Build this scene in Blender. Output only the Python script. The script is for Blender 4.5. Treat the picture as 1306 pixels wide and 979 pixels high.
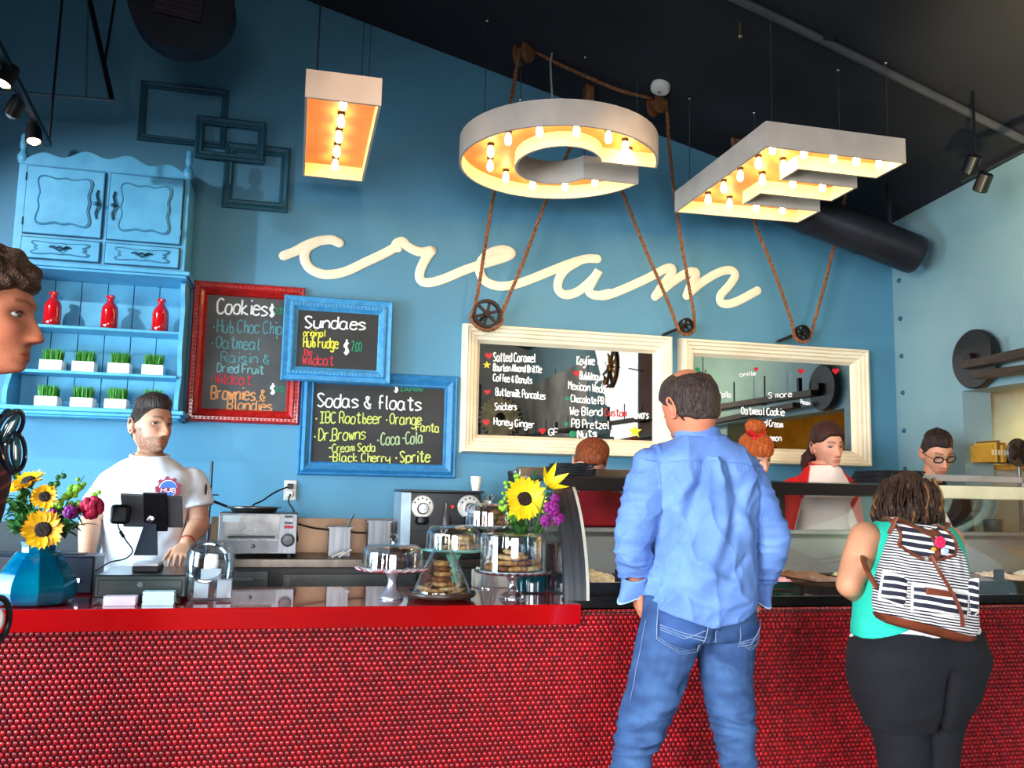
import bpy, bmesh, math, random
import numpy as np
from mathutils import Vector, Matrix, noise as mnoise
random.seed(7); RNG = np.random.default_rng(7)
for o in list(bpy.data.objects): bpy.data.objects.remove(o)
SC = bpy.context.scene; COL = SC.collection
R_ = math.radians
# ---------------------------------------------------------------- camera
CZ = 1.5; FPX = 1140.3
YAW, PIT, ROL = R_(13.578), R_(6.878), R_(1.176)
_f = Vector((math.sin(YAW)*math.cos(PIT), math.cos(YAW)*math.cos(PIT), math.sin(PIT)))
_r0 = Vector((math.cos(YAW), -math.sin(YAW), 0)); _u0 = _r0.cross(_f)
_r = math.cos(ROL)*_r0 + math.sin(ROL)*_u0; _u = -math.sin(ROL)*_r0 + math.cos(ROL)*_u0
cam = bpy.data.cameras.new('camera'); camo = bpy.data.objects.new('camera', cam); COL.objects.link(camo)
cam.sensor_width = 36; cam.lens = 36*FPX/1306; cam.clip_start = .05
camo.matrix_world = Matrix(((_r.x,_u.x,-_f.x,0),(_r.y,_u.y,-_f.y,0),(_r.z,_u.z,-_f.z,CZ),(0,0,0,1)))
SC.camera = camo
def at(px, py, Y):
    "point of the plane y=Y seen at a photograph pixel"
    d = _r*((px-653)/FPX) - _u*((py-489.5)/FPX) + _f
    return Vector((0,0,CZ)) + d*(Y/d.y)
def atZ(px, py, Z):
    d = _r*((px-653)/FPX) - _u*((py-489.5)/FPX) + _f
    return Vector((0,0,CZ)) + d*((Z-CZ)/d.z)
def atX(px, py, X):
    d = _r*((px-653)/FPX) - _u*((py-489.5)/FPX) + _f
    return Vector((0,0,CZ)) + d*(X/d.x)
# ---------------------------------------------------------------- world, exposure, large lights
SC.view_settings.view_transform = 'Standard'; SC.view_settings.look = 'None'
SC.view_settings.exposure = 0.0; SC.view_settings.gamma = 1
w = bpy.data.worlds.new('world'); SC.world = w; w.use_nodes = True
w.node_tree.nodes['Background'].inputs[0].default_value = (.72,.84,1,1)
w.node_tree.nodes['Background'].inputs[1].default_value = 1.0
def area(name, loc, target, sx, sy, power, color, spread=180):
    l = bpy.data.lights.new(name, 'AREA'); l.shape = 'RECTANGLE'; l.size = sx; l.size_y = sy
    l.energy = power; l.color = color; l.spread = R_(spread)
    o = bpy.data.objects.new(name, l); COL.objects.link(o); o.location = loc
    o.rotation_euler = (Vector(target)-Vector(loc)).to_track_quat('-Z','Y').to_euler(); return o
def spot(name, loc, target, power, color, ang=60, blend=.6, r=.05):
    l = bpy.data.lights.new(name, 'SPOT'); l.energy = power; l.color = color
    l.spot_size = R_(ang); l.spot_blend = blend; l.shadow_soft_size = r
    o = bpy.data.objects.new(name, l); COL.objects.link(o); o.location = loc
    o.rotation_euler = (Vector(target)-Vector(loc)).to_track_quat('-Z','Y').to_euler(); return o
area('window_light_bar', (-2.5,3.3,1.50), (.3,5.0,.9), 2.0, 1.3, 82, (.58,.85,1), 90)
area('window_light_left', (-2.5,-.5,1.8), (1.5,2.8,1.1), 2.0, 1.6, 72, (.95,.98,1), 62)
area('window_light_rear', (-.2,-4.45,1.7), (1.1,3.5,1.0), 3.7, 2.2, 34, (.97,.98,1), 40)
area('window_light_right', (3.83,.15,2.7), (1.5,2.0,1.4), .6, 1.2, 5, (1,.97,.9), 150)
spot('wall_washer_warm', (2.5,2.6,2.2), (3.84,2.6,3.3), 300, (1,.80,.42), 115, .9)
spot('wall_washer_rear', (2.2,0,2.2), (3.84,.4,3.1), 90, (1,.84,.55), 110, .9)
spot('rear_wall_fill', (1.2,-1.5,3.4), (3.8,-3.2,2.6), 420, (1,.95,.85), 120, .9)  # added fill, brightens the otherwise unlit rear wall reflected in the left mirror
spot('track_spot_mirrors', (1.7,2.4,3.5), (1.55,5.1,2.2), 120, (1,.72,.46), 46, 1, .06)
spot('track_spot_case', (2.9,2.2,3.3), (2.7,5.1,1.9), 80, (1,.76,.50), 46, 1, .06)
spot('track_spot_people', (1.2,1.4,3.4), (2.5,4.3,1.6), 45, (1,.86,.70), 50, 1, .06)
spot('track_spot_hutch', (-2.3,3.5,3.1), (-.85,5.1,2.35), 150, (.86,.95,1), 62, .8, .03)
spot('track_spot_script', (.25,2.6,3.5), (.35,5.1,2.55), 55, (1,.70,.46), 52, 1, .05)
area('case_fill_light', (2.4,3.69,1.50), (2.4,3.72,1.0), 2.2, .02, 9, (1,.96,.9), 170)  # added strip of light under the rail, brightens what is behind the case glass
spot('kitchen_light', (5.0,3.6,2.45), (5.6,4.3,1.0), 220, (1,.78,.32), 150, .5)

# ---------------------------------------------------------------- materials
MATS = {}
def lin(c):
    return tuple(((v/255+.055)/1.055)**2.4 if v > 10 else v/255/12.92 for v in c)
def mat(name, c, c2=None, rough=.5, metal=0, nscale=8, bump=0, bscale=40, coat=0, trans=0, ior=1.45, emit=0, ecol=None,
        stretch=(1,1,1), attr=False, detail=3, spec=.5, alpha=1, sheen=0, island=0, sub=0, coord='Object', croff=.03):
    "procedural principled material; c and c2 are sRGB 0..255 mixed by noise"
    if name in MATS: return MATS[name]
    m = bpy.data.materials.new(name); m.use_nodes = True; nt = m.node_tree; N = nt.nodes; K = nt.links
    b = N['Principled BSDF']; m.diffuse_color = (*lin(c),1)
    def setv(k, v):
        if k in b.inputs: b.inputs[k].default_value = v
    setv('Roughness', rough); setv('Metallic', metal); setv('IOR', ior); setv('Coat Weight', coat); setv('Coat Roughness', croff)
    setv('Transmission Weight', trans); setv('Specular IOR Level', spec); setv('Alpha', alpha); setv('Sheen Weight', sheen)
    if sub: setv('Subsurface Weight', sub); setv('Subsurface Radius', (.012,.004,.002)); setv('Subsurface Scale', 1.0)
    tc = N.new('ShaderNodeTexCoord'); mp = N.new('ShaderNodeMapping'); mp.inputs['Scale'].default_value = stretch
    K.new(tc.outputs[coord], mp.inputs['Vector'])
    c2 = c2 or tuple(v*.88 for v in c)
    nz = N.new('ShaderNodeTexNoise'); nz.inputs['Scale'].default_value = nscale; nz.inputs['Detail'].default_value = detail
    K.new(mp.outputs[0], nz.inputs['Vector'])
    mr = N.new('ShaderNodeMapRange'); mr.inputs[1].default_value = .35; mr.inputs[2].default_value = .65
    K.new(nz.outputs['Fac'], mr.inputs[0])
    mx = N.new('ShaderNodeMix'); mx.data_type = 'RGBA'; mx.inputs[6].default_value = (*lin(c),1); mx.inputs[7].default_value = (*lin(c2),1)
    if island:
        g = N.new('ShaderNodeNewGeometry'); K.new(g.outputs['Random Per Island'], mx.inputs[0])
    else: K.new(mr.outputs[0], mx.inputs[0])
    out = mx.outputs[2]
    if attr:
        at_ = N.new('ShaderNodeAttribute'); at_.attribute_name = 'Col'
        m2 = N.new('ShaderNodeMix'); m2.data_type = 'RGBA'; m2.blend_type = 'MULTIPLY'; m2.inputs[0].default_value = 1
        K.new(out, m2.inputs[6]); K.new(at_.outputs['Color'], m2.inputs[7]); out = m2.outputs[2]
    K.new(out, b.inputs['Base Color'])
    if bump:
        bn = N.new('ShaderNodeTexNoise'); bn.inputs['Scale'].default_value = bscale; bn.inputs['Detail'].default_value = 3
        K.new(mp.outputs[0], bn.inputs['Vector'])
        bp = N.new('ShaderNodeBump'); bp.inputs['Strength'].default_value = bump; bp.inputs['Distance'].default_value = .01
        K.new(bn.outputs['Fac'], bp.inputs['Height']); K.new(bp.outputs[0], b.inputs['Normal'])
    if emit:
        setv('Emission Color', (*lin(ecol or c),1)); setv('Emission Strength', emit)
    MATS[name] = m; return m
# ---------------------------------------------------------------- mesh building
class MB:
    def __init__(s): s.v = []; s.f = []
    def add(s, vs, fs):
        n = len(s.v); s.v += [tuple(p) for p in vs]; s.f += [tuple(i+n for i in f) for f in fs]; return s
    def box(s, a, b, M=None):
        "box between two opposite corners"
        x0,y0,z0 = a; x1,y1,z1 = b
        if x0>x1: x0,x1 = x1,x0
        if y0>y1: y0,y1 = y1,y0
        if z0>z1: z0,z1 = z1,z0
        vs = [Vector(p) for p in ((x0,y0,z0),(x1,y0,z0),(x1,y1,z0),(x0,y1,z0),(x0,y0,z1),(x1,y0,z1),(x1,y1,z1),(x0,y1,z1))]
        if M is not None: vs = [M@p for p in vs]
        return s.add(vs, [(0,3,2,1),(4,5,6,7),(0,1,5,4),(1,2,6,5),(2,3,7,6),(3,0,4,7)])
    def beam(s, p, q, w, h, up=(0,0,1)):
        "rectangular bar from p to q"
        p, q = Vector(p), Vector(q); d = (q-p).normalized(); a = d.cross(Vector(up)).normalized(); b = a.cross(d)
        vs = [e + a*i*w/2 + b*j*h/2 for e in (p,q) for i,j in ((-1,-1),(1,-1),(1,1),(-1,1))]
        return s.add(vs, [(3,2,1,0),(4,5,6,7),(0,1,5,4),(1,2,6,5),(2,3,7,6),(3,0,4,7)])
    def tube(s, pts, r, n=10, closed=False, cap=True, flat=None):
        pts = [Vector(p) for p in pts]; m = len(pts)
        rs = r if hasattr(r,'__len__') else [r]*m
        T = []
        for i in range(m):
            if closed: t = pts[(i+1)%m]-pts[i-1]
            else: t = pts[min(i+1,m-1)]-pts[max(i-1,0)]
            T.append(t.normalized() if t.length>1e-9 else Vector((0,0,1)))
        ref = Vector((0,0,1)) if abs(T[0].z)<.9 else Vector((1,0,0))
        a = T[0].cross(ref).normalized(); vs = []
        for i in range(m):
            a = (a - T[i]*a.dot(T[i])); a = a.normalized() if a.length>1e-6 else T[i].orthogonal().normalized()
            b = T[i].cross(a)
            for k in range(n):
                t = 2*math.pi*k/n
                vs.append(pts[i] + a*(math.cos(t)*rs[i]) + b*(math.sin(t)*rs[i]*(flat or 1)))
        fs = []
        for i in range(m if closed else m-1):
            j = (i+1)%m
            for k in range(n): l = (k+1)%n; fs.append((i*n+k, i*n+l, j*n+l, j*n+k))
        if cap and not closed: fs += [tuple(range(n-1,-1,-1)), tuple((m-1)*n+k for k in range(n))]
        return s.add(vs, fs)
    def cyl(s, p, q, r, r2=None, n=20): return s.tube([p,q], [r, r if r2 is None else r2], n)
    def lathe(s, prof, c=(0,0,0), n=32, axis='z', caps=True, M=None):
        "profile of (radius, height)"
        vs = []; c = Vector(c)
        for r,h in prof:
            for k in range(n):
                t = 2*math.pi*k/n; x,y = r*math.cos(t), r*math.sin(t)
                p = Vector((x,y,h)) if axis=='z' else (Vector((x,-h,y)) if axis=='y' else Vector((h,x,y)))
                if M is not None: p = M@p
                vs.append(c+p)
        fs = [(i*n+k, i*n+(k+1)%n, (i+1)*n+(k+1)%n, (i+1)*n+k) for i in range(len(prof)-1) for k in range(n)]
        if caps: fs += [tuple(range(n-1,-1,-1)), tuple((len(prof)-1)*n+k for k in range(n))]
        return s.add(vs, fs)
    def sphere(s, c, r, n=16, m=10, M=None):
        rr = r if hasattr(r,'__len__') else (r,r,r); vs = []; c = Vector(c)
        for i in range(m+1):
            ph = math.pi*i/m
            for k in range(n):
                t = 2*math.pi*k/n
                p = Vector((rr[0]*math.sin(ph)*math.cos(t), rr[1]*math.sin(ph)*math.sin(t), rr[2]*math.cos(ph)))
                if M is not None: p = M@p
                vs.append(c+p)
        fs = [(i*n+k,(i+1)*n+k,(i+1)*n+(k+1)%n,i*n+(k+1)%n) for i in range(m) for k in range(n)]
        return s.add(vs, fs)
    def prism(s, poly, y0, y1, fn=None):
        "polygon of (x,z) extruded along y"
        n = len(poly); fn = fn or (lambda x,y,z: (x,y,z))
        vs = [fn(x,y0,z) for x,z in poly] + [fn(x,y1,z) for x,z in poly]
        return s.add(vs, [tuple(range(n)), tuple(range(2*n-1,n-1,-1))] + [(k, k+n, (k+1)%n+n, (k+1)%n) for k in range(n)])
    def loft(s, secs, n=24, e=2.0):
        "sections (centre, half-axis u, half-axis v) joined and capped; e>2 squares them off"
        vs = []
        for c,u,v in secs:
            c,u,v = Vector(c),Vector(u),Vector(v)
            for k in range(n):
                t = 2*math.pi*k/n; cc,ss = math.cos(t), math.sin(t)
                vs.append(c + u*(math.copysign(abs(cc)**(2/e),cc)) + v*(math.copysign(abs(ss)**(2/e),ss)))
        m = len(secs)
        fs = [(i*n+k, i*n+(k+1)%n, (i+1)*n+(k+1)%n, (i+1)*n+k) for i in range(m-1) for k in range(n)]
        fs += [tuple(range(n-1,-1,-1)), tuple((m-1)*n+k for k in range(n))]
        return s.add(vs, fs)
    def grid(s, fn, nu, nv, closeu=False):
        vs = [fn(i/(nu if closeu else nu-1) , j/(nv-1)) for j in range(nv) for i in range(nu)]
        fs = [(j*nu+i, j*nu+(i+1)%nu, (j+1)*nu+(i+1)%nu, (j+1)*nu+i) for j in range(nv-1) for i in range(nu if closeu else nu-1)]
        return s.add(vs, fs)
    def build(s, name, m, parent=None, smooth=True, ang=35, bevel=0, solid=0, sub=0, org=None, fix=True):
        me = bpy.data.meshes.new(name)
        o = bpy.data.objects.new(name, me); COL.objects.link(o)
        if parent is not None:
            o.parent = parent; og = Vector(parent.get('_org', (0,0,0)))
            if parent.parent is not None and org is None: pass
        else:
            if org is None:
                a = np.array([tuple(p) for p in s.v]); lo,hi = a.min(0),a.max(0)
                org = ((lo[0]+hi[0])/2,(lo[1]+hi[1])/2,lo[2])
            og = Vector(org); o.location = og
        o['_org'] = tuple(og)
        me.from_pydata([(p[0]-og.x,p[1]-og.y,p[2]-og.z) for p in s.v], [], s.f)
        if fix:
            bm = bmesh.new(); bm.from_mesh(me); bmesh.ops.recalc_face_normals(bm, faces=bm.faces); bm.to_mesh(me); bm.free()
        finish(o, m, smooth, ang, bevel, solid, sub); return o
def finish(o, m, smooth=True, ang=35, bevel=0, solid=0, sub=0):
    me = o.data
    if m is not None:
        for mm in (m if isinstance(m,(list,tuple)) else [m]): me.materials.append(mm)
    if smooth:
        me.shade_smooth(); me.set_sharp_from_angle(angle=R_(ang))
    if solid: md = o.modifiers.new('solid','SOLIDIFY'); md.thickness = solid; md.offset = 0
    if bevel: md = o.modifiers.new('bevel','BEVEL'); md.width = bevel; md.segments = 2; md.limit_method = 'ANGLE'; md.angle_limit = R_(40)
    if sub: md = o.modifiers.new('sub','SUBSURF'); md.levels = sub; md.render_levels = sub
def tag(o, label=None, cat=None, group=None, kind=None):
    if label: o['label'] = label
    if cat: o['category'] = cat
    if group: o['group'] = group
    if kind: o['kind'] = kind
    return o
def thing(name, label, cat, loc=(0,0,0), group=None, rz=0):
    o = bpy.data.objects.new(name, None); COL.objects.link(o); o.location = loc; o.rotation_euler = (0,0,rz)
    o.empty_display_size = .1; o['_org'] = tuple(loc); return tag(o, label, cat, group)
def local(o): o['_org'] = (0,0,0); return o   # children of this thing are modelled in its own frame
def copy_tree(o, parent=None):
    c = o.copy(); COL.objects.link(c)
    if parent is not None: c.parent = parent
    for ch in list(o.children): copy_tree(ch, c)
    return c
def struct(o): return tag(o, kind='structure')
def bez(pts, n=8, closed=False):
    "Catmull-Rom through points of any dimension"
    P = [np.array(p, float) for p in pts]; out = []; m = len(P)
    rng = range(m if closed else m-1)
    for i in rng:
        p0 = P[i-1] if (i>0 or closed) else P[0]*2-P[1]; p1 = P[i]; p2 = P[(i+1)%m]
        p3 = P[(i+2)%m] if (i+2<m or closed) else P[-1]*2-P[-2]
        for k in range(n):
            t = k/n
            out.append(.5*((2*p1)+(-p0+p2)*t+(2*p0-5*p1+4*p2-p3)*t*t+(-p0+3*p1-3*p2+p3)*t**3))
    if not closed: out.append(P[-1])
    return out
# ---------------------------------------------------------------- people
def remesh(mb, voxel, smooth=2):
    "union of the closed shapes in mb as one continuous mesh"
    me = bpy.data.meshes.new('tmp'); me.from_pydata([tuple(p) for p in mb.v], [], mb.f)
    bm = bmesh.new(); bm.from_mesh(me); bmesh.ops.recalc_face_normals(bm, faces=bm.faces); bm.to_mesh(me); bm.free()
    o = bpy.data.objects.new('tmp', me); COL.objects.link(o)
    md = o.modifiers.new('r','REMESH'); md.mode = 'VOXEL'; md.voxel_size = voxel; md.use_smooth_shade = True
    if smooth: md = o.modifiers.new('s','SMOOTH'); md.factor = .5; md.iterations = smooth
    dg = bpy.context.evaluated_depsgraph_get()
    out = bpy.data.meshes.new_from_object(o.evaluated_get(dg)); bpy.data.objects.remove(o); return out
def getv(me):
    a = np.empty(len(me.vertices)*3, np.float32); me.vertices.foreach_get('co', a); return a.reshape(-1,3).astype(float)
def getn(me):
    a = np.empty(len(me.vertices)*3, np.float32); me.vertex_normals.foreach_get('vector', a); return a.reshape(-1,3).astype(float)
def setv(me, a): me.vertices.foreach_set('co', a.astype(np.float32).ravel()); me.update()
def paint(me, col):
    at_ = me.color_attributes.new('Col','FLOAT_COLOR','POINT'); c = np.ones((len(col),4), np.float32); c[:,:3] = col
    at_.data.foreach_set('color', c.ravel())
def meobj(name, me, m, parent):
    o = bpy.data.objects.new(name, me); COL.objects.link(o); o.parent = parent; me.materials.clear(); me.materials.append(m)
    me.shade_smooth(); o['_org'] = (0,0,0); return o
def sst(x, a, b):
    t = np.clip((x-a)/(b-a), 0, 1); return t*t*(3-2*t)
def gs(x, s): return np.exp(-.5*(x/s)**2)
def vnoise(P, scale, seed=0):
    "cheap smooth noise: sum of rotated sines"
    rg = np.random.default_rng(seed); out = np.zeros(len(P))
    for k in range(7):
        d = rg.normal(size=3); d /= np.linalg.norm(d); out += np.sin(P@d*scale*(.6+.25*k) + rg.uniform(0,6.3) + 1.3*np.sin(P@rg.normal(size=3)*scale*.45+k))
    return out/4
def headshape(d, fem=0, nose=1.0, jaw=1.0):
    x = d[:,0]*.0745; y = d[:,1]*.095; z = d[:,2]*.118
    t = np.clip(-z/.118, 0, 1)
    x = x*(1+.05*sst(z,0,.08)*sst(-y,-.02,.05)) * (1-(.27+.10*fem)*t**1.7*jaw)
    y = np.where(y < 0, y*(1-.50*t), y)
    y = y - .004
    fm = sst(d[:,1], .05, .55)
    # fuller lower face so the chin stands under the brow
    y = y + fm*.034*sst(-z, .02, .105)*gs(x,.05) 
    y = np.where(d[:,1]>0, np.minimum(y, .088+.0*z), y)
    ax = np.abs(x)
    y = y + fm*(.006*gs(z-.030,.010)*gs(ax-.026,.022)*(1-.6*fem))          # brow
    y = y - fm*.0125*gs(z-.003,.0105)*gs(ax-.031,.0150)                     # sockets
    nz = sst(z,-.050,-.041)*(1-sst(z,-.040,.028))                           # nose wedge
    y = y + fm*nose*(.030*nz*gs(x,.0075+.0045*sst(-z,.015,.042)) )
    y = y + fm*.006*gs(z+.040,.007)*gs(ax-.0125,.0055)                      # wings
    y = y + fm*.005*gs(z+.028,.016)*gs(ax-.043,.014)                       # cheeks
    y = y - fm*.003*gs(z+.060,.01)*gs(ax-.040,.012)
    y = y + fm*(.0055+.0015*fem)*gs(z+.0655,.0048)*gs(x,.0165) + fm*(.0060+.002*fem)*gs(z+.0775,.0052)*gs(x,.0145)
    y = y - fm*.0030*gs(z+.0715,.0020)*gs(x,.021)
    y = y - fm*.0035*gs(z+.089,.005)*gs(x,.02)
    y = y + fm*.009*gs(z+.103,.011)*gs(x,.020)
    return np.stack([x,y,z],1)
def ico(sub):
    bm = bmesh.new(); bmesh.ops.create_icosphere(bm, subdivisions=sub, radius=1)
    v = np.array([p.co[:] for p in bm.verts]); v /= np.linalg.norm(v,axis=1)[:,None]
    f = [tuple(q.index for q in t.verts) for t in bm.faces]; bm.free(); return v, f
ICO5, ICO5F = ico(5); ICO6, ICO6F = ico(6)
def eul(yaw, pitch, roll):
    "head local to body local: yaw turns left (ccw from above), pitch lifts the face, roll tips to its right"
    return Matrix.Rotation(R_(yaw),3,'Z') @ Matrix.Rotation(R_(pitch),3,'X') @ Matrix.Rotation(R_(roll),3,'Y')
def hair_shell(hd, thick, name, m, parent, cut=-.002, sub=6):
    "hd = head dict; thick(P)->thickness by head-local point, negative = no hair"
    D = ICO6 if sub == 6 else ICO5; F = ICO6F if sub == 6 else ICO5F
    P = headshape(D, hd['fem'])*1.0; P[:,1] -= 0
    t = thick(P, D); nn = D/np.array([.0745,.095,.118]); nn /= np.linalg.norm(nn,axis=1)[:,None]
    Q = P + nn*t[:,None]
    keep = [f for f in F if t[f[0]]>cut or t[f[1]]>cut or t[f[2]]>cut]
    used = sorted({i for f in keep for i in f}); mp = {i:k for k,i in enumerate(used)}
    W = (np.array(hd['M']) @ (Q[used]*hd['s']).T).T + np.array(hd['c'])
    me = bpy.data.meshes.new(name); me.from_pydata(W.tolist(), [], [tuple(mp[i] for i in f) for f in keep]); me.update()
    me.attributes.new('hl','FLOAT_VECTOR','POINT').data.foreach_set('vector', P[used].astype(np.float32).ravel())
    return meobj(name, me, m, parent)
def hair_mat(name, c, c2, scale=160, rough=.45, stretch=(1,1,.12), bump=.9):
    return mat(name, c, c2, rough=rough, nscale=scale, stretch=stretch, bump=bump, bscale=scale*1.4, spec=.3, detail=4)
def hand_mb(mb, wrist, d, nrm, side, s=1.0, curl=(.5,.5,.5,.5), thumb=.5, spread=.10):
    "hand: palm plus four fingers and thumb; d = direction of the fingers, nrm = back-of-hand normal, side = +1 thumb towards d x nrm"
    d = Vector(d).normalized(); nrm = Vector(nrm); nrm = (nrm - d*nrm.dot(d)).normalized(); a = d.cross(nrm)*side; W = Vector(wrist)
    secs = [(W-d*.02*s, a*.026*s, nrm*.019*s), (W+d*.01*s, a*.028*s, nrm*.018*s), (W+d*.045*s, a*.038*s, nrm*.017*s), (W+d*.085*s, a*.041*s, nrm*.0135*s), (W+d*.095*s, a*.038*s, nrm*.011*s)]
    mb.loft(secs, 16, 2.6)
    for k,(o,l,r) in enumerate(((.031,.070,.0082),(.0105,.080,.0085),(-.0105,.074,.0082),(-.031,.058,.0072))):
        p = W + d*(.088-.004*abs(k-1.2))*s + a*o*s; dd = (d + a*(1.3-k)*spread).normalized(); pts = [p - dd*.015*s, p]; c = 0
        for q,fr in enumerate((.45,.32,.23)):
            c += curl[k]*(.9 if q==0 else 1.1)
            v = dd*math.cos(c) - nrm*math.sin(c); p = p + v*l*fr*s; pts.append(p)
        pts = bez([tuple(t) for t in pts], 3); n = len(pts)
        mb.tube(pts, [r*s*(1.05-.28*i/(n-1)) for i in range(n)], 10)
        mb.sphere(pts[-1], r*s*.77, 8, 6)
    p = W + d*.020*s + a*.022*s - nrm*.004*s; v = (d*.75 + a*.75 - nrm*.25*thumb).normalized(); q = p+v*.042*s
    v2 = (d*.95 + a*(.45-.5*thumb) - nrm*.5*thumb).normalized(); e = q+v2*.030*s; g = e+v2*.024*s
    mb.tube([p, q, e, g], [.015*s,.0115*s,.0098*s,.0075*s], 10); mb.sphere(g, .0078*s, 8, 6)
class Person:
    def __init__(s, label, loc, yaw, skin, group=None):
        s.o = thing('person', label, 'person', (loc[0],loc[1],0), group, R_(yaw)); local(s.o)
        s.yaw = R_(yaw); s.loc = Vector((loc[0],loc[1],0)); s.mb = MB(); s.skin = skin; s.Ri = Matrix.Rotation(-s.yaw,3,'Z')
    def L(s, px, py, Y): return s.Ri @ (at(px,py,Y)-s.loc)
    def W2L(s, p): return s.Ri @ (Vector(p)-s.loc)
    def torso(s, secs, mb=None, off=0, e=2.3, tilt=0):
        "secs: (z, halfwidth, halfdepth, xoff, yoff[, lean])"
        mb = mb or s.mb; out = []
        for q in bez([tuple(k)+(0,)*(6-len(k)) for k in secs], 4):
            z,a,b,x,y,l = q; out.append(((x,y,z), (a+off,0,tilt*(a+off)), (0,(b+off)*math.cos(l),(b+off)*math.sin(l))))
        mb.loft(out, 40, e)
    def limb(s, pts, rs, mb=None, n=5, off=0):
        mb = mb or s.mb; q = bez([tuple(p)+(r,) for p,r in zip([tuple(p) for p in pts], rs)], n)
        mb.tube([p[:3] for p in q], [p[3]+off for p in q], 20); mb.sphere(q[0][:3], q[0][3]+off, 16, 10); mb.sphere(q[-1][:3], q[-1][3]+off, 16, 10)
    def head(s, c, yaw=0, pitch=0, roll=0, scale=1.0, fem=0, nose=1.0, jaw=1.0, ears=True, look=(0,0)):
        M = eul(yaw,pitch,roll); P = headshape(ICO6, fem, nose, jaw)*scale
        W = (np.array(M)@P.T).T + np.array(c)
        s.mb.add(W.tolist(), ICO6F)
        c = Vector(c)
        if ears:
            for sg in (-1,1):
                u = M@Vector((0,.017,.004)); v = M@Vector((0,-.004,.031)); nrm = M@Vector((sg,-.45,.05)).normalized()
                b = c + M@(Vector((sg*.0735,-.014,-.008))*scale)
                pts = []
                for k in range(13):
                    t = -2.2+k/12*4.9; pts.append(b + (u*-math.cos(t)*(1-.15*math.sin(t)) + v*math.sin(t))*scale + nrm*(.010+.004*math.sin(t))*scale)
                s.mb.tube(pts, .0042*scale, 8); s.mb.sphere(b+nrm*.003*scale, (.012*scale,.012*scale,.02*scale), 12, 8, M=M.to_4x4()); s.mb.sphere(pts[0], .006*scale, 8,6)
        s.hd = dict(c=c, M=M, s=scale, fem=fem, look=look)
        return s.hd
    def hl(s, p): return s.hd['c'] + s.hd['M']@(Vector(p)*s.hd['s'])
    def body(s, voxel=.004, smooth=1, beard=0, brow=(.25,.16,.12), lips=(.82,.50,.48), shave=0, makeup=0, sm=None, iris=(.18,.10,.06), closed=0, browlift=0, browth=1.0):
        me = remesh(s.mb, voxel, smooth); V = getv(me); h = s.hd
        Lc = (V-np.array(h['c']))@np.array(h['M'])/h['s']       # M^T applied
        x,y,z = Lc.T; ax = np.abs(x); fr = sst(y,.045,.07)
        col = np.ones((len(V),3))
        def mixc(mask, c):
            nonlocal col
            mask = np.clip(mask,0,1)[:,None]; col = col*(1-mask) + np.array(c)*mask
        mixc(.30*gs(z+.03,.02)*gs(ax-.042,.018)*fr, (1.0,.62,.58))
        mixc(.35*gs(z+.041,.011)*gs(x,.018)*fr, (1.0,.62,.55))
        if shave or beard:
            bm_ = sst(-z,.046,.062)*(1-sst(ax,.0,.02)*0)*sst(y,-.03,-.005)*sst(z,-.135,-.118)*(1-.85*gs(z+.072,.006)*gs(x,.020)*fr)
            bm_ = np.maximum(bm_, sst(y,-.02,0)*(1-sst(y,.025,.045))*sst(-z,.005,.02)*sst(ax,.05,.058)*sst(z,-.13,-.11))
            nn = .75+.25*vnoise(V, 420, 3)
            mixc(bm_*max(shave,beard)*nn, (.20,.125,.09) if beard else (.62,.52,.50))
        mixc(.85*fr*gs(x,.0235)*sst(gs(z+.0660-.0012*gs(ax-.008,.005),.0036)+gs(z+.0768,.0042),.45,.8)*(1-sst(ax,.0215,.026)), lips)
        mixc(.9*fr*gs(z+.0718,.0012)*(1-sst(ax,.02,.026)), (.35,.15,.13))
        bz = .0265 + .004*np.sin(np.clip((ax-.014)/.034,0,1)*math.pi*.8) + browlift
        mixc(.92*fr*gs(z-bz,.0034*browth)*sst(ax,.010,.014)*(1-sst(ax,.044,.050)), brow)
        # lid crease and lash line
        lz = .0055+ .0045*np.cos(np.clip((ax-.031)/.017,-1,1)*1.5)
        mixc((.55+.4*makeup)*fr*gs(z-lz,.0016)*(1-sst(np.abs(ax-.031),.0145,.018)), (.22,.13,.10))
        mixc(.35*sst(np.abs(ax-.075),.02,.0)*gs(y+.01,.012)*gs(z+.008,.02)*(ax>.066), (.95,.55,.5))
        mixc(.6*fr*gs(z+.048,.0022)*gs(ax-.0075,.0028), (.35,.15,.12))
        paint(me, col); s.bodyobj = meobj('body', me, sm or s.skin, s.o)
        if closed < 1:
            for sg in (-1,1):
                c = s.hl((sg*.0305, .0645, .0030)); m_ = MB(); r = .0130*h['s']
                m_.sphere((0,0,0), 1, 24, 20, M=Matrix.Rotation(R_(-90),4,'X')); U = [Vector(v) for v in m_.v]
                m_.v = [tuple(c + h['M']@Vector((u.x*r*1.08, u.y*r, u.z*r*.50))) for u in U]; e = m_.build('eye', eye_mat(), s.o)
                la, lp = R_(h['look'][0]), R_(h['look'][1]); fw = Vector((math.sin(la), math.cos(la), math.sin(lp)*.5)).normalized()
                cc = np.ones((len(U),3))*.62; vv = np.array([u.dot(fw) for u in U]); cc[vv>.80] = iris; cc[vv>.95] = (.01,.01,.01); paint(e.data, cc)
                m_ = MB(); m_.tube([c + h['M']@Vector((1.12*r*math.cos(a), r*(.55+.50*math.sin(a)), .60*r*math.sin(a))) for a in np.linspace(.1,math.pi-.1,11)], .0015*h['s'], 6); m_.build('eyelashes', mat('lash_dark',(48,32,28),rough=.7), s.o)
        return s.bodyobj
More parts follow.
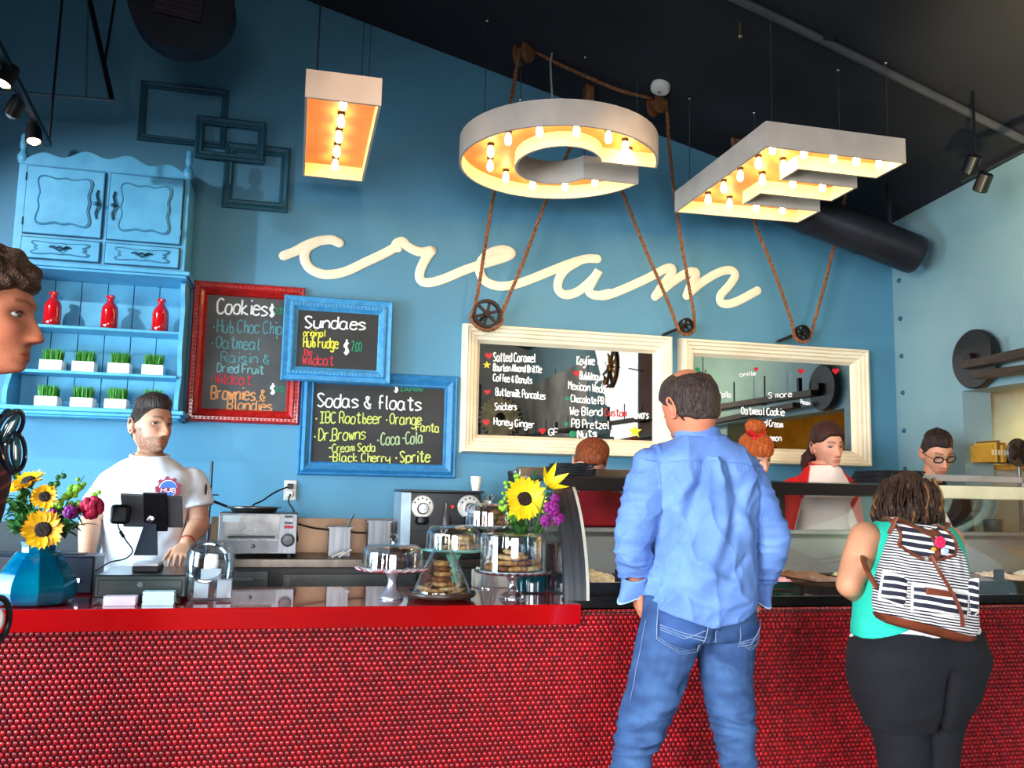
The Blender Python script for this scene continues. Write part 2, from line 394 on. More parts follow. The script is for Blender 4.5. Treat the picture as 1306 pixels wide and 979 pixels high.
    def cloth(s, mb, name, m, voxel=.006, folds=None, smooth=3, clip=None, colfn=None):
        me = remesh(mb, voxel, smooth)
        if clip is not None:
            V = getv(me); bm = bmesh.new(); bm.from_mesh(me); bm.verts.ensure_lookup_table(); k = clip(V)
            bmesh.ops.delete(bm, geom=[bm.verts[i] for i in np.nonzero(~k)[0]], context='VERTS'); bm.to_mesh(me); bm.free()
        V = getv(me)
        if folds is not None:
            N = getn(me); V = V + N*folds(V,N)[:,None]; setv(me, V)
        if colfn is not None: paint(me, colfn(V))
        return meobj(name, me, m, s.o)
def eye_mat(): return mat('eyeball', (235,232,228), (225,220,214), rough=.12, attr=True, coat=.5)
def skin_mat(name, c, rough=.5): return mat(name, c, tuple(v*.93 for v in c), rough=rough, nscale=14, bump=.08, bscale=260, attr=True, sub=.0, spec=.4)
# ================================================================ ROOM SHELL
WY = 5.1; RX = 3.84; LX = -2.6; BY = -4.6
def ceilz(x, y): return 4.34 - .2544*(x+.061) - .0607*(y-5.1)
WALL = mat('wall_paint', (84,140,168), (76,130,158), rough=.55, nscale=1.6, bump=.12, bscale=90, spec=.35)
WALLR = mat('right_wall_paint', (132,164,172), (122,154,164), rough=.55, nscale=1.6, bump=.12, bscale=90, spec=.35)
CEIL = mat('ceiling_paint', (30,31,40), (24,25,33), rough=.8, nscale=2, bump=.2, bscale=60)
def slab_poly(name, pts, th, m):
    "wall of given corner points thickened away along th"
    mb = MB(); n = len(pts); th = Vector(th); P = [Vector(p) for p in pts]
    mb.add(P+[p+th for p in P], [tuple(range(n)), tuple(range(2*n-1,n-1,-1))]+[(k,k+n,(k+1)%n+n,(k+1)%n) for k in range(n)])
    return struct(mb.build(name, m, smooth=False))
mb = MB(); mb.box((LX-.2,BY-.2,-.12),(RX+2.4,WY+.2,0))
FLOORM = mat('floor_concrete', (120,112,105), (95,88,84), rough=.35, nscale=3)
floor_ = struct(mb.build('floor', FLOORM, smooth=False))
slab_poly('wall_back', [(LX-.2,WY,0),(RX+2.4,WY,0),(RX+2.4,WY,ceilz(RX+2.4,WY)+.3),(LX-.2,WY,ceilz(LX,WY)+.3)], (0,.15,0), WALL)
slab_poly('ceiling', [(LX-.2,BY-.2,ceilz(LX-.2,BY-.2)),(RX+.1,BY-.2,ceilz(RX+.1,BY-.2)),(RX+.1,WY+.1,ceilz(RX+.1,WY+.1)),(LX-.2,WY+.1,ceilz(LX-.2,WY+.1))], (0,0,.15), CEIL)
# right wall with the kitchen hatch (opening y 2.7..4.5, z .95..2.15)
mb = MB(); H = 4.6; oy0, oy1, oz0, oz1 = 2.7, 4.5, .95, 2.148
for (y0,y1,z0,z1) in ((BY-.2,-.2,0,H),(.5,oy0,0,H),(-.2,.5,0,2.0),(-.2,.5,3.4,H),(oy1,WY,0,H),(oy0,oy1,0,oz0),(oy0,oy1,oz1,H)): mb.box((RX,y0,z0),(RX+.2,y1,z1))
wr = struct(mb.build('wall_right', WALLR, smooth=False))
# vertical panel seams and bolts beside the corner and along the right wall
BOLT = mat('bolt_paint', (52,96,128), (40,80,110), rough=.35, metal=.3)
bz = [at(1137+.031*(y-404), y, 5.0).z for y in (355,404,452,499,548,597)]
for z in bz:
    m_ = MB(); m_.lathe([(0,.014),(.008,.013),(.014,.008),(.016,0)], (0,0,0), 14, M=Matrix.Rotation(R_(-90),3,'Y')); 
    m_.v = [(RX+p[0], 5.03+p[1], z+p[2]) for p in m_.v]; b = m_.build('bolt', BOLT, wr)
SEAM = mat('seam_gap', (28,40,48), rough=.7)
for y in (2.2,1.0,-.3,-1.6,-2.9):
    m_ = MB(); m_.box((RX-.004,y,0),(RX+.001,y+.014,3.4)); m_.build('panel_joint', SEAM, wr, smooth=False)
    for z in (1.2,1.7,2.2,2.7):
        for dy in (-.05,.064):
            m_ = MB(); m_.sphere((RX,y+dy,z), (.008,.016,.016), 10, 6); m_.build('bolt', BOLT, wr)
# left wall with storefront window, and rear storefront wall (behind the camera; seen in the mirrors)
mb = MB(); wy0, wy1, wz0, wz1 = -1.6, .6, .8, 2.7
for (y0,y1,z0,z1) in ((BY-.2,wy0,0,5.5),(wy1,2.2,0,5.5),(4.4,WY,0,5.5),(wy0,wy1,0,wz0),(wy0,wy1,wz1,5.5),(2.2,4.4,0,wz0),(2.2,4.4,2.3,5.5)): mb.box((LX-.2,y0,z0),(LX,y1,z1))
struct(mb.build('wall_left', mat('left_wall_paint', (60,120,150), (52,110,140), rough=.6, nscale=2), smooth=False))
mb = MB(); RWM = mat('rear_wall_paint', (158,156,150), (110,110,110), rough=.6, nscale=1.2, detail=6)
for (x0,x1,z0,z1) in ((LX-.2,-2.1,0,5.5),(1.7,2.72,0,5.5),(3.05,RX+.2,0,5.5),(-2.1,1.7,0,.5),(-2.1,1.7,3.0,5.5),(2.72,3.05,0,.9),(2.72,3.05,3.3,5.5)): mb.box((x0,BY-.2,z0),(x1,BY,z1))
struct(mb.build('wall_rear', RWM, smooth=False))
WFR = mat('window_frame', (60,58,56), rough=.4, metal=.4)
def window(name, P, a, b, nm, along):
    mb = MB()
    for i in range(nm+1):
        t = i/nm; q = P+a*t; mb.beam(q, q+b, .07, .07, up=along)
    for t in (0,.72,1): mb.beam(P+b*t, P+b*t+a, .06, .06, up=along)
    return struct(mb.build(name, WFR, smooth=False))
window('window_1', Vector((LX-.1,wy0,wz0)), Vector((0,wy1-wy0,0)), Vector((0,0,wz1-wz0)), 3, (1,0,0))
window('window_4', Vector((LX-.1,2.2,wz0)), Vector((0,2.2,0)), Vector((0,0,1.5)), 2, (1,0,0))
window('window_2', Vector((-2.1,BY-.1,.5)), Vector((3.8,0,0)), Vector((0,0,2.5)), 3, (0,1,0))
window('window_3', Vector((2.72,BY-.1,.9)), Vector((.33,0,0)), Vector((0,0,2.4)), 1, (0,1,0))
window('window_5', Vector((RX+.1,-.2,2.0)), Vector((0,.7,0)), Vector((0,0,1.4)), 1, (1,0,0))
mb = MB(); mb.box((RX-.012,BY,0),(RX-.001,-1.3,3.3)); struct(mb.build('wall_cladding', mat('grey_cladding',(176,172,164),(118,116,114),rough=.7,nscale=1.6,detail=6), smooth=False))
mb = MB(); mb.box((RX-.012,.56,0),(RX-.001,1.15,3.3)); struct(mb.build('wall_panel', mat('brown_panel',(96,54,44),(76,42,36),rough=.5), smooth=False))
# kitchen alcove behind the hatch
ALC = mat('kitchen_wall', (226,190,90), (190,140,60), rough=.6, nscale=3)
mb = MB(); mb.box((RX+2.2,BY+5,0),(RX+2.3,WY,3)); struct(mb.build('wall_kitchen', ALC, smooth=False))
mb = MB(); mb.box((RX+.2,2.0,2.52),(RX+2.2,WY,2.6)); struct(mb.build('ceiling_kitchen', mat('kitchen_ceiling', (120,110,80), rough=.6), smooth=False))
mb = MB(); mb.box((RX+.2,2.0,0),(RX+2.2,2.08,2.52)); struct(mb.build('wall_kitchen_side', ALC, smooth=False))
mb = MB(); mb.box((RX+.2,4.56,0),(RX+2.2,4.62,2.52)); struct(mb.build('wall_kitchen_end', mat('kitchen_end', (150,165,160), (140,150,140), rough=.5), smooth=False))
# ================================================================ CEILING: pipes, duct, smoke detector
DARK = mat('dark_duct', (44,44,52), (34,34,42), rough=.42, metal=.3, nscale=5)
def hangceil(x, y): return Vector((x, y, ceilz(x,y)))
a = at(1173,327,4.65); b = at(985,255,4.86); d = (a-b).normalized(); mb = MB()
pts = [b, b+(a-b)*.5, a-d*.05, a-d*.02, a-d*.005, a]; mb.tube(pts, [.122,.122,.122,.118,.105,.085], 36)
for t in (.28,.62): q = b+(a-b)*t; mb.tube([q-d*.008,q+d*.008], .126, 36)
dr = mb.build('air_duct', DARK); tag(dr, 'thick dark round duct with capped end in the corner under the ceiling', 'duct')
for f_ in (.3,.8):
    o = MB(); o.beam(b+(a-b)*f_+Vector((0,0,.1)), hangceil(*(b+(a-b)*f_).xy)+Vector((0,0,.02)), .02, .02, up=(0,1,0)); o.build('hanger', DARK, dr)
#+Vector((0,0,.1)), hangceil(*(b+(a-b)*.3).xy)+Vector((0,0,.02)), .02, .02, up=(0,1,0)); o.beam(b+(a-b)*.8+Vector((0,0,.1)), hangceil(*(b+(a-b)*.8).xy)+Vector((0,0,.02)), .02, .02, up=(0,1,0)); o.build('hanger', DARK, dr)
# round drum vent top left
c = at(231,-2,4.3); r = .245
vt = thing('drum_vent', 'big dark round drum with square grille, at the top left under the ceiling', 'vent', c)
mb = MB(); mb.lathe([(r*.99,-.0),(r,.01),(r,.16),(r*.97,.18)], c, 48, M=Matrix.Rotation(R_(-86),3,'X')); mb.build('drum', mat('drum_paint', (26,28,42), (20,22,34), rough=.6), vt)
mb = MB(); g0 = c+Vector((-.02,-.02,.0)); Mx = Matrix.Translation(c)@Matrix.Rotation(R_(-86),4,'X')@Matrix.Rotation(R_(6),4,'Z')
mb.box((-.11,-.10,-.022),(.105,.10,.01), Mx); mb.build('grille', mat('grille_paint', (48,34,50), (38,28,42), rough=.5), vt)
for k in range(6):
    mb = MB(); mb.box((-.10,-.085+k*.032,-.030),(.095,-.075+k*.032,-.02), Mx); mb.build('slat', mat('slat_paint', (66,50,66), rough=.5), vt)
for sx in (-.2,.2):
    q = c+Vector((sx,.10,.10)); mb = MB(); mb.cyl(q, hangceil(q.x,q.y)+Vector((0,0,.03)), .008, n=8); mb.build('hanger', DARK, vt)
# ceiling conduit
p0 = hangceil(1.7,2.2); 
def onceil(px, py, drop=.03):
    lo, hi = 1.0, 8.0
    for _ in range(40):
        m_ = (lo+hi)/2; q = at(px,py,m_)
        if q.z < ceilz(q.x,q.y)-drop: lo = m_
        else: hi = m_
    return at(px,py,lo)
pts = [onceil(845,-45,.025), onceil(985,20,.025), onceil(1120,86,.025), onceil(1306,178,.025), onceil(1330,190,.025)]
mb = MB(); mb.tube(pts, .022, 10); o = mb.build('conduit', mat('conduit_paint', (74,74,80), (60,60,66), rough=.45)); tag(o, 'long thin pipe running across the black ceiling at upper right', 'pipe')
for k in range(2):
    q = pts[k]+(pts[k+1]-pts[k])*.5; m_ = MB(); m_.box(tuple(q-Vector((.03,.03,.005))), tuple(q+Vector((.03,.03,.035)))); m_.build('clip', DARK, o)
c = onceil(842,112,.02)
mb = MB(); nrm = Vector((-.2544,-.0607,-1)).normalized(); Mq = nrm.to_track_quat('Z','Y').to_matrix()
mb.lathe([(.055,-.02),(.058,0),(.052,.018),(.03,.026),(0,.027)], c, 28, M=Mq); o = mb.build('smoke_detector', mat('white_plastic', (232,230,224), rough=.4)); tag(o, 'round white smoke detector on the black ceiling behind the letter C', 'smoke detector')
m_ = MB(); m_.lathe([(.012,.024),(.012,.030),(0,.031)], c, 12, M=Mq); m_.build('sensor_dot', mat('grey_plastic', (150,150,150), rough=.4), o)
c = onceil(944,34,.02); mb = MB(); mb.cyl(c+Vector((0,0,.02)), c-Vector((0,0,.05)), .010, n=10); mb.sphere(c-Vector((0,0,.05)), .014, 10, 8)
o = mb.build('sprinkler_head', mat('brass_dull', (150,140,110), rough=.3, metal=.9)); tag(o, 'tiny brass sprinkler head on the ceiling above the letter E', 'sprinkler')
# ================================================================ LIGHT LETTERS
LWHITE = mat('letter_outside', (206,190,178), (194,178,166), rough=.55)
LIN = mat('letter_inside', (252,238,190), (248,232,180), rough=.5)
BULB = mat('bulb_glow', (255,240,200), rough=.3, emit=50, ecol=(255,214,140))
SOCK = mat('socket', (60,40,26), rough=.5)
LZ = 3.15; LH = .125
def letter(name, label, loops, bulbs, wires):
    "loops: plan outline (x,y) open at the bottom, closed on top"
    c = Vector((sum(p[0] for p in loops)/len(loops), sum(p[1] for p in loops)/len(loops), LZ))
    t = thing(name, label, 'sign letter', c, 'lit marquee letters hung under the ceiling')
    n = len(loops); A = sum(loops[i][0]*loops[(i+1)%n][1]-loops[(i+1)%n][0]*loops[i][1] for i in range(n))
    if A < 0: loops = loops[::-1]
    th = .012; inn = []
    for i in range(n):
        p = Vector(loops[i-1]); q = Vector(loops[i]); s_ = Vector(loops[(i+1)%n])
        d1 = (q-p).normalized(); d2 = (s_-q).normalized(); n1 = Vector((-d1.y,d1.x)); n2 = Vector((-d2.y,d2.x)); b = (n1+n2)
        inn.append(q + b*(th/max(.3,1+n1.dot(n2))))
    z0, z1 = LZ, LZ+LH
    mb = MB(); mb.add([(x,y,z0) for x,y in loops]+[(x,y,z1) for x,y in loops], [(i,(i+1)%n,n+(i+1)%n,n+i) for i in range(n)])
    mb.add([(x,y,z0) for x,y in loops]+[(p.x,p.y,z0) for p in inn], [(i,n+i,n+(i+1)%n,(i+1)%n) for i in range(n)])
    mb.add([(x,y,z1) for x,y in loops], [tuple(range(n))])
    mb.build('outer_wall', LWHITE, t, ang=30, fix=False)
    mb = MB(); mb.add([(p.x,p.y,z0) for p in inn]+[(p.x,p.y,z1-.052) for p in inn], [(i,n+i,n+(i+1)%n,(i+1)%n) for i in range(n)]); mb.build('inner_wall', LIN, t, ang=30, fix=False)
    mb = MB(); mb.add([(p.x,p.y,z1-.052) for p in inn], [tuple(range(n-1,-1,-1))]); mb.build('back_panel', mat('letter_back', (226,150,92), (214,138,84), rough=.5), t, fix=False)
    for x,y in bulbs:
        s = MB(); s.cyl((x,y,z1-.052),(x,y,z1-.066), .017, n=12); so = s.build('socket', SOCK, t)
        s = MB(); s.lathe([(.008,0),(.013,-.012),(.017,-.028),(.016,-.044),(.009,-.055),(0,-.058)], (x,y,z1-.066), 12); s.build('bulb', BULB, so)
    for x,y in wires:
        s = MB(); s.cyl((x,y,z1), hangceil(x,y)+Vector((0,0,.01)), .0022, n=6); s.sphere((x,y,z1+.01), .008, 8, 6); s.sphere(hangceil(x,y)-Vector((0,0,.012)), .010, 8, 6); s.build('hanging_wire', mat('steel_wire', (190,190,196), rough=.25, metal=1), t)
    return t
x0,x1,y0,y1 = -.028,.295,3.742,4.745
letter('letter_i', 'hanging lit marquee letter I, leftmost, lying flat with one row of bulbs', [(x0,y0),(x1,y0),(x1,y1),(x0,y1)], [(.137,y0+.10+k*.193) for k in range(5)], [(.02,3.78),(.24,3.78),(.02,4.7),(.26,4.7)])
cx,cy = 1.235,4.213; ox,oy = .503,.516; ix,iy = .205,.262
ta = math.asin(.113/oy); tb = math.asin(.128/oy); N_=44
outer = [(cx+ox*math.cos(t), cy+oy*math.sin(t)) for t in np.linspace(tb, 2*math.pi-ta, N_)]
ia = math.asin(.113/iy); ib = math.asin(.128/iy)
inner = [(cx+ix*math.cos(t), cy+iy*math.sin(t)) for t in np.linspace(2*math.pi-ia, ib, 30)]
rb = [(cx+.355*math.cos(R_(a)), cy+.385*math.sin(R_(a))) for a in (38,66,95,124,153,182,210,238,266,294,318,336)]
letter('letter_c', 'hanging lit marquee letter C, the round one in the middle', outer+inner, rb, [(.93,3.80),(1.50,3.80),(.93,4.62),(1.5,4.6)])
E_ = [(2.103,3.675),(2.865,3.675),(2.865,3.907),(2.415,3.907),(2.415,4.056),(2.855,4.056),(2.855,4.292),(2.42,4.292),(2.42,4.466),(2.895,4.466),(2.895,4.70),(2.105,4.73)]
eb = [(2.19,3.77),(2.36,3.77),(2.53,3.78),(2.66,3.78),(2.79,3.78),(2.22,3.96),(2.22,4.15),(2.22,4.34),(2.23,4.55),(2.36,4.17),(2.54,4.17),(2.72,4.17),(2.38,4.58),(2.55,4.58),(2.72,4.58),(2.36,3.96)]
letter('letter_e', 'hanging lit marquee letter E with three arms, the rightmost letter', E_, eb, [(2.16,3.72),(2.50,4.5),(2.80,3.72),(2.65,3.9),(2.14,4.6)])
# "cream" raised script on the wall
A6 = lambda x,y: (340+x/2.009, 270+y/2.009); A5 = lambda x,y: (740+x/3.437, 240+y/3.437)
SCR = [[A6(*p) for p in ((44,112),(75,100),(100,86),(130,75),(165,71),(186,79))],
 [A6(*p) for p in ((130,76),(104,92),(97,118),(112,145),(150,160),(200,153),(255,128),(310,102),(338,84),(350,76))],
 [A6(*p) for p in ((336,92),(332,82),(348,75),(362,88),(392,102),(424,98))],
 [A6(*p) for p in ((424,98),(408,120),(394,150),(394,172),(412,181),(450,173),(510,148),(560,132),(612,116),(628,105),(608,96),(575,104),(552,124),(546,150),(562,178),(600,190),(650,182),(715,157),(775,133),(820,120),(848,120))],
 [A6(*p) for p in ((800,126),(768,146),(750,172),(748,198),(766,212),(800,203),(838,170),(852,150),(836,178),(826,202),(846,214),(880,208))],
 [A5(*p) for p in ((60,466),(110,470),(190,442),(300,392),(375,352),(404,350),(400,376),(362,425),(330,474))],
 [A5(*p) for p in ((334,470),(400,415),(465,372),(503,364),(508,384),(486,425),(468,470))],
 [A5(*p) for p in ((470,466),(540,408),(610,368),(660,358),(682,380),(655,425),(618,468),(618,498),(650,506),(700,490),(780,447))]]
mb = MB()
for st in SCR:
    w3 = [at(x,y,WY-.012) for x,y in st]; q = bez([tuple(p) for p in w3], 6)
    n0 = len(mb.v); mb.tube(q, .0275, 12); mb.sphere(q[0],.0275,12,8); mb.sphere(q[-1],.0275,12,8)
mb.v = [(x, WY-.0065+(y-(WY-.012))*.2, z) for x,y,z in mb.v]
o = mb.build('script_sign', mat('script_white', (244,232,205), (240,226,198), rough=.5), ang=60); tag(o, 'long cream-white cursive lettering reading cream on the blue wall', 'sign')
# ================================================================ ROPES AND PULLEYS
ROPE = mat('rope_fibre', (150,96,56), (96,60,36), rough=.8, nscale=60, stretch=(1,1,1), bump=.4, bscale=200)
IRON = mat('cast_iron', (44,36,34), (30,25,24), rough=.45, metal=.6)
WOODP = mat('pulley_wood', (124,76,38), (84,48,24), rough=.6, nscale=20, stretch=(1,1,4), bump=.3)
def rope(name, label, pts, r=.0108, group=None):
    q = bez([tuple(p) for p in pts], 10); P = [Vector(p) for p in q]
    L = [0.0]
    for i in range(1,len(P)): L.append(L[-1]+(P[i]-P[i-1]).length)
    mb = MB(); n = max(8,int(L[-1]/.011)); C_ = []; j = 0
    for k in range(n+1):
        s_ = L[-1]*k/n
        while j < len(L)-2 and L[j+1] < s_: j += 1
        t = (s_-L[j])/max(1e-9,L[j+1]-L[j]); C_.append((P[j].lerp(P[j+1],t), s_))
    for st in range(3):
        pp = []
        for i,(c,s_) in enumerate(C_):
            d = (C_[min(i+1,n)][0]-C_[max(i-1,0)][0]).normalized(); a = d.orthogonal().normalized() if abs(d.y)>.9 else d.cross(Vector((0,1,0))).normalized(); b = d.cross(a)
            t = s_/.075*2*math.pi + st*2.094; pp.append(c+a*math.cos(t)*r*.52+b*math.sin(t)*r*.52)
        mb.tube(pp, r*.56, 5)
    o = mb.build(name, ROPE); return tag(o, label, 'rope', group)
def wheel(name, label, c, r, spokes, cat='pulley', ry=.018, th=.03, m=IRON, rod=None, M=None, holes=0, group=None):
    t = thing(name, label, cat, c, group); 
    def tr(p): return c + ((M@Vector(p)) if M else Vector(p))
    def add(mbx): mbx.v = [tuple(tr(p)) for p in mbx.v]; return mbx
    mb = MB(); n = 40; w = ry
    prof = [(r*.80,-w),(r*1.0,-w),(r*1.0,-w*.6),(r*.93,0),(r*1.0,w*.6),(r*1.0,w),(r*.80,w),(r*.80,-w)]
    mb.lathe(prof, (0,0,0), n, axis='y', caps=False); add(mb).build('rim', m, t)
    mb = MB(); mb.lathe([(r*.2,-w*1.4),(r*.24,-w),(r*.24,w*1.2),(r*.1,w*1.2)], (0,0,0), 20, axis='y'); add(mb).build('hub', m, t)
    for k in range(spokes):
        a = 2*math.pi*k/spokes+.3; mb = MB(); mb.beam((r*.18*math.cos(a),0,r*.18*math.sin(a)),(r*.84*math.cos(a),0,r*.84*math.sin(a)), w*.9, r*.13, up=(0,1,0)); add(mb).build('spoke', m, t)
    if rod is not None:
        for p,q in rod: mb = MB(); mb.cyl(p,q,.009,n=8); mb.build('bracket', IRON, t)
    return t
YP = 4.93
w1 = at(621,400,YP); w2 = at(875,415,YP); w3 = at(1023,424,YP)
wheel('pulley_wheel', 'largest black spoked iron wheel, above the left mirror frame, rope around it', w1, .083, 6, rod=[(w1,w1+Vector((0,.17,0))),(w1+Vector((0,.12,0)),w1+Vector((-.07,.16,-.10)))])
wheel('pulley_wheel', 'small black iron wheel in a rope loop between the two mirrors', w2, .045, 5, rod=[(w2,w2+Vector((0,.17,0))),(w2+Vector((0,.03,0)), at(846,427,YP+.1)),(at(846,427,YP+.1),at(846,427,WY+.02))])
wheel('pulley_wheel', 'small black iron wheel above the right mirror frame', w3, .048, 6, rod=[(w3,w3+Vector((0,.17,0))),(w3+Vector((0,.03,0)), at(992,435,YP+.1)),(at(992,435,YP+.1),at(992,435,WY+.02))])
def arc(c, r, a0, a1, n=7): return [c+Vector((r*math.cos(R_(a)),0,r*math.sin(R_(a)))) for a in np.linspace(a0,a1,n)]
YT = 4.75
pA = at(668,66,YT); pB = at(838,130,YT); pE = at(944,178,4.85)
rope('rope', 'rope loop running under the large iron wheel and up behind the letter C', [at(655,110,YT-.0), at(629,250,4.88), at(609,375,YP)] + arc(w1,.096,195,345) + [at(640,400,YP), at(667,335,4.92), at(697,255,4.88), at(738,165,4.8), at(752,120,4.76)])
rope('rope', 'slack rope between the two wooden pulleys above the letter C', [at(654,122,YT), at(660,80,YT)] + [at(667,60,YT-.01), at(680,64,YT), at(705,78,YT), at(746,97,YT), at(790,115,YT), at(826,124,YT), at(842,122,YT), at(850,140,YT), at(854,190,4.8), at(866,290,4.9), at(884,395,YP)] + arc(w2,.056,20,-160) + [at(850,380,4.92), at(822,315,4.9), at(795,248,4.88), at(770,190,4.85), at(757,160,4.82)])
rope('rope', 'rope loop hanging behind the letter E around the rightmost iron wheel', [at(936,175,4.86), at(945,215,4.87), at(962,283,4.9), at(985,340,4.92), at(1008,405,YP)] + arc(w3,.060,195,345) + [at(1040,405,YP), at(1055,350,4.92), at(1078,250,4.88), at(1086,205,4.86), at(1090,180,4.86)])
def block(name, label, c, s, yaw=0):
    t = thing(name, label, 'pulley', c); M = Matrix.Rotation(R_(yaw),3,'Z')
    for sy in (-1,1):
        mb = MB(); poly = [(s*math.sin(a)*.62, s*math.cos(a)) for a in np.linspace(0,2*math.pi,17)[:-1]]
        mb.prism(poly, sy*.035-.012, sy*.035+.012); mb.v = [tuple(c+M@Vector(p)) for p in mb.v]; mb.build('cheek', WOODP, t, ang=50)
    mb = MB(); mb.lathe([(s*.5,-.02),(s*.42,0),(s*.5,.02)], (0,0,0), 20, axis='y'); mb.v = [tuple(c+M@Vector(p)) for p in mb.v]; mb.build('sheave', WOODP, t)
    mb = MB(); mb.cyl(c+Vector((0,0,s*.8)), hangceil(c.x,c.y)+Vector((0,0,.02)), .008, n=8); mb.build('hook', IRON, t); return t
block('wooden_pulley', 'wooden block pulley left above the letter C under the ceiling', pA, .075, 35)
block('wooden_pulley', 'wooden block pulley beside the white smoke detector', pB+Vector((0,0,-.01)), .07, 20)
block('wooden_pulley', 'wooden block pulley partly hidden behind the letter E', pE, .085, 50)
c = at(751,112,4.88); mb = MB(); M = Matrix.Translation(c); top = ceilz(c.x,c.y)+.02
mb.box((c.x-.026,c.y-.03,c.z-.36),(c.x+.026,c.y+.03,c.z+.20)); o = mb.build('wooden_post', WOODP, smooth=False, bevel=.004); tag(o, 'short upright wooden post behind the letter C under the ceiling', 'wooden post')
m_ = MB(); m_.cyl((c.x,c.y,c.z+.19),(c.x,c.y,top),.010,n=8); m_.build('rod', IRON, o)
m_ = MB(); m_.tube([(c.x,c.y-.03,c.z-.34),(c.x-.03,c.y-.05,c.z-.40),(c.x-.07,c.y-.05,c.z-.38),(c.x-.08,c.y-.05,c.z-.32)], .010, 8); m_.build('hook', IRON, o)
mb = MB(); mb.tube([at(706,58,4.7), at(702,80,4.7), at(703,105,4.7), at(705,135,4.7)], .006, 8); q = at(706,58,4.7); mb.cyl(q, (q.x,q.y,ceilz(q.x,q.y)+.01), .006, n=8)
o = mb.build('power_cable', mat('grey_cable', (150,150,150), rough=.5)); tag(o, 'thin grey cable dropping from ceiling to the top of the letter C', 'cable')
# ================================================================ PICTURE FRAMES ON THE WALL
def frame_mb(x0,x1,z0,z1,y,w,prof):
    "mitred moulding; prof = (fraction from outside to inside, height off the wall)"
    mb = MB(); P = [(0,0)]+list(prof)+[(1,0)]
    for f,h in P:
        d = w*f; mb.v += [(x0+d,y-h,z0+d),(x1-d,y-h,z0+d),(x1-d,y-h,z1-d),(x0+d,y-h,z1-d)]
    n = len(P)
    for i in range(n-1):
        for k in range(4): mb.f.append((i*4+k,i*4+(k+1)%4,(i+1)*4+(k+1)%4,(i+1)*4+k))
    for k in range(4): mb.f.append(((n-1)*4+k,(n-1)*4+(k+1)%4,(k+1)%4,k))
    return mb
TEAL = mat('dark_teal_frame', (44,92,112), (36,80,100), rough=.45)
def rect(tl, br, Y):
    a, b = at(*tl,Y), at(*br,Y); return min(a.x,b.x), max(a.x,b.x), min(a.z,b.z), max(a.z,b.z)
SIMP = [(0,.022),(.25,.030),(.6,.020),(.8,.024),(1,.014)]
for lab,x0,x1,z0,z1,y,w in (('widest empty teal picture frame, upper left of the overlapping three',*rect((181,104),(288,191),WY),WY,.036),
      ('tall empty teal picture frame, lowest of the overlapping three',*rect((288,182),(367,272),WY),WY,.052),
      ('small empty teal picture frame lying over the other two',*rect((251,147),(337,209),WY-.045),WY-.032,.042)):
    o = frame_mb(x0,x1,z0,z1,y,w,SIMP).build('picture_frame', TEAL, ang=20); tag(o, lab, 'picture frame')
    if 'small' in lab:
        m_ = MB()
        for x in (x0+.02,x1-.02): m_.box((x-.01,WY-.032,z1-.03),(x+.01,WY,z1-.01)); m_.box((x-.01,WY-.032,z0+.01),(x+.01,WY,z0+.03))
        m_.build('spacer', TEAL, o, smooth=False)
# ================================================================ STROKE LETTERING
GL = {}
def _g(k, s): GL[k] = s
# points: x digit, y letter-coded: c b a = -3 -2 -1, 0..8 = height; strokes split by spaces
for k, s in dict(a='44.35.15.03.01.10.30.43 45.41.50', b='18.10 13.34.42.41.30.10', c='44.35.15.03.02.10.30.41', d='44.35.15.03.01.10.30.43 48.40', e='03.43.44.35.15.03.01.10.30.41',
    f='48.38.27.20 14.44', g='44.35.15.03.01.10.30.43 45.4a.3c.1c.0b', h='18.10 13.35.44.40', i='15.10 17.18', j='25.2a.1c.0b 27.28', k='08.00 35.02.40', l='18.11.20', m='05.00 03.15.24.20 24.35.44.40',
    n='05.00 03.25.44.40', o='15.03.01.10.30.42.44.35.15', p='05.0c 04.25.44.41.20.01', q='44.35.15.03.01.10.30.43 45.4c.5b', r='05.00 03.15.35', s='44.25.04.13.32.41.20.00', t='28.21.30.41 06.46',
    u='05.01.10.30.43 45.40', v='05.20.45', w='05.10.24.30.45', x='05.40 45.00', y='05.02.21.43 45.4a.2c.0b', z='05.45.00.40', A='00.28.40 13.33', B='08.00 08.38.46.34.04 34.42.30.00', C='47.28.06.02.10.30.41',
    D='08.00 08.28.45.42.20.00', E='48.08.00.40 04.34', F='48.08.00 04.34', G='47.28.06.02.10.30.43.23', H='08.00 48.40 04.44', I='08.48 28.20 00.40', J='48.42.20.02', K='08.00 48.04.40', L='08.00.40', M='00.08.24.48.40',
    N='00.08.40.48', O='28.06.02.20.42.46.28', P='00.08.38.46.34.04', Q='28.06.02.20.42.46.28 22.40', R='00.08.38.46.34.04 24.40', S='47.28.07.15.33.42.20.01', T='08.48 28.20', U='08.02.20.42.48', W='08.10.25.30.48', X='08.40 48.00',
    Y='08.24.48 24.20', Z='08.48.00.40').items(): _g(k, s)
GL.update({'0':'28.06.02.20.42.46.28', '1':'16.28.20', '2':'07.28.46.00.40', '3':'07.28.46.24.42.20.01', '4':'30.38.02.42', '6':'38.05.02.20.42.34.03', '7':'08.48.10', '8':'24.06.28.46.24.02.20.42.24', '$':'46.27.05.14.33.41.20.01 29.2a',
    '&':'40.16.27.36.03.11.30.43', '.':'10.11', '-':'14.44', '/':'00.48', '*':'13.24.33.22.13', "'":'18.16'})
YC = {'c':-3,'b':-2,'a':-1,'9':9}
def glyph(ch):
    out = []
    for st in GL.get(ch,'').split():
        out.append([(int(p[0]), YC[p[1]] if p[1] in YC else int(p[1])) for p in st.split('.')])
    w = max([q[0] for st in out for q in st] or [2]); return out, w
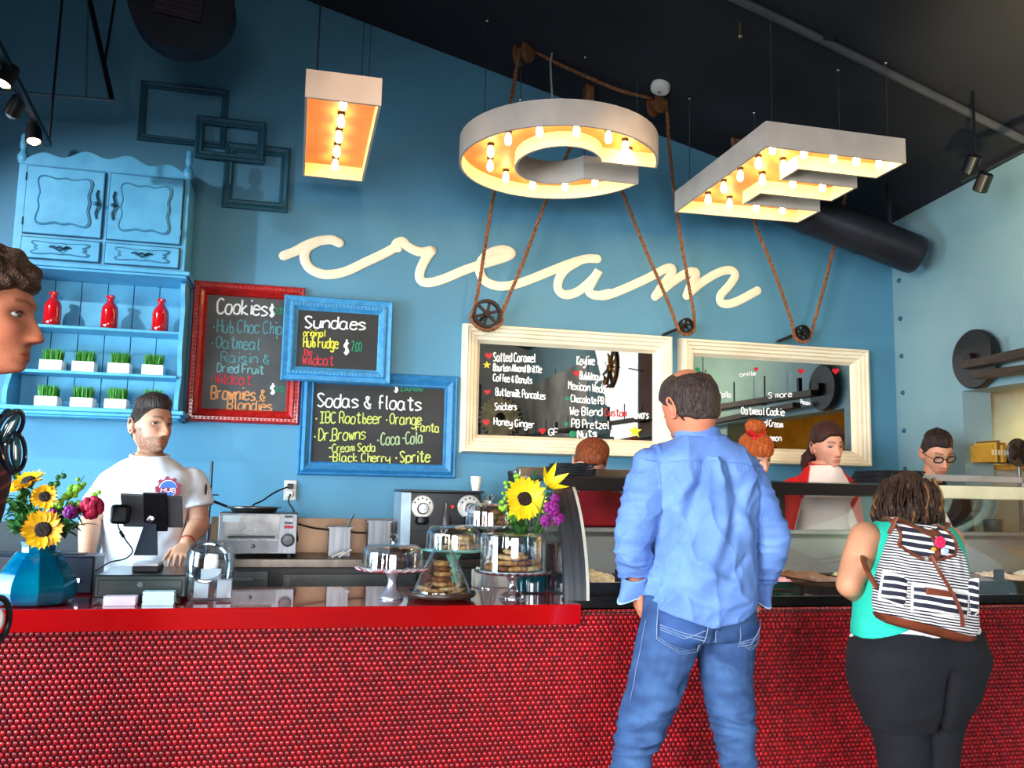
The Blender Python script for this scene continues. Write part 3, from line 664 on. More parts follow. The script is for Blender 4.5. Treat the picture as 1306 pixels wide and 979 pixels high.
def write(parent, txt, p0, p1, hpx, m, Y, r=.0042, name='lettering', curl=0):
    "handwritten line from pixel p0 to p1 (baseline) with capital height hpx, on the plane y=Y"
    A = at(*p0,Y); B = at(*p1,Y); h = (at(p0[0],p0[1]-hpx,Y)-A).length; u = B-A; Lw = u.length; u = u/Lw; up = Vector((0,0,1))
    tot = 0; gs_ = []
    for ch in txt:
        g, w_ = glyph(ch); w_ = 1.6 if ch == ' ' else w_; gs_.append((g, tot, ch)); tot += w_+1.25
    tot -= 1.25; sx = Lw/tot; sz = h/8; mb = MB()
    for g, ox, ch in gs_:
        jz = random.uniform(-.25,.25); 
        for st in g:
            if len(st)==2 and ch in "ABDEFHIKLMNTZ-/$'": q = [np.array(p,float) for p in st]
            else: q = bez(st, 3)
            pp = [A + u*((p[0]+ox)*sx) + up*((p[1]+jz)*sz) for p in q]
            if ch in '*.': 
                c = pp[0]; mb.sphere(c, r*1.5, 8, 4); continue
            mb.tube(pp, r, 5)
    mb.v = [(x, Y-.0012+(y-Y)*.3, z) for x,y,z in mb.v]
    return mb.build(name, m, parent, ang=80, fix=False)
def chalk(name, c): return mat('chalk_'+name, c, tuple(v*.8 for v in c), rough=.8, nscale=90)
CW = chalk('white',(246,246,242)); CY = chalk('yellow_green',(214,222,110)); CYE = chalk('yellow',(232,220,70)); CR = chalk('red',(196,50,62)); CG = chalk('green',(40,140,100)); CT = chalk('teal',(112,160,164)); CO = chalk('orange',(224,150,92)); CB = chalk('cookie_teal',(86,140,146)); CGR = chalk('light_green',(176,200,150))
BOARD = mat('chalkboard', (42,42,42), (30,31,31), rough=.6, nscale=5)
BOARDG = mat('chalkboard_grey', (74,74,74), (58,58,58), rough=.6, nscale=4)
def board(name, label, x0,x1,z0,z1,y,w,prof,m,bm,cat='menu board',back=None):
    t = thing(name, label, cat, ((x0+x1)/2,y,z0), 'framed chalkboard menus')
    frame_mb(x0,x1,z0,z1,y,w,prof).build('moulding', m, t, ang=20)
    mb = MB(); mb.box((x0+w*.9,y-.008,z0+w*.9),(x1-w*.9,y-.002,z1-w*.9)); mb.build('board', bm, t, smooth=False)
    if back: mb = MB(); mb.box((x0+w,y,z1-w*1.5),(x0+w*2,back,z1-w*.6)); mb.build('spacer', BOARD, t, smooth=False); mb = MB(); mb.box((x1-w*2,y,z1-w*1.5),(x1-w,back,z1-w*.6)); mb.build('spacer', BOARD, t, smooth=False)
    return t
REDF = mat('red_frame', (178,26,22), (146,14,14), rough=.38, nscale=30, coat=.3)
BLUF = mat('blue_frame', (70,148,196), (56,130,178), rough=.45, nscale=30)
BLUF2 = mat('blue_frame_dark', (48,124,176), (38,108,158), rough=.45, nscale=30)
def beads(t, x0,x1,z0,z1,y,d,r,step,m,name='beading',long=1):
    mb = MB()
    nx = int((x1-x0-2*d)/step); nz = int((z1-z0-2*d)/step)
    for i in range(nx+1):
        x = x0+d+(x1-x0-2*d)*i/nx
        for z in (z0+d,z1-d): mb.sphere((x,y,z),(r*long,r,r),6,4)
    for i in range(nz+1):
        z = z0+d+(z1-z0-2*d)*i/nz
        for x in (x0+d,x1-d): mb.sphere((x,y,z),(r,r,r*long),6,4)
    return tag(mb.build(name, m, t), kind='stuff')
P1_ = [(0,.02),(.12,.034),(.2,.030),(.42,.030),(.5,.040),(.62,.034),(.8,.022),(.88,.026),(1,.010)]
# cookies board
x0,x1,z0,z1 = rect((248,357),(381,542),WY-.02)
t = board('menu_board', 'red carved frame chalkboard listing cookies', x0,x1,z0,z1,WY,.074,P1_,REDF,BOARDG)
beads(t,x0,x1,z0,z1,WY-.030,.022,.0055,.021,REDF); beads(t,x0,x1,z0,z1,WY-.036,.040,.005,.012,REDF,'inner_beading')
YB = WY-.0085
write(t,'Cookies',(277,399),(341,402),19,CW,YB,.0052); write(t,'$',(344,403),(349,403),14,CW,YB,.006); write(t,'2.00',(351,400),(361,400),8,CG,YB,.0022)
write(t,'*Hub Choc Chip',(271,423),(359,426),16,CB,YB); write(t,'*Oatmeal',(269,443),(331,446),15,CB,YB); write(t,'Raisin &',(282,461),(343,464),13,CB,YB); write(t,'Dried Fruit',(277,474),(336,477),11,CT,YB)
write(t,'*Wildcat',(268,488),(320,491),13,CR,YB); write(t,'Brownies &',(269,508),(338,511),16,CO,YB,.005); write(t,'$',(345,502),(350,502),12,CW,YB,.005); write(t,'4.00',(352,500),(361,500),8,CG,YB,.0022); write(t,'Blondies',(290,521),(347,524),13,CO,YB)
# sodas board
x0,x1,z0,z1 = rect((385,470),(581,610),WY-.02)
t = board('menu_board', 'blue frame chalkboard listing sodas and floats, lowest board', x0,x1,z0,z1,WY,.076,[(0,.015),(.1,.03),(.22,.024),(.45,.040),(.55,.034),(.8,.020),(.9,.022),(1,.010)],BLUF2,BOARD)
write(t,'$',(503,499),(507,499),13,CW,YB,.005); write(t,'2.00/6.00',(511,498),(539,499),10,CG,YB,.003)
write(t,'Sodas & floats',(405,518),(537,523),17,CW,YB,.005); write(t,'*IBC Rootbeer *Orange',(402,539),(537,541),14,CY,YB,.0038); write(t,'Fanta',(531,549),(560,551),11,CY,YB,.0038)
write(t,'*Dr.Browns',(400,562),(466,560),15,CY,YB,.0038); write(t,'*Coca-Cola',(481,567),(539,565),15,CGR,YB,.0042); write(t,'-Cream Soda',(418,576),(479,575),10,CY,YB,.0035); write(t,'-Black Cherry',(418,588),(497,589),11,CY,YB,.0038); write(t,'*Sprite',(504,589),(548,589),14,CY,YB,.0045)
# sundaes board, lapped over the other two
YS = WY-.046
x0,x1,z0,z1 = rect((363,375),(498,491),YS-.02)
t = board('menu_board', 'blue frame chalkboard listing sundaes, overlapping the red one', x0,x1,z0,z1,YS,.080,[(0,.016),(.1,.034),(.2,.030),(.42,.022),(.5,.034),(.72,.030),(.85,.016),(1,.008)],BLUF,BOARD,back=WY)
beads(t,x0,x1,z0,z1,YS-.030,.048,.008,.020,BLUF,'leaf_trim',1.25)
YB2 = YS-.0085
write(t,'Sundaes',(389,418),(466,420),15,CW,YB2,.005); write(t,'original',(387,428),(415,429),8,CYE,YB2,.0035); write(t,'Hub Fudge',(387,442),(431,444),13,CYE,YB2,.0042); write(t,'$',(439,451),(444,451),16,CW,YB2,.006); write(t,'7.00',(448,448),(461,448),12,CG,YB2,.0036)
write(t,'the',(387,452),(398,453),8,CR,YB2,.0035); write(t,'Wildcat',(386,464),(425,466),12,CR,YB2,.0042)
# ================================================================ MIRRORS
CREAM = mat('cream_frame', (238,224,196), (228,212,180), rough=.4, nscale=6)
MIR = mat('mirror_silver', (176,180,182), (168,172,174), rough=.015, metal=1)
def poly_part(t, pts, m, Y, name): 
    mb = MB(); P = [at(x,y,Y) for x,y in pts]; mb.prism([(p.x,p.z) for p in P], Y-.002, Y); return mb.build(name, m, t, smooth=False)
def heart(t, cx, cy, s, m, Y):
    pts = [(cx+s*.062*16*math.sin(a)**3, cy-s*.062*(13*math.cos(a)-5*math.cos(2*a)-2*math.cos(3*a)-math.cos(4*a))) for a in np.linspace(0,2*math.pi,22)[:-1]]
    return poly_part(t, pts, m, Y, 'heart')
def star(t, cx, cy, s, m, Y):
    pts = [(cx+(s if k%2==0 else s*.42)*math.sin(k*math.pi/5), cy-(s if k%2==0 else s*.42)*math.cos(k*math.pi/5)) for k in range(10)]
    return poly_part(t, pts, m, Y, 'star')
PM = [(0,.05),(.08,.085),(.2,.088),(.26,.076),(.40,.074),(.46,.062),(.60,.060),(.66,.048),(.82,.042),(.88,.030),(1,.012)]
def mirror(label, tl, br, w):
    x0,x1,z0,z1 = rect(tl,br,WY-.07)
    t = thing('framed_mirror', label, 'mirror', ((x0+x1)/2,WY,z0), 'cream framed mirrors with flavour lists')
    frame_mb(x0,x1,z0,z1,WY,w,PM).build('moulding', CREAM, t, ang=18)
    mb = MB(); mb.box((x0+w*.93,WY-.012,z0+w*.93),(x1-w*.93,WY-.004,z1-w*.93)); mb.build('mirror_glass', MIR, t, smooth=False); return t
MRED = mat('marker_red', (200,24,40), rough=.5); MYEL = mat('marker_yellow', (240,224,40), rough=.5); MGRN = mat('marker_green', (0,140,90), rough=.5); MWH = mat('marker_white', (250,250,250), (240,240,240), rough=.5)
YM = WY-.0125; Q = lambda x,y: (580+x/4.503, 400+y/4.503)
t = mirror('cream moulded mirror with handwritten flavours, left one of the pair', (592,411), (858,585), .108)
heart(t,*Q(195,241),4.8,MRED,YM); star(t,*Q(184,294),5.2,MYEL,YM); heart(t,*Q(188,449),4,MRED,YM); heart(t,*Q(180,622),4.6,MRED,YM); heart(t,*Q(503,672),4.6,MRED,YM); star(t,*Q(1035,676),9,MYEL,YM); heart(t,*Q(699,342),4.2,MRED,YM)
for x,y,s in ((676,690,4.2),(645,487,2.6),(640,632,2.3)):
    cx_,cy_ = Q(x,y); poly_part(t, [(cx_+s*math.cos(a),cy_+s*math.sin(a)) for a in np.linspace(0,6.283,15)[:-1]], MGRN, YM, 'dot')
for tx,a,b,h,r in (('Salted Caramel',(222,272),(462,278),11,.0036),('Bourbon Almond Brittle',(222,326),(498,338),9,.0034),('Coffee & Donuts',(222,385),(443,402),9,.0034),('Buttermilk Pancakes',(235,468),(520,492),9.5,.0032),('Snickers',(230,552),(355,552),9,.0032),('Honey Ginger',(225,636),(455,655),9,.0034),
    ('GF',(540,696),(592,696),8,.0034),('Keylime Tart',(702,292),(880,292),11,.0034),('Bubblegum',(718,375),(850,382),9.5,.0036),('Mexican Wedding Cookie',(654,432),(1020,470),10,.0036),('Chocolate PB Crunch',(668,505),(958,528),9,.0034),('We Blend',(662,580),(845,584),10,.0036),('Flavors',(1010,600),(1112,600),10,.0036),('PB Pretzel',(672,652),(885,660),10,.0036),('Nuts',(706,710),(815,706),9,.0046),('Alcohol',(895,706),(985,702),9,.0036)):
    write(t, tx, Q(*a), Q(*b), h, MWH, YM, r)
write(t, 'Custom', Q(862,585), Q(985,590), 9, MRED, YM, .0034)
t = mirror('cream moulded mirror with red hearts, right one of the pair', (870,430), (1112,596), .104)
Q = lambda x,y: (870+x/5.224, 430+y/5.224)
for x,y,s in ((493,212,3),(793,226,4),(1022,224,4.6)): heart(t,*Q(x,y),s,MRED,YM)
c_ = Q(103,216); poly_part(t, [(c_[0]+3*math.cos(a),c_[1]+3*math.sin(a)) for a in np.linspace(0,6.283,13)[:-1]], MGRN, YM, 'dot')
for tx,a,b,h,r in (('Oatmeal Cookie',(395,510),(680,520),9,.0036),('Nutella',(205,395),(325,400),7,.0028),('Vanilla',(370,262),(490,250),5,.0026),('S more',(575,405),(730,395),7,.0028),('Pecan',(790,440),(850,452),5,.0028),('and Cream',(510,585),(670,600),8,.0036),('Lemon',(560,690),(660,690),8,.0036)):
    write(t, tx, Q(*a), Q(*b), h, MWH, YM, r)
# ================================================================ BLUE HUTCH ON THE WALL
HB = mat('hutch_blue', (96,176,214), (84,162,202), rough=.42, nscale=10, bump=.05)
HBD = mat('hutch_groove', (40,84,110), rough=.6)
FY = 4.83; hx0, hx1 = -1.420, -.600
H = thing('wall_hutch', 'light blue painted wall hutch with two doors and open shelves', 'hutch', ((hx0+hx1)/2,WY,1.84))
ztop, zmid, zlow = 3.10, 2.600, 1.878
mb = MB(); mb.box((hx0,FY,zmid),(hx1,WY-.001,ztop)); mb.build('upper_case', HB, H, smooth=False, bevel=.004)
mb = MB(); mb.box((hx0-.012,FY-.022,zmid-.022),(hx1+.03,WY-.001,zmid)); mb.box((hx0-.004,FY-.012,zmid-.036),(hx1+.015,WY-.001,zmid-.022)); mb.build('moulding', HB, H, bevel=.004)
# scalloped crest with finials
xs = np.linspace(hx0+.03,hx1-.02,60); top = [(x, ztop+.030+.055*math.sin(math.pi*(x-hx0)/(hx1-hx0))*.9+.016*math.cos((x-hx0)/(hx1-hx0)*math.pi*8+math.pi)) for x in xs]
mb = MB(); mb.prism([(hx0,ztop-.002)]+[(hx0,ztop+.03)]+top+[(hx1,ztop+.03),(hx1,ztop-.002)], FY-.004, FY+.018); mb.build('crest', HB, H, ang=50)
for x in (hx0+.012,hx1-.012):
    mb = MB(); mb.lathe([(.016,0),(.026,.02),(.028,.04),(.016,.062),(.012,.072),(.018,.085),(.020,.105),(.016,.125),(.018,.14),(.014,.155),(0,.162)], (x,FY+.012,ztop), 16); mb.build('finial', HB, H)
def wavy(x0,x1,z0,z1,n=10,amp=.012):
    pts = []; cx_=(x0+x1)/2; cz=(z0+z1)/2; a=(x1-x0)/2; b=(z1-z0)/2
    for k in range(64):
        t_=2*math.pi*k/64; c_,s_=math.cos(t_),math.sin(t_); rr = (abs(c_)**6+abs(s_)**6)**(-1/6)
        w_ = 1 - amp/min(a,b)*(.5+.5*math.cos(4*t_)) + amp/min(a,b)*.45*math.cos(8*t_)
        pts.append((cx_+a*c_*rr*w_, cz+b*s_*rr*w_))
    return pts
xm = (hx0+hx1)/2+.012; dz = 2.742
def inset(name, x0,x1,z0,z1, px, pz, amp, handle):
    mb = MB(); mb.box((x0-.006,FY-.002,z0-.006),(x1+.006,FY+.001,z1+.006)); 
    gap = mb.build(name+'_gap' if 0 else 'shadow_gap', HBD, H, smooth=False)
    mb = MB(); mb.box((x0,FY-.016,z0),(x1,FY-.001,z1)); d = mb.build(name, HB, H, bevel=.004)
    W_ = wavy(x0+px,x1-px,z0+pz,z1-pz,amp=amp)
    mb = MB(); pts = [(x,FY-.017,z) for x,z in W_]; mb.tube(pts, .0052, 6, closed=True); mb.build('carved_line', HBD if 0 else mat('hutch_line',(66,128,160),rough=.5), d)
    mb = MB(); cx_=(x0+x1)/2; cz=(z0+z1)/2; inn=[(cx_+(x-cx_)*.93,cz+(z-cz)*.95) for x,z in W_]; n=len(inn)
    mb.add([(x,FY-.014,z) for x,z in W_]+[(x,FY-.023,z) for x,z in inn],[(i,(i+1)%n,n+(i+1)%n,n+i) for i in range(n)]+[tuple(range(n,2*n))]); mb.build('raised_panel', HB, d, ang=15)
    return d
HAND = mat('hutch_handle', (38,78,104), (30,64,88), rough=.35, metal=.5)
for i,(x0,x1) in enumerate(((hx0+.045,xm-.014),(xm+.014,hx1-.030))):
    d = inset('door', x0,x1,dz,ztop-.012,.052,.045,.014,0)
    hx = x1-.026 if i==0 else x0+.026; mb = MB(); mb.tube([(hx,FY-.02,2.84),(hx-.006,FY-.024,2.87),(hx+.004,FY-.026,2.90),(hx,FY-.03,2.915),(hx+.004,FY-.026,2.93),(hx-.006,FY-.024,2.96),(hx,FY-.02,2.99)], .0045, 7); mb.sphere((hx,FY-.03,2.915),(.018,.010,.010),10,6); mb.build('handle', HAND, d)
    hxx = x0-.002 if i==0 else x1+.002
    for z in (2.80,3.03): m_=MB(); m_.cyl((hxx,FY-.014,z-.02),(hxx,FY-.014,z+.02),.005,n=8); m_.build('hinge', HAND, d)
    d = inset('drawer', x0,x1,zmid+.016,dz-.022,.048,.022,.006,0); cx_=(x0+x1)/2; zz=(zmid+dz)/2-.004
    mb = MB(); mb.tube([(cx_-.05,FY-.026,zz+.006),(cx_-.03,FY-.03,zz+.012),(cx_-.015,FY-.032,zz),(cx_,FY-.034,zz+.010),(cx_+.015,FY-.032,zz),(cx_+.03,FY-.03,zz+.012),(cx_+.05,FY-.026,zz+.006)], .0045, 7); mb.tube([(cx_-.035,FY-.028,zz+.004),(cx_,FY-.038,zz-.014),(cx_+.035,FY-.028,zz+.004)], .0036, 7); mb.build('handle', HAND, d)
# open shelves
SY = 4.90
lx0, lx1 = hx0+.01, hx1-.005
for x,s_ in ((lx0,1),(lx1,-1)):
    prof = bez([(SY+.02,zmid-.03),(SY-.045,zmid-.06),(SY-.03,zmid-.12),(SY+.01,zmid-.18),(SY+.0,2.30),(SY-.01,2.20),(SY+.03,2.10),(SY+.035,2.04),(SY-.005,1.98),(SY-.02,1.93),(SY-.01,zlow)], 4)
    mb = MB(); n=len(prof); P_ = [tuple(p) for p in prof]
    mb.add([(x-.011,y,z) for y,z in P_]+[(x+.011,y,z) for y,z in P_]+[(x-.011,WY-.002,z) for y,z in P_]+[(x+.011,WY-.002,z) for y,z in P_],
      [(i,i+1,n+i+1,n+i) for i in range(n-1)]+[(i,2*n+i,2*n+i+1,i+1) for i in range(n-1)]+[(n+i,n+i+1,3*n+i+1,3*n+i) for i in range(n-1)]+[(2*n+i,3*n+i,3*n+i+1,2*n+i+1) for i in range(n-1)]); mb.build('side_panel', HB, H, ang=40)
PLK = mat('plank_blue', (106,186,216), (92,170,204), rough=.5, nscale=8, bump=.06)
npk = 6
for k in range(npk):
    a_ = lx0+.012+(lx1-lx0-.024)*k/npk; b_ = lx0+.012+(lx1-lx0-.024)*(k+1)/npk-.004
    mb = MB(); mb.box((a_,WY-.014-.001*(k%2),zlow),(b_,WY-.001,zmid-.036)); mb.build('plank', PLK, H, smooth=False, bevel=.002)
for z,th in ((2.298,.016),(2.066,.016)): mb = MB(); mb.box((lx0+.008,SY+.01,z-th),(lx1-.008,WY-.012,z)); mb.build('shelf', HB, H, bevel=.005)
mb = MB(); mb.box((lx0-.05,SY-.055,zlow-.022),(lx1+.045,WY-.001,zlow)); mb.box((lx0-.035,SY-.035,zlow-.040),(lx1+.03,WY-.001,zlow-.022)); mb.box((lx0-.02,SY-.015,zlow-.05),(lx1+.015,WY-.001,zlow-.040)); mb.build('base_shelf', HB, H, bevel=.006)
# things on the shelves
def on_shelf(px, py, z, y=4.985): p = at(px,py,y); return Vector((p.x,y,z))
REDG = mat('red_glaze', (206,14,24), (180,8,16), rough=.12, coat=1)
for px,lab in ((67,'leftmost of the three on the top shelf'),(140,'middle of the three on the top shelf'),(205,'rightmost of the three on the top shelf')):
    c = on_shelf(px,400,2.298,4.975); mb = MB(); mb.lathe([(0,0),(.036,0),(.041,.006),(.042,.03),(.042,.095),(.038,.118),(.026,.136),(.018,.145),(.0165,.152),(.0165,.164),(.022,.166),(.023,.176),(.020,.180),(.015,.178),(.014,.15),(.0,.148)], c, 28, caps=False)
    tag(mb.build('bottle', REDG, ang=40), 'glossy red ceramic bottle, '+lab, 'bottle', 'red bottles on the hutch shelf')
POT = mat('white_planter', (244,240,236), (236,232,228), rough=.45); GR = mat('wheat_grass', (40,124,34), (92,168,52), rough=.5, island=1); SOIL = mat('soil', (50,36,26), rough=.9)
def planter(c, lab, seed):
    rg = random.Random(seed); t = thing('grass_planter', lab, 'planter', c, 'white grass boxes on the hutch')
    mb = MB(); w_,h_ = .052,.052; x,y,z = c
    for a,b in (((x-w_,y-w_,z),(x-w_+.006,y+w_,z+h_)),((x+w_-.006,y-w_,z),(x+w_,y+w_,z+h_)),((x-w_+.006,y-w_,z),(x+w_-.006,y-w_+.006,z+h_)),((x-w_+.006,y+w_-.006,z),(x+w_-.006,y+w_,z+h_)),((x-w_+.006,y-w_+.006,z),(x+w_-.006,y+w_-.006,z+.01))): mb.box(a,b)
    mb.build('box', POT, t, smooth=False); mb = MB(); mb.box((x-w_+.006,y-w_+.006,z+.01),(x+w_-.006,y+w_-.006,z+h_-.006)); mb.build('soil', SOIL, t, smooth=False)
    mb = MB()
    for k in range(520):
        a,b = rg.uniform(-.040,.040), rg.uniform(-.040,.040); h2 = rg.uniform(.055,.078); dx,dy = rg.gauss(0,.006)+a*.12, rg.gauss(0,.006)+b*.1; u = rg.uniform(0,3.14); ww=.0016
        bx,by = math.cos(u)*ww, math.sin(u)*ww; Z=z+h_-.008
        mb.add([(x+a-bx,y+b-by,Z),(x+a+bx,y+b+by,Z),(x+a+dx*.4+bx*.8,y+b+dy*.4+by*.8,Z+h2*.6),(x+a+dx*.4-bx*.8,y+b+dy*.4-by*.8,Z+h2*.6),(x+a+dx,y+b+dy,Z+h2)], [(0,1,2,3),(3,2,4)])
    tag(mb.build('grass', GR, t, smooth=False, fix=False), kind='stuff')
for i,(px,w_) in enumerate(((68,'leftmost'),(109,'second from left'),(154,'third from left'),(197,'rightmost'))):
    planter(on_shelf(px,460,2.066,4.97), 'white box of green wheat grass, %s on the middle shelf'%w_, i)
for i,(px,w_) in enumerate(((62,'leftmost'),(107,'second from left'),(150,'third from left'),(196,'rightmost, behind the cashier,'))):
    planter(on_shelf(px,505,zlow,4.95), 'white box of green wheat grass, %s on the bottom shelf'%w_, i+10)
# ================================================================ TRACK LIGHTS AND HANGING BARS
BLK = mat('black_metal', (26,26,30), (18,18,22), rough=.4, metal=.3)
a = at(-30,8,3.35); b = at(61,184,4.45)
t = thing('track_light', 'black track rail with spot lamps descending at the upper left', 'track light', a.lerp(b,.5))
mb = MB(); mb.beam(a,b,.035,.03); mb.build('rail', BLK, t, smooth=False, bevel=.003)
LAMPG = mat('lamp_glow', (255,240,215), rough=.3, emit=22, ecol=(255,214,150))
for (px,py,Y,tx) in ((9,98,3.78,(-.3,-.2,-1)),(19,138,4.05,(-.5,.3,-1)),(43,172,4.28,(.15,-.25,-1))):
    c = at(px,py,Y); mr = a.lerp(b, (Y-3.35)/1.1); d = Vector(tx).normalized(); q = d.to_track_quat('Z','Y').to_matrix()
    m_ = MB(); m_.lathe([(.018,-.055),(.030,-.05),(.034,0),(.036,.035),(.030,.036),(.028,.01),(0,.0)], c, 20, M=q, caps=False); h = m_.build('lamp_head', BLK, t)
    m_ = MB(); m_.cyl(c-d*.03, mr, .008, n=8); m_.build('stem', BLK, h)
    if px != 19: m_ = MB(); m_.sphere(c+d*.022, .027, 14, 8); m_.build('lamp_lens', LAMPG, h)
    else: m_ = MB(); m_.sphere(c+d*.022, .027, 14, 8); m_.build('lamp_lens', mat('lamp_off', (200,200,200), rough=.1), h)
for (p,q) in (((62,185,4.45),(82,-30,4.45)),):
    P0 = at(*p[:2],p[2]); P1 = at(*q[:2],p[2]); e = P0+(P1-P0)*((ceilz(P0.x,p[2])-P0.z)/(P1.z-P0.z)); m_ = MB(); m_.cyl(P0,e,.006,n=8); m_.build('hanging_rod', BLK, t)
t = thing('hanging_bar', 'thin horizontal pipe hung on slanted black rods, left of the drum vent', 'pipe', at(80,122,4.7))
P0,P1 = at(-40,113,4.7), at(146,129,4.7); m_ = MB(); m_.cyl(P0,P1,.011,n=10); m_.build('bar', mat('pipe_blue', (70,110,130), rough=.4), t)
for px0,py0,px1,py1,r in ((143,128,112,-10,.013),(134,78,148,-10,.007),(110,124,112,-10,.006)):
    A_ = at(px0,py0,4.7); B_ = at(px1,py1,4.7); e = A_+(B_-A_)*((ceilz(A_.x,4.7)-A_.z)/(B_.z-A_.z)); m_ = MB(); m_.cyl(A_,e,r,n=8); m_.build('rod', BLK if r>.0065 else mat('pipe_blue',(70,110,130)), t)
A_ = at(62,184,4.45)
# right-hand track with two heads
t = thing('track_light', 'short black track with two lamp heads under the ceiling, right edge', 'track light', at(1250,215,3.9))
a = at(1225,229,3.75); b = at(1330,176,3.4)
mb = MB(); mb.beam(a,b,.03,.03); mb.build('rail', BLK, t, smooth=False)
for px,py,f in ((1238,213,.15),(1252,240,.28)):
    c = a.lerp(b,f)+Vector((0,0,-.07 if f>.2 else .05)); m_ = MB(); m_.lathe([(.03,-.05),(.036,-.045),(.036,.04),(.03,.045)], c, 16, M=Matrix.Rotation(R_(35),3,'X')); h = m_.build('lamp_head', BLK, t); m_=MB(); m_.cyl(c,a.lerp(b,f),.007,n=8); m_.build('stem', BLK, h)
for f in (.2,.9): q = a.lerp(b,f); m_=MB(); m_.cyl(q,(q.x,q.y,ceilz(q.x,q.y)+.01),.007,n=8); m_.build('rod', BLK, t)
# ================================================================ WOODEN CONVEYOR BEAM ALONG THE RIGHT WALL
BW = mat('beam_wood', (70,52,40), (40,32,28), rough=.55, nscale=14, stretch=(4,.6,4), bump=.3)
a = atX(1236,466,3.74); a0 = Vector((3.72, a.y, a.z)); b0 = Vector((3.50,-3.6,a.z+.10))
t = thing('conveyor_beam', 'dark wooden beam with upright rods running along the right wall', 'wooden beam', a0)
M_ = MB(); M_.beam(a0,b0,.07,.045); M_.build('upper_rail', BW, t, smooth=False)
M_ = MB(); M_.beam(a0+Vector((-.06,-.15,-.08)),b0+Vector((.0,0,-.40)),.07,.04); M_.build('lower_rail', BW, t, smooth=False)
for k in range(16):
    f = (k+.4)/16; q = a0.lerp(b0,f); hgt = .20 if k%3 else .13; w_ = .010 if k%4 else .030
    M_ = MB(); M_.beam(q+Vector((0,0,-.01)),q+Vector((0,0,hgt)),w_,w_,up=(0,1,0)); M_.build('upright_rod', BLK, t, smooth=False)
for k in range(5):
    f = (k+.7)/6; q = a0.lerp(b0,f); M_=MB(); M_.beam(q,(RX,q.y,q.z),.03,.03); M_.build('bracket', BLK, t, smooth=False)
c = atX(1246,458,3.80); c.x = 3.79
t = thing('iron_disc', 'large round black disc on the right wall at the beam end', 'wheel', c)
M_ = MB(); M_.lathe([(.0,-.02),(.165,-.02),(.172,-.012),(.172,.016),(.0,.02)], c, 44, axis='x', caps=False); M_.build('disc', mat('disc_black',(30,28,30),(20,20,22),rough=.5), t)
M_ = MB(); M_.lathe([(.03,-.06),(.035,-.02)], c, 16, axis='x'); M_.build('hub', IRON, t); M_ = MB(); M_.cyl(c,(RX+.01,c.y,c.z),.02,n=12); M_.build('axle', IRON, t)
# gears on the rear wall (seen in the left mirror)
def gear(label, c, r, teeth, m):
    t = thing('gear_wheel', label, 'gear', c); mb = MB(); pts = []
    for k in range(teeth*4):
        a = 2*math.pi*k/(teeth*4); rr = r*(1.0 if k%4 in (0,1) else .88); pts.append((rr*math.cos(a), rr*math.sin(a)))
    inn = [(r*.2*math.cos(2*math.pi*k/(teeth*4)), r*.2*math.sin(2*math.pi*k/(teeth*4))) for k in range(teeth*4)]
    n = len(pts); c = Vector(c)
    for y in (-.02,.02): mb.v += [(c.x+x,c.y+y,c.z+z) for x,z in pts]+[(c.x+x,c.y+y,c.z+z) for x,z in inn]
    for i in range(n): j=(i+1)%n; mb.f += [(i,j,n+j,n+i),(2*n+i,3*n+i,3*n+j,2*n+j),(i,2*n+i,2*n+j,j),(n+i,n+j,3*n+j,3*n+i)]
    mb.build('toothed_disc', m, t, smooth=False); mb = MB(); mb.cyl(c+Vector((0,.05,0)),c-Vector((0,.08,0)),r*.22,n=20); mb.build('hub', IRON, t); return t
gear('large toothed grey gear on the rear wall, seen in left mirror', (3.35,BY+.06,2.75), .36, 26, mat('gear_steel',(214,200,160),(170,156,124),rough=.4,metal=.5))
wc = Vector((3.60,.22,3.0)); wheel('drive_wheel', 'yellow and black spoked wheel hung before the high side window, seen in left mirror', wc, .27, 8, cat='wheel', ry=.02, m=mat('brass_iron',(190,134,40),(60,42,24),rough=.4,metal=.5,nscale=3), M=Matrix.Rotation(R_(90),3,'Z'), rod=[(wc,wc+Vector((.23,0,0))),(wc+Vector((.2,0,0)),wc+Vector((.22,.45,-.1)))])
# ================================================================ GLASS
def glass(name, tint=(1,1,1), refl=.06, edge=.7, rough=.0):
    if name in MATS: return MATS[name]
    m = bpy.data.materials.new(name); m.use_nodes = True; nt = m.node_tree; N = nt.nodes; K = nt.links; N.remove(N['Principled BSDF'])
    t = N.new('ShaderNodeBsdfTransparent'); t.inputs[0].default_value = (*tint,1); g = N.new('ShaderNodeBsdfGlossy'); g.inputs['Roughness'].default_value = rough; g.inputs['Color'].default_value = (1,1,1,1)
    lw = N.new('ShaderNodeLayerWeight'); lw.inputs[0].default_value = .25; mr = N.new('ShaderNodeMapRange'); mr.inputs[1].default_value = 0; mr.inputs[2].default_value = 1; mr.inputs[3].default_value = refl; mr.inputs[4].default_value = edge
    nz = N.new('ShaderNodeTexNoise'); nz.inputs['Scale'].default_value = 3; bp = N.new('ShaderNodeBump'); bp.inputs['Strength'].default_value = .03; K.new(nz.outputs['Fac'], bp.inputs['Height']); K.new(bp.outputs[0], g.inputs['Normal'])
    mx = N.new('ShaderNodeMixShader'); K.new(lw.outputs['Facing'], mr.inputs[0]); K.new(mr.outputs[0], mx.inputs[0]); K.new(t.outputs[0], mx.inputs[1]); K.new(g.outputs[0], mx.inputs[2])
    K.new(mx.outputs[0], N['Material Output'].inputs[0]); MATS[name] = m; return m
GLS = glass('clear_glass', (.97,.985,.99), .07, .75); CASEG = glass('case_glass', (.95,.97,.965), .05, .5)
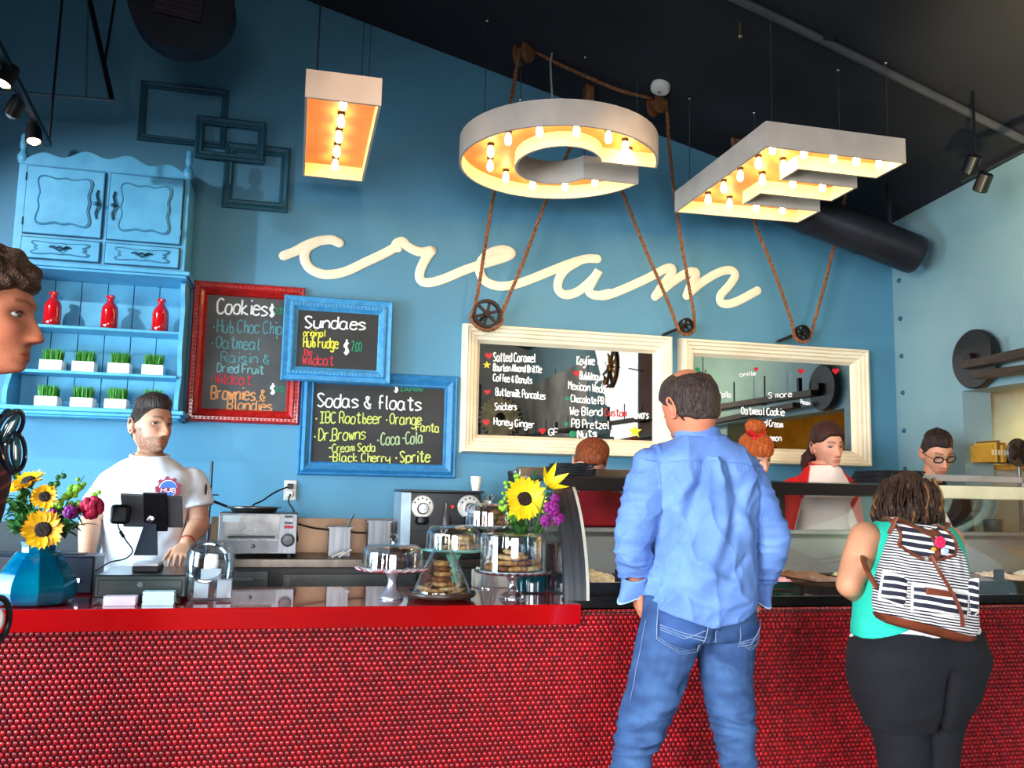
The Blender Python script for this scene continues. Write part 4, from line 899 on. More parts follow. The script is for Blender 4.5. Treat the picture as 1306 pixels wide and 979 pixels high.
STEEL = mat('brushed_steel', (112,114,118), (92,94,98), rough=.36, metal=.85, nscale=3, stretch=(30,1,1), bump=.03, bscale=90)
STEELD = mat('steel_dark', (104,100,96), (84,80,78), rough=.35, metal=.9, nscale=3, stretch=(1,1,20))
RTOP = mat('red_countertop', (176,5,9), (164,4,8), rough=.10, nscale=4, coat=1, croff=.04)
# ================================================================ BAR COUNTER AND PENNY TILES
TF, SF, SB = 3.36, 3.30, 3.97; ST, SBm = 1.083, 1.008; CX = 1.085
t = thing('bar_counter', 'long bar counter with glossy red top and red penny tile front', 'counter', (.6,3.6,0))
mb = MB(); mb.box((LX+.01,TF+.005,0),(RX-.01,SB-.04,1.0)); mb.build('base', mat('tile_grout',(58,6,12),(46,4,9),rough=.8), t, smooth=False)
mb = MB(); mb.box((LX+.01,SF,SBm),(CX,SB,ST)); mb.build('red_top', RTOP, t, smooth=False, bevel=.004)
mb = MB(); mb.box((CX+.002,SF+.045,.985),(RX-.01,TF+.06,1.047)); mb.build('tiled_ledge_core', MATS['tile_grout'], t, smooth=False)
TILE = mat('red_penny_tile', (190,8,22), (128,5,18), rough=.34, island=1, coat=.3, croff=.2)
def tiles(rows, name):
    px_ = .0203; r = .0093; V = []; Fc = []; n8 = 8
    ring = np.array([(math.cos(2*math.pi*k/n8), math.sin(2*math.pi*k/n8)) for k in range(n8)])
    base = 0
    for (org, du, dv, nn, xs) in rows:
        for x in xs:
            c = org + du*x; 
            for rr,h in ((1.0,.0),(.93,.0032),(.55,.0046)):
                for a,b in ring: p = c + du*(a*r*rr) + dv*(b*r*rr) + nn*h; V.append((p.x,p.y,p.z))
            p = c + nn*.0052; V.append((p.x,p.y,p.z))
            for q in (0,8):
                for k in range(n8): Fc.append((base+q+k, base+q+(k+1)%n8, base+q+8+(k+1)%n8, base+q+8+k))
            for k in range(n8): Fc.append((base+16+k, base+16+(k+1)%n8, base+24))
            base += 25
    mb = MB(); mb.v = V; mb.f = Fc; o = mb.build(name, TILE, t, ang=60, fix=False); tag(o, kind='stuff'); return o
rows = []; k = 0; z = .995
X0, X1 = LX+.03, RX-.03; du = Vector((1,0,0)); up = Vector((0,0,1)); pt = .0203
while z > .03:
    xs = np.arange(X0+(pt/2 if k%2 else 0), X1, pt); 
    rows.append((Vector((0,TF+.004,z)), du, up, Vector((0,-1,0)), xs)); z -= pt*.866; k += 1
tiles(rows, 'penny_tile_field')
# the tiled lip under the display case: a rounded nose of four rows
rows = []
for k,(y,z,ny,nz) in enumerate(((SF+.043,.992,-1,0),(SF+.043,1.0095,-1,0),(SF+.044,1.027,-1,.1),(SF+.051,1.042,-.7,.7),(SF+.068,1.049,-.05,1))):
    nn = Vector((0,ny,nz)).normalized(); dv = nn.cross(du)*-1
    rows.append((Vector((0,y,z)), du, dv, nn, np.arange(CX+.015+(pt/2 if k%2 else 0), X1, pt)))
tiles(rows, 'penny_tile_lip')
# ================================================================ DISPLAY CASE
CY0, CY1 = 3.44, 4.08; CZ0, CZT = 1.052, 1.575
D = thing('display_case', 'long curved glass display freezer with steel end post, holding ice cream tubs', 'display case', (2.4,3.7,1.05))
prof = bez([(3.66,CZT-.03),(3.60,1.50),(3.52,1.40),(3.46,1.27),(3.43,1.15),(3.425,CZ0+.03)], 6)
# end post: steel band following the glass curve
def band(x0,x1,off,th,name,m,extra=None):
    mb = MB(); P_ = [tuple(p) for p in prof]; n = len(P_); vs = []
    for x in (x0,x1):
        for s_ in (off,off+th):
            for i,(y,z) in enumerate(P_): vs.append((x,y+s_,z))
    fs = []
    for i in range(n-1): fs += [(i,i+1,2*n+i+1,2*n+i),(n+i,3*n+i,3*n+i+1,n+i+1),(i,n+i,n+i+1,i+1),(2*n+i,2*n+i+1,3*n+i+1,3*n+i)]
    fs += [(0,2*n,3*n,n),(n-1,2*n-1,4*n-1,3*n-1)]
    mb.add(vs,fs); return mb.build(name,m,D,ang=40)
px0 = at(717,700,3.46).x; px1 = at(744,700,3.46).x
band(px0, px1, -.01, .03, 'end_post', STEEL)
band(px1, px1+.012, -.012, .02, 'glass_edge_strip', mat('edge_light',(220,216,200),rough=.3))
band(px1+.012, RX-.9, .0, .006, 'front_glass', CASEG); 
xd = at(1222,680,3.46).x; band(xd, xd+.012, -.003, .012, 'glass_joint', mat('edge_light',(220,216,200)))
band(xd+.02, RX-.03, .0, .006, 'front_glass', CASEG)
# end panel beside the post: dark glass side wall
mb = MB(); P_ = [tuple(p) for p in prof]; poly = P_+[(CY1,CZ0+.03),(CY1,CZT-.03)]; n=len(poly)
mb.add([(px0+.004,y,z) for y,z in poly]+[(px0+.014,y,z) for y,z in poly],[tuple(range(n)),tuple(range(2*n-1,n-1,-1))]+[(i,(i+1)%n,n+(i+1)%n,n+i) for i in range(n)])
mb.build('end_glass', glass('end_glass',(.82,.86,.88),.10,.6), D, smooth=False)
RAILD = mat('rail_dark', (78,66,62), (60,52,50), rough=.3, metal=.85, nscale=3, stretch=(.6,1,1))
zr0, zr1 = at(860,612,3.62).z, at(860,629,3.62).z
mb = MB(); mb.box((px0-.01,3.62,1.512),(xd+.0,3.66,1.568)); mb.build('top_rail', RAILD, D, bevel=.003)
mb = MB(); mb.box((xd+.002,3.62,1.512),(RX-.02,3.66,1.572)); mb.build('top_rail', mat('rail_cream',(236,226,190),(226,214,176),rough=.3), D, bevel=.003)
mb = MB(); mb.box((px0-.02,3.66,1.560),(RX-.02,4.02,1.574)); mb.build('top_shelf', glass('top_glass',(.80,.86,.85),.08,.6), D, smooth=False)
mb = MB(); mb.box((px0-.04,4.02,1.556),(2.20,4.09,1.615)); mb.build('rear_rail', mat('rail_bronze',(150,128,104),(120,100,84),rough=.3,metal=.8), D, bevel=.004)
x0_ = at(1165,616,3.95).x; mb = MB(); mb.box((x0_,3.93,1.60),(at(1300,616,3.95).x,3.97,1.632)); mb.box((x0_+.01,3.94,1.574),(x0_+.03,3.96,1.60)); mb.box((RX-.12,3.94,1.574),(RX-.10,3.96,1.60)); mb.build('upper_bar', mat('bar_silver',(196,196,192),(176,176,172),rough=.35,metal=.3), D, bevel=.003)
mb = MB(); mb.box((px0,CY0-.015,CZ0),(RX-.02,CY0+.02,CZ0+.038)); mb.build('black_kick_strip', mat('black_strip',(22,20,22),(16,14,16),rough=.35), D, smooth=False)
mb = MB(); mb.box((px0+.01,CY0+.02,CZ0),(RX-.02,CY1,CZ0+.03)); mb.build('pan_deck', mat('deck_steel',(150,146,140),(128,124,118),rough=.4,metal=.6), D, smooth=False)
mb = MB(); mb.box((px0+.02,4.02,CZ0+.03),(RX-.02,4.05,1.325)); mb.box((px0+.02,3.98,1.325),(RX-.02,4.09,1.342)); mb.build('inner_back_panel', mat('frost_grey',(150,150,146),(126,126,124),rough=.5,nscale=2.2), D, smooth=False)
TRAY = mat('tray_board', (176,160,128), (150,136,108), rough=.6)
mb = MB(); mb.box((px0+.03,4.092,1.285),(2.9,4.17,1.315)); o = mb.build('rear_worktop', STEELD, D, smooth=False)
# ice cream tubs with scoopable tops
flav = [((226,196,140),'vanilla caramel'),((60,40,34),'dark chocolate'),((232,222,200),'white'),((232,150,156),'pink'),((120,80,52),'brown'),((198,206,150),'pistachio green'),((236,212,160),'pale yellow'),((90,52,40),'chocolate'),((214,180,150),'beige'),((240,228,214),'cream white')]
TUBM = mat('tub_steel', (70,66,64), (54,50,50), rough=.3, metal=.8)
xs_ = np.linspace(px1+.13, RX-.22, 10)
for i,x in enumerate(xs_):
    c,nm = flav[i]; tt = thing('ice_cream_tub', 'steel tub of %s ice cream, number %s from the left in the display case'%(nm,['one','two','three','four','five','six','seven','eight','nine','ten'][i]), 'ice cream tub', (x,3.68,CZ0+.03), 'ice cream tubs in the display case')
    z0 = CZ0+.031; w_ = .098; mb = MB(); y0,y1 = 3.50,3.92
    for a,b in (((x-w_,y0,z0),(x-w_+.006,y1,z0+.06)),((x+w_-.006,y0,z0),(x+w_,y1,z0+.06)),((x-w_+.006,y0,z0),(x+w_-.006,y0+.006,z0+.06)),((x-w_+.006,y1-.006,z0),(x+w_-.006,y1,z0+.06)),((x-w_+.006,y0+.006,z0),(x+w_-.006,y1-.006,z0+.01))): mb.box(a,b)
    mb.build('tub', TUBM, tt, smooth=False)
    mb = MB(); nu, nv = 16, 28
    def fn(u,v,x=x,i=i):
        X_ = x-w_+.008+u*(2*w_-.016); Y_ = y0+.008+v*(y1-y0-.016); e = min(u,1-u,v,1-v)
        return (X_, Y_, z0+.036+.034*min(1,e*6)+.022*mnoise.noise(Vector((X_*18,Y_*18,i*3)))*min(1,e*5)+.008*mnoise.noise(Vector((X_*60,Y_*60,i*3))))
    mb.grid(fn,nu,nv); mb.build('ice_cream', mat('ice_cream_%d'%i, c, tuple(v*.8 for v in c), rough=.5, nscale=30, bump=.4, bscale=80), tt, fix=False)
    if i in (0,2,4,7): mb = MB(); mb.box((x+.02,3.50,z0+.062),(x+.075,3.505,z0+.112)); mb.build('flavour_card', mat('flavour_card_dark',(50,40,50),(40,34,40),rough=.5), tt, smooth=False)
# black cloths and lids on the case top
def stack(nm, label, x0,x1,y0,y1,z,n,th,m,cat,jit=.012,part='sheet',seed=1):
    rg = random.Random(seed); t_ = thing(nm,label,cat,((x0+x1)/2,(y0+y1)/2,z))
    for k in range(n):
        a=rg.uniform(-jit,jit); b=rg.uniform(-jit,jit); mb=MB(); zz=z+k*th
        def fn(u,v,zz=zz,a=a,b=b,k=k): return (x0+a+u*(x1-x0), y0+b+v*(y1-y0), zz+th*.55+ .006*mnoise.noise(Vector((u*4,v*4,k*.3+seed)))*min(1,k/2) )
        mb.grid(fn,10,6); mb.build(part, m, t_, solid=th*.85, fix=False)
    return t_
BCL = mat('black_cloth', (26,26,32), (18,18,24), rough=.85, nscale=30)
a = at(1104,613,3.85); b = at(1158,613,3.85); stack('cloth_stack','stack of folded black cloths on the case between the two servers', a.x,b.x,3.74,3.96,1.576,7,.009,BCL,'cloth stack')
a = at(708,604,3.80); b = at(752,604,3.80); stack('cloth_stack','small crumpled stack of black cloths on the left end of the case', a.x,b.x,3.72,3.92,1.576,5,.011,BCL,'cloth stack',.008,seed=5)
# ================================================================ BACK COUNTER
BT = 1.150
t = thing('back_counter', 'stainless steel back counter with drawers and cabinet doors', 'counter', (.3,4.85,0))
SSB = mat('steel_brown', (96,88,80), (76,70,64), rough=.3, metal=.8, nscale=2, stretch=(8,1,1)); 
bx0, bx1 = -1.75, 1.35; BF = 4.62
mb = MB(); mb.box((bx0,BF,BT-.045),(bx1,WY-.003,BT)); mb.build('steel_top', SSB, t, bevel=.004)
mb = MB(); mb.box((bx0,BF+.03,0),(bx1,WY-.003,BT-.047)); mb.build('carcass', mat('counter_dark',(52,50,50),(42,40,40),rough=.5), t, smooth=False)
mb = MB(); mb.box((bx0,WY-.03,BT),(at(268,680,WY-.03).x,WY-.003,at(300,668,WY-.03).z)); mb.build('backsplash_panel', mat('slate_panel',(44,48,54),rough=.5), t, smooth=False)
mb = MB(); mb.box((at(268,680,WY-.03).x+.002,WY-.03,BT),(bx1,WY-.003,at(450,661,WY-.03).z)); mb.build('backsplash', mat('splash_steel',(112,88,68),(88,70,56),rough=.38,metal=.85,nscale=3), t, smooth=False)
DP = mat('cabinet_panel', (78,78,76), (64,64,64), rough=.4, metal=.5)
xa = at(345,740,BF).x
for (x0,x1,z0,z1,n) in ((xa-.36,xa-.01,BT-.20,BT-.06,'drawer'),(xa-.36,xa-.01,BT-.36,BT-.21,'drawer'),(xa+.06,xa+.72,BT-.5,BT-.075,'door'),(xa+.74,xa+1.3,BT-.5,BT-.075,'door'),(xa-1.1,xa-.38,BT-.5,BT-.06,'door')):
    mb = MB(); mb.box((x0,BF+.008,z0),(x1,BF+.03,z1)); d = mb.build(n, DP, t, smooth=False, bevel=.003)
    m_ = MB(); 
    if n=='drawer': m_.box(((x0+x1)/2-.10,BF-.010,z1-.045),((x0+x1)/2+.10,BF+.008,z1-.035))
    else: m_.box((x0+.02,BF-.004,z0+.02),(x0+.028,BF+.008,z1-.02))
    m_.build('handle', STEEL, d, smooth=False)
    if n=='drawer':
        for dx in (.12,.145): m_=MB(); m_.sphere(((x0+x1)/2+dx,BF+.004,z1-.04),.006,8,6); m_.build('screw',STEEL,d)
# pizza oven
o0 = at(277,697,4.68); o1 = at(378,697,4.68); oz1 = at(330,654,4.68).z
T = thing('countertop_oven', 'stainless countertop pizza oven with a round dial', 'oven', ((o0.x+o1.x)/2,4.83,BT))
zb = BT+.018; W0,W1 = o0.x,o1.x
mb = MB(); mb.box((W0,4.68,zb),(W1,4.98,oz1)); mb.build('shell', STEEL, T, bevel=.004)
for x in (W0+.03,W1-.03):
    for y in (4.71,4.95): m_=MB(); m_.cyl((x,y,BT+.001),(x,y,zb),.014,n=12); m_.build('foot', BLK, T)
xc = W0+(W1-W0)*.77
mb = MB(); mb.box((W0+.03,4.668,zb+.075),(xc,4.68,oz1-.012)); d=mb.build('oven_door', mat('oven_glass',(74,72,70),(50,50,50),rough=.15,metal=.7), T, smooth=False); m_=MB(); m_.beam((W0+.05,4.65,zb+.085),(xc-.02,4.65,zb+.085),.014,.01); m_.build('handle', BLK, d)
mb = MB(); mb.box((W0+.03,4.670,zb+.008),(xc,4.68,zb+.066)); d=mb.build('crumb_drawer', mat('crumb_dark',(84,84,86),(64,64,66),rough=.3,metal=.8), T, smooth=False); m_=MB(); m_.sphere((W0+.17,4.664,zb+.04),.010,10,8); m_.build('knob',STEEL,d)
mb = MB(); mb.box((W0+.02,4.663,oz1-.045),(W0+.10,4.669,oz1-.012)); mb.build('name_plate', mat('plate_light',(206,208,210),rough=.4), T, smooth=False)
pc = Vector(((xc+W1)/2,4.68,zb+.07)); m_=MB(); m_.lathe([(.034,0),(.034,.006),(.026,.007),(.024,.024),(0,.025)], pc, 24, axis='y'); 
d=m_.build('dial', mat('dial_black',(24,26,40),rough=.3), T); 
m_=MB(); m_.box((pc.x-.02,4.674,zb+.128),(pc.x+.024,4.680,zb+.142)); m_.build('warning_label', mat('label_red',(214,40,60),rough=.5), T, smooth=False)
for k in range(3): m_=MB(); m_.box((pc.x-.02,4.676,zb+.150+k*.016),(pc.x+.02,4.680,zb+.158+k*.016)); m_.build('switch', BLK if k!=1 else mat('plate_light',(206,208,210)), T, smooth=False)
c = at(324,654,4.80); c.z = oz1+.002; m_=MB(); m_.lathe([(0,0),(.105,0),(.112,.006),(.118,.020),(.135,.022),(.135,.027),(.114,.027),(.105,.010),(0,.009)], c, 40, caps=False); o=m_.build('round_pan', STEELD); tag(o,'round metal pizza pan lying on top of the oven','pan')
m_=MB(); q=c+Vector((-.13,0,.024)); m_.tube([q,q+Vector((-.10,-.02,.04)),q+Vector((-.19,-.03,.10))],.006,8); m_.build('handle', BLK, o)
# wall outlet with plugs, cords
c = at(370,625,WY); m_=MB(); m_.box((c.x-.034,WY-.008,c.z-.055),(c.x+.034,WY-.0005,c.z+.055)); o=m_.build('wall_outlet', mat('outlet_plate',(206,200,190),rough=.4), bevel=.003); tag(o,'wall outlet plate with two plugs right of the oven','outlet'); OUT=o
for dz,mm in ((.022,BLK),(-.018,mat('white_plastic',(232,230,224)))):
    m_=MB(); m_.box((c.x-.016,WY-.036,c.z+dz-.014),(c.x+.016,WY-.008,c.z+dz+.014)); m_.build('plug', mm, o, bevel=.004)
for i,pts in enumerate(([(c.x-.01,WY-.035,c.z+.02),tuple(at(350,628,5.05)),tuple(at(335,638,5.02)),tuple(at(322,645,4.99)),tuple(at(318,660,4.99))],
   [(c.x+.002,WY-.035,c.z-.02),tuple(at(368,640,5.05)),tuple(at(375,652,5.03)),tuple(at(377,670,5.03)),tuple(at(380,690,5.03))])):
    q = bez(pts,6); m_=MB(); m_.tube(q,.0045,8); m_.v and m_.build('cord', BLK, OUT)
q=bez([tuple(at(380,668,5.0)),tuple(at(400,673,5.02)),tuple(at(425,676,5.03)),tuple(at(455,679,5.03)),tuple(at(480,682,5.03)),(at(495,690,5.03).x,5.03,BT+.006)],6); m_=MB(); m_.tube(q,.0045,8); m_.build('rear_cord', BLK, T)
# thin black rack (left of oven)
c = at(264,697,4.85); tz = at(266,588,4.85).z; R0 = thing('wire_rack','tall thin black wire rack with rungs, between cashier and oven','rack',(c.x,4.85,BT))
m_=MB(); m_.cyl((c.x,4.85,BT+.001),(c.x,4.85,tz),.007,n=8); m_.build('pole',BLK,R0); m_=MB(); m_.cyl((c.x,4.85,BT+.001),(c.x,4.85,BT+.012),.06,n=20); m_.build('base',BLK,R0)
for yy,xx in ((618,6),(631,15),(640,8)): q=at(264+xx,yy,4.85); m_=MB(); m_.cyl((c.x-.02,4.85,q.z),(q.x,4.85,q.z),.0035,n=6); m_.build('rung',BLK,R0)
q0=at(264,637,4.85); q1=at(297,649,4.85); m_=MB(); m_.cyl(q0,q1,.0045,n=6); m_.build('arm',BLK,R0)
# steel insert pans with utensils
def pan(label, x0,x1,zt,y,uts):
    T=thing('steel_pan',label,'pan',((x0+x1)/2,y+.08,BT),'steel pans on the back counter'); mb=MB(); a=.012; z0=BT+.001; y1=y+.16
    for (p,q) in (((x0+a,y+a),(x1-a,y+a)),((x1-a,y+a),(x1-a,y1-a)),((x1-a,y1-a),(x0+a,y1-a)),((x0+a,y1-a),(x0+a,y+a))):
        mb.beam((p[0],p[1],(z0+zt)/2),(q[0],q[1],(z0+zt)/2),.004,zt-z0)
    mb.box((x0+a,y+a,z0),(x1-a,y1-a,z0+.004)); mb.build('pan_body',STEEL,T,smooth=False)
    mb=MB(); mb.box((x0,y,zt-.002),(x1,y+a+.002,zt+.004)); mb.box((x0,y1-a-.002,zt-.002),(x1,y1,zt+.004)); mb.box((x0,y+a+.002,zt-.002),(x0+a+.002,y1-a-.002,zt+.004)); mb.box((x1-a-.002,y+a+.002,zt-.002),(x1,y1-a-.002,zt+.004)); mb.build('rim',STEEL,T,smooth=False)
    return T
a=at(417,692,4.78); b=at(449,692,4.78); zt=at(430,673,4.78).z; pan('low steel pan with spoon handles, left of the two pans',a.x,b.x,zt,4.78,0)
m_=MB(); m_.cyl((a.x+.04,4.86,BT+.02),(b.x+.01,4.88,zt+.07),.006,n=8); tag(m_.build('utensil',mat('bright_steel',(224,224,228),rough=.15,metal=1)),'steel utensil handle leaning in the low steel pan','utensil')
for dx in (0,.035): m_=MB(); p=at(424,697,4.70); m_.cyl((p.x+dx,4.68,BT+.006),(p.x+dx+.06,4.72,BT+.028+.01*(dx>0)),.006,n=8); tag(m_.build('utensil',mat('white_plastic',(232,230,224))),'white plastic spoon lying on steel top before the %s of the low pan'%('right end' if dx else 'middle'),'utensil')
a=at(467,692,4.76); b=at(500,692,4.76); zt=at(484,665,4.76).z; pan('tall deep steel pan beside the coffee machine',a.x,b.x,zt,4.76,0)
# coffee machine
a=at(511,700,4.62); b=at(617,700,4.62); zt=at(560,625,4.62).z; xL,xR=a.x,b.x
K_=thing('coffee_machine','black two-group coffee machine with round silver heads','coffee machine',((xL+xR)/2,4.82,BT)); KB=mat('machine_black',(34,36,40),(26,28,32),rough=.35)
mb=MB(); mb.box((xL+.055,4.72,BT+.001),(xR,5.02,zt-.012)); mb.build('body',KB,K_,bevel=.004)
mb=MB(); mb.box((xL,4.66,BT+.06),(xL+.053,5.02,zt-.012)); mb.build('side_panel',mat('side_silver',(168,186,200),rough=.35,metal=.3),K_,bevel=.004)
mb=MB(); mb.box((xL,4.64,zt-.011),(xR,5.02,zt)); mb.build('lid',KB,K_,bevel=.003)
mb=MB(); mb.box((xL+.0,4.62,BT+.001),(xR,4.72,BT+.055)); mb.build('drip_tray',mat('tray_black',(22,22,24),rough=.3),K_,bevel=.003)
mb=MB(); mb.box((xL+.058,4.715,BT+.135),(xR-.01,4.72,BT+.142)); mb.build('cup_ledge',BLK,K_,smooth=False)
for px,py in ((538,646),(598,646)):
    c=at(px,py,4.72); m_=MB(); m_.lathe([(.062,0),(.062,.012),(.056,.018),(0,.018)],c,32,axis='y'); g=m_.build('group_head',mat('group_cream',(222,216,206),(206,200,190),rough=.25,metal=.3),K_)
    m_=MB(); m_.lathe([(.030,.018),(.030,.05),(.024,.06),(0,.06)],c+Vector((0,0,-.008)),20,axis='y'); m_.build('spout_cap',mat('bright_steel',(224,224,228)),g)
    for k in range(5): an=R_(30+30*k); m_=MB(); m_.sphere(c+Vector((.045*math.cos(an),-.018,.045*math.sin(an))),.005,8,5); m_.build('dot_button',BLK,g)
    m_=MB(); m_.lathe([(.032,0),(.036,-.03),(.028,-.04),(0,-.04)],c+Vector((0,-.03,-.05)),20); m_.build('portafilter',BLK,K_)
c=at(569,662,4.70); m_=MB(); m_.lathe([(.026,-.06),(.026,0),(.016,.03),(.010,.06),(.010,.085),(0,.088)],c,20); m_.build('bottle_pump',mat('bottle_dark',(70,60,56),rough=.3),K_); c2=at(577,646,4.70); m_=MB(); m_.sphere(c2,.007,8,6); m_.build('red_lamp',mat('red_lamp',(255,30,20),emit=4,ecol=(255,30,20)),K_)
# cups and grinder lid on the machine
def cup(c, r, h, label, m, n=1, grp=None):
    T=thing('cup_stack',label,'cup stack',c,grp)
    for k in range(n): m_=MB(); m_.lathe([(0,0),(r*.7,0),(r,h),(r*1.06,h),(r*1.06,h-.004),(r*.97,h-.004)],c+Vector((0,0,k*.012)),20,caps=False); m_.build('cup',m,T)
PAPER=mat('paper_cup',(244,240,232),(236,230,220),rough=.5)
c=at(607,623,4.85); c.z=zt+.001; cup(c,.030,.055,'stack of white paper cups on the coffee machine',PAPER,3)
c=at(626,655,4.80); c.x=xR+.05; c.z=BT+.001; 
m_=MB(); m_.lathe([(.042,0),(.042,.14),(.036,.15),(.030,.20),(.034,.215),(.034,.225),(0,.228)],c,22); o=m_.build('grinder',KB); tag(o,'dark coffee grinder right of the coffee machine','grinder'); 
cup(Vector((c.x,c.y,c.z+.229)),.030,.06,'stack of paper cups on the coffee grinder',mat('paper_tan',(214,206,190),rough=.5),2)
c=at(665,620,4.80); c.z=BT+.001; T=thing('coffee_urn','cylindrical steel coffee urn behind the right sunflowers','urn',c)
h_=at(665,600,4.8).z-BT; m_=MB(); m_.lathe([(.07,0),(.075,.01),(.075,h_-.03),(.078,h_-.025),(.078,h_-.005),(.03,h_+.005),(.012,h_+.02),(0,h_+.022)],c,28); m_.build('urn_body',STEELD,T)
m_=MB(); m_.box((c.x+.05,c.y-.05,h_+c.z-.05),(c.x+.12,c.y+.0,h_+c.z+.02)); m_.build('handle_block',mat('block_tan',(150,136,120),rough=.4),T,bevel=.003)
# steel worktop under the bar on the staff side (white strip behind the vase) 
T=thing('prep_shelf','low white prep shelf on the staff side of the bar','shelf',(-.9,4.10,1.0)); 
mb=MB(); mb.box((LX+.01,3.975,1.06),(at(150,700,4.0).x,4.06,1.10)); mb.build('board',mat('prep_white',(226,236,246),(210,222,234),rough=.35),T,smooth=False)
for x in (LX+.3,-1.0): m_=MB(); m_.box((x,3.99,0),(x+.04,4.04,1.06)); m_.build('leg',STEELD,T,smooth=False)
# kitchen shelf and things in the hatch
KX=RX+.35
T=thing('kitchen_shelf','wooden shelf seen through the right wall hatch','shelf',(KX+.6,4.3,1.70)); zz=at(1290,592,4.45).z
W_=mat('shelf_wood',(206,150,66),(180,126,50),rough=.5,nscale=8,stretch=(1,6,6))
mb=MB(); mb.box((KX-.1,4.20,zz-.03),(KX+1.7,4.555,zz)); mb.build('board',W_,T,smooth=False)
for x in (KX+.2,KX+1.3): m_=MB(); m_.box((x,4.50,zz-.20),(x+.03,4.555,zz-.03)); m_.build('bracket',BLK,T,smooth=False)
cols=[(196,150,40),(210,170,60),(120,84,30),(224,180,70),(170,120,40),(200,160,70)]
x=at(1250,590,4.35).x
for i in range(5):
    h_=.10+.012*((i*7)%3); m_=MB(); m_.box((x,4.26,zz+.001),(x+.018,4.42,zz+h_)); o=m_.build('binder',mat('binder_%d'%i,cols[i],rough=.5),bevel=.002); tag(o,'%s yellow-brown binder upright on the kitchen shelf, counted from the left'%['first','second','third','fourth','fifth','sixth'][i],'binder','binders on the kitchen shelf'); m_=MB(); m_.box((x+.004,4.257,zz+.04),(x+.014,4.26,zz+.07)); m_.build('spine_label',mat('spine_paper',(230,220,180),rough=.6),o,smooth=False); x+=.0205
m_=MB(); m_.box((x+.04,4.24,zz+.001),(x+.34,4.46,zz+.035)); m_.box((x+.07,4.25,zz+.035),(x+.30,4.44,zz+.06)); o=m_.build('black_case',BLK,bevel=.004); tag(o,'flat black case lying on the kitchen shelf','case')
c=at(1299,577,4.15); m_=MB(); m_.lathe([(0,-.01),(.075,-.01),(.08,0),(.075,.01),(0,.012)],c,28,axis='y',caps=False); T=thing('table_fan','small round silver fan standing in the kitchen hatch','fan',c); m_.build('fan_head',STEEL,T); 
for k in range(5): m_=MB(); an=2*math.pi*k/5; m_.beam(c+Vector((0,-.015,0)),c+Vector((.062*math.cos(an),-.02,.062*math.sin(an))),.02,.003,up=(0,1,0)); m_.build('blade',BLK,T,smooth=False)
m_=MB(); m_.cyl(c-Vector((0,0,.07)),(c.x,c.y,.96),.010,n=10); m_.build('stem',STEEL,T)

T=thing('kitchen_table','wooden kitchen table with a sloping board behind the hatch','table',(RX+.9,3.6,0)); mb=MB(); mb.box((RX+.23,2.6,1.0),(RX+1.5,4.3,1.04)); mb.build('top',W_,T,smooth=False)
mb=MB(); mb.add([(RX+.5,4.1,1.04),(RX+1.6,4.1,1.04),(RX+1.6,4.1,1.62),(RX+.5,4.13,1.04),(RX+1.6,4.13,1.04),(RX+1.6,4.13,1.62)],[(0,1,2),(3,5,4),(0,3,4,1),(1,4,5,2),(2,5,3,0)]); mb.build('sloping_board',W_,T,smooth=False)
for x in (RX+.28,RX+1.4):
    for y in (2.7,4.2): m_=MB(); m_.box((x,y,0),(x+.05,y+.05,1.0)); m_.build('leg',STEELD,T,smooth=False)
# tumbler behind the glass on the staff side
c=at(1267,680,4.13); m_=MB(); m_.lathe([(0,0),(.040,0),(.043,.004),(.052,.085),(.055,.088),(.052,.090),(.048,.085),(.040,.008),(0,.006)],(c.x,4.13,1.316),28,caps=False); 
o=m_.build('steel_tumbler',STEEL); tag(o,'steel tumbler on the rear worktop seen through the case glass','tumbler')
mb = MB(); mb.box((2.9,4.092,1.285),(RX-.01,4.17,1.315)); mb.build('rear_worktop', STEELD, D, smooth=False)
# ================================================================ THINGS ON THE BAR
def dome(c, r, h, kind, T, knob=True):
    t_=.003
    if kind=='bell': pr=[(r,0),(r,.01),(r*.985,h*.5),(r*.95,h*.75),(r*.82,h*.93),(r*.5,h*.99),(.01,h)]
    elif kind=='cyl': pr=[(r,0),(r,.01),(r,h*.9),(r*.96,h*.97),(r*.88,h),(.01,h*1.02)]
    elif kind=='cone': pr=[(r,0),(r*.985,.012),(r*.92,h*.12),(r*.55,h*.55),(r*.16,h*.95),(r*.06,h),(.008,h)]
    q=[tuple(p) for p in bez(pr,4)]; q=[(max(.0005,a),b) for a,b in q]
    inn=[(max(.0004,a-t_),b-t_ if b>t_ else b) for a,b in reversed(q)]
    m_=MB(); m_.lathe(q+inn,c,48,caps=False); d=m_.build('glass_cover',GLS,T,ang=60)
    m_=MB(); m_.tube([c+Vector((r*math.cos(a),r*math.sin(a),.002)) for a in np.linspace(0,2*math.pi,41)[:-1]],.0035,6,closed=True); m_.build('glass_rim',mat('rim_glass',(200,214,220),rough=.1,metal=.3),T)
    if knob:
        m_=MB(); zt=c+Vector((0,0,q[-1][1])); m_.lathe([(.006,0),(.006,.008),(.015,.016),(.018,.026),(.012,.036),(0,.039)],zt,18); m_.build('knob',glass('knob_glass',(.8,.85,.88),.25,.9),T)
COOK=[mat('cookie_oat',(206,160,104),(160,110,62),rough=.8,nscale=60,bump=.8,bscale=90), mat('cookie_brown',(150,92,54),(104,60,34),rough=.8,nscale=60,bump=.8,bscale=90), mat('cookie_dark',(78,46,32),(52,30,22),rough=.8,nscale=60,bump=.8,bscale=90), mat('cookie_pale',(222,190,140),(190,150,100),rough=.8,nscale=60,bump=.8,bscale=90)]
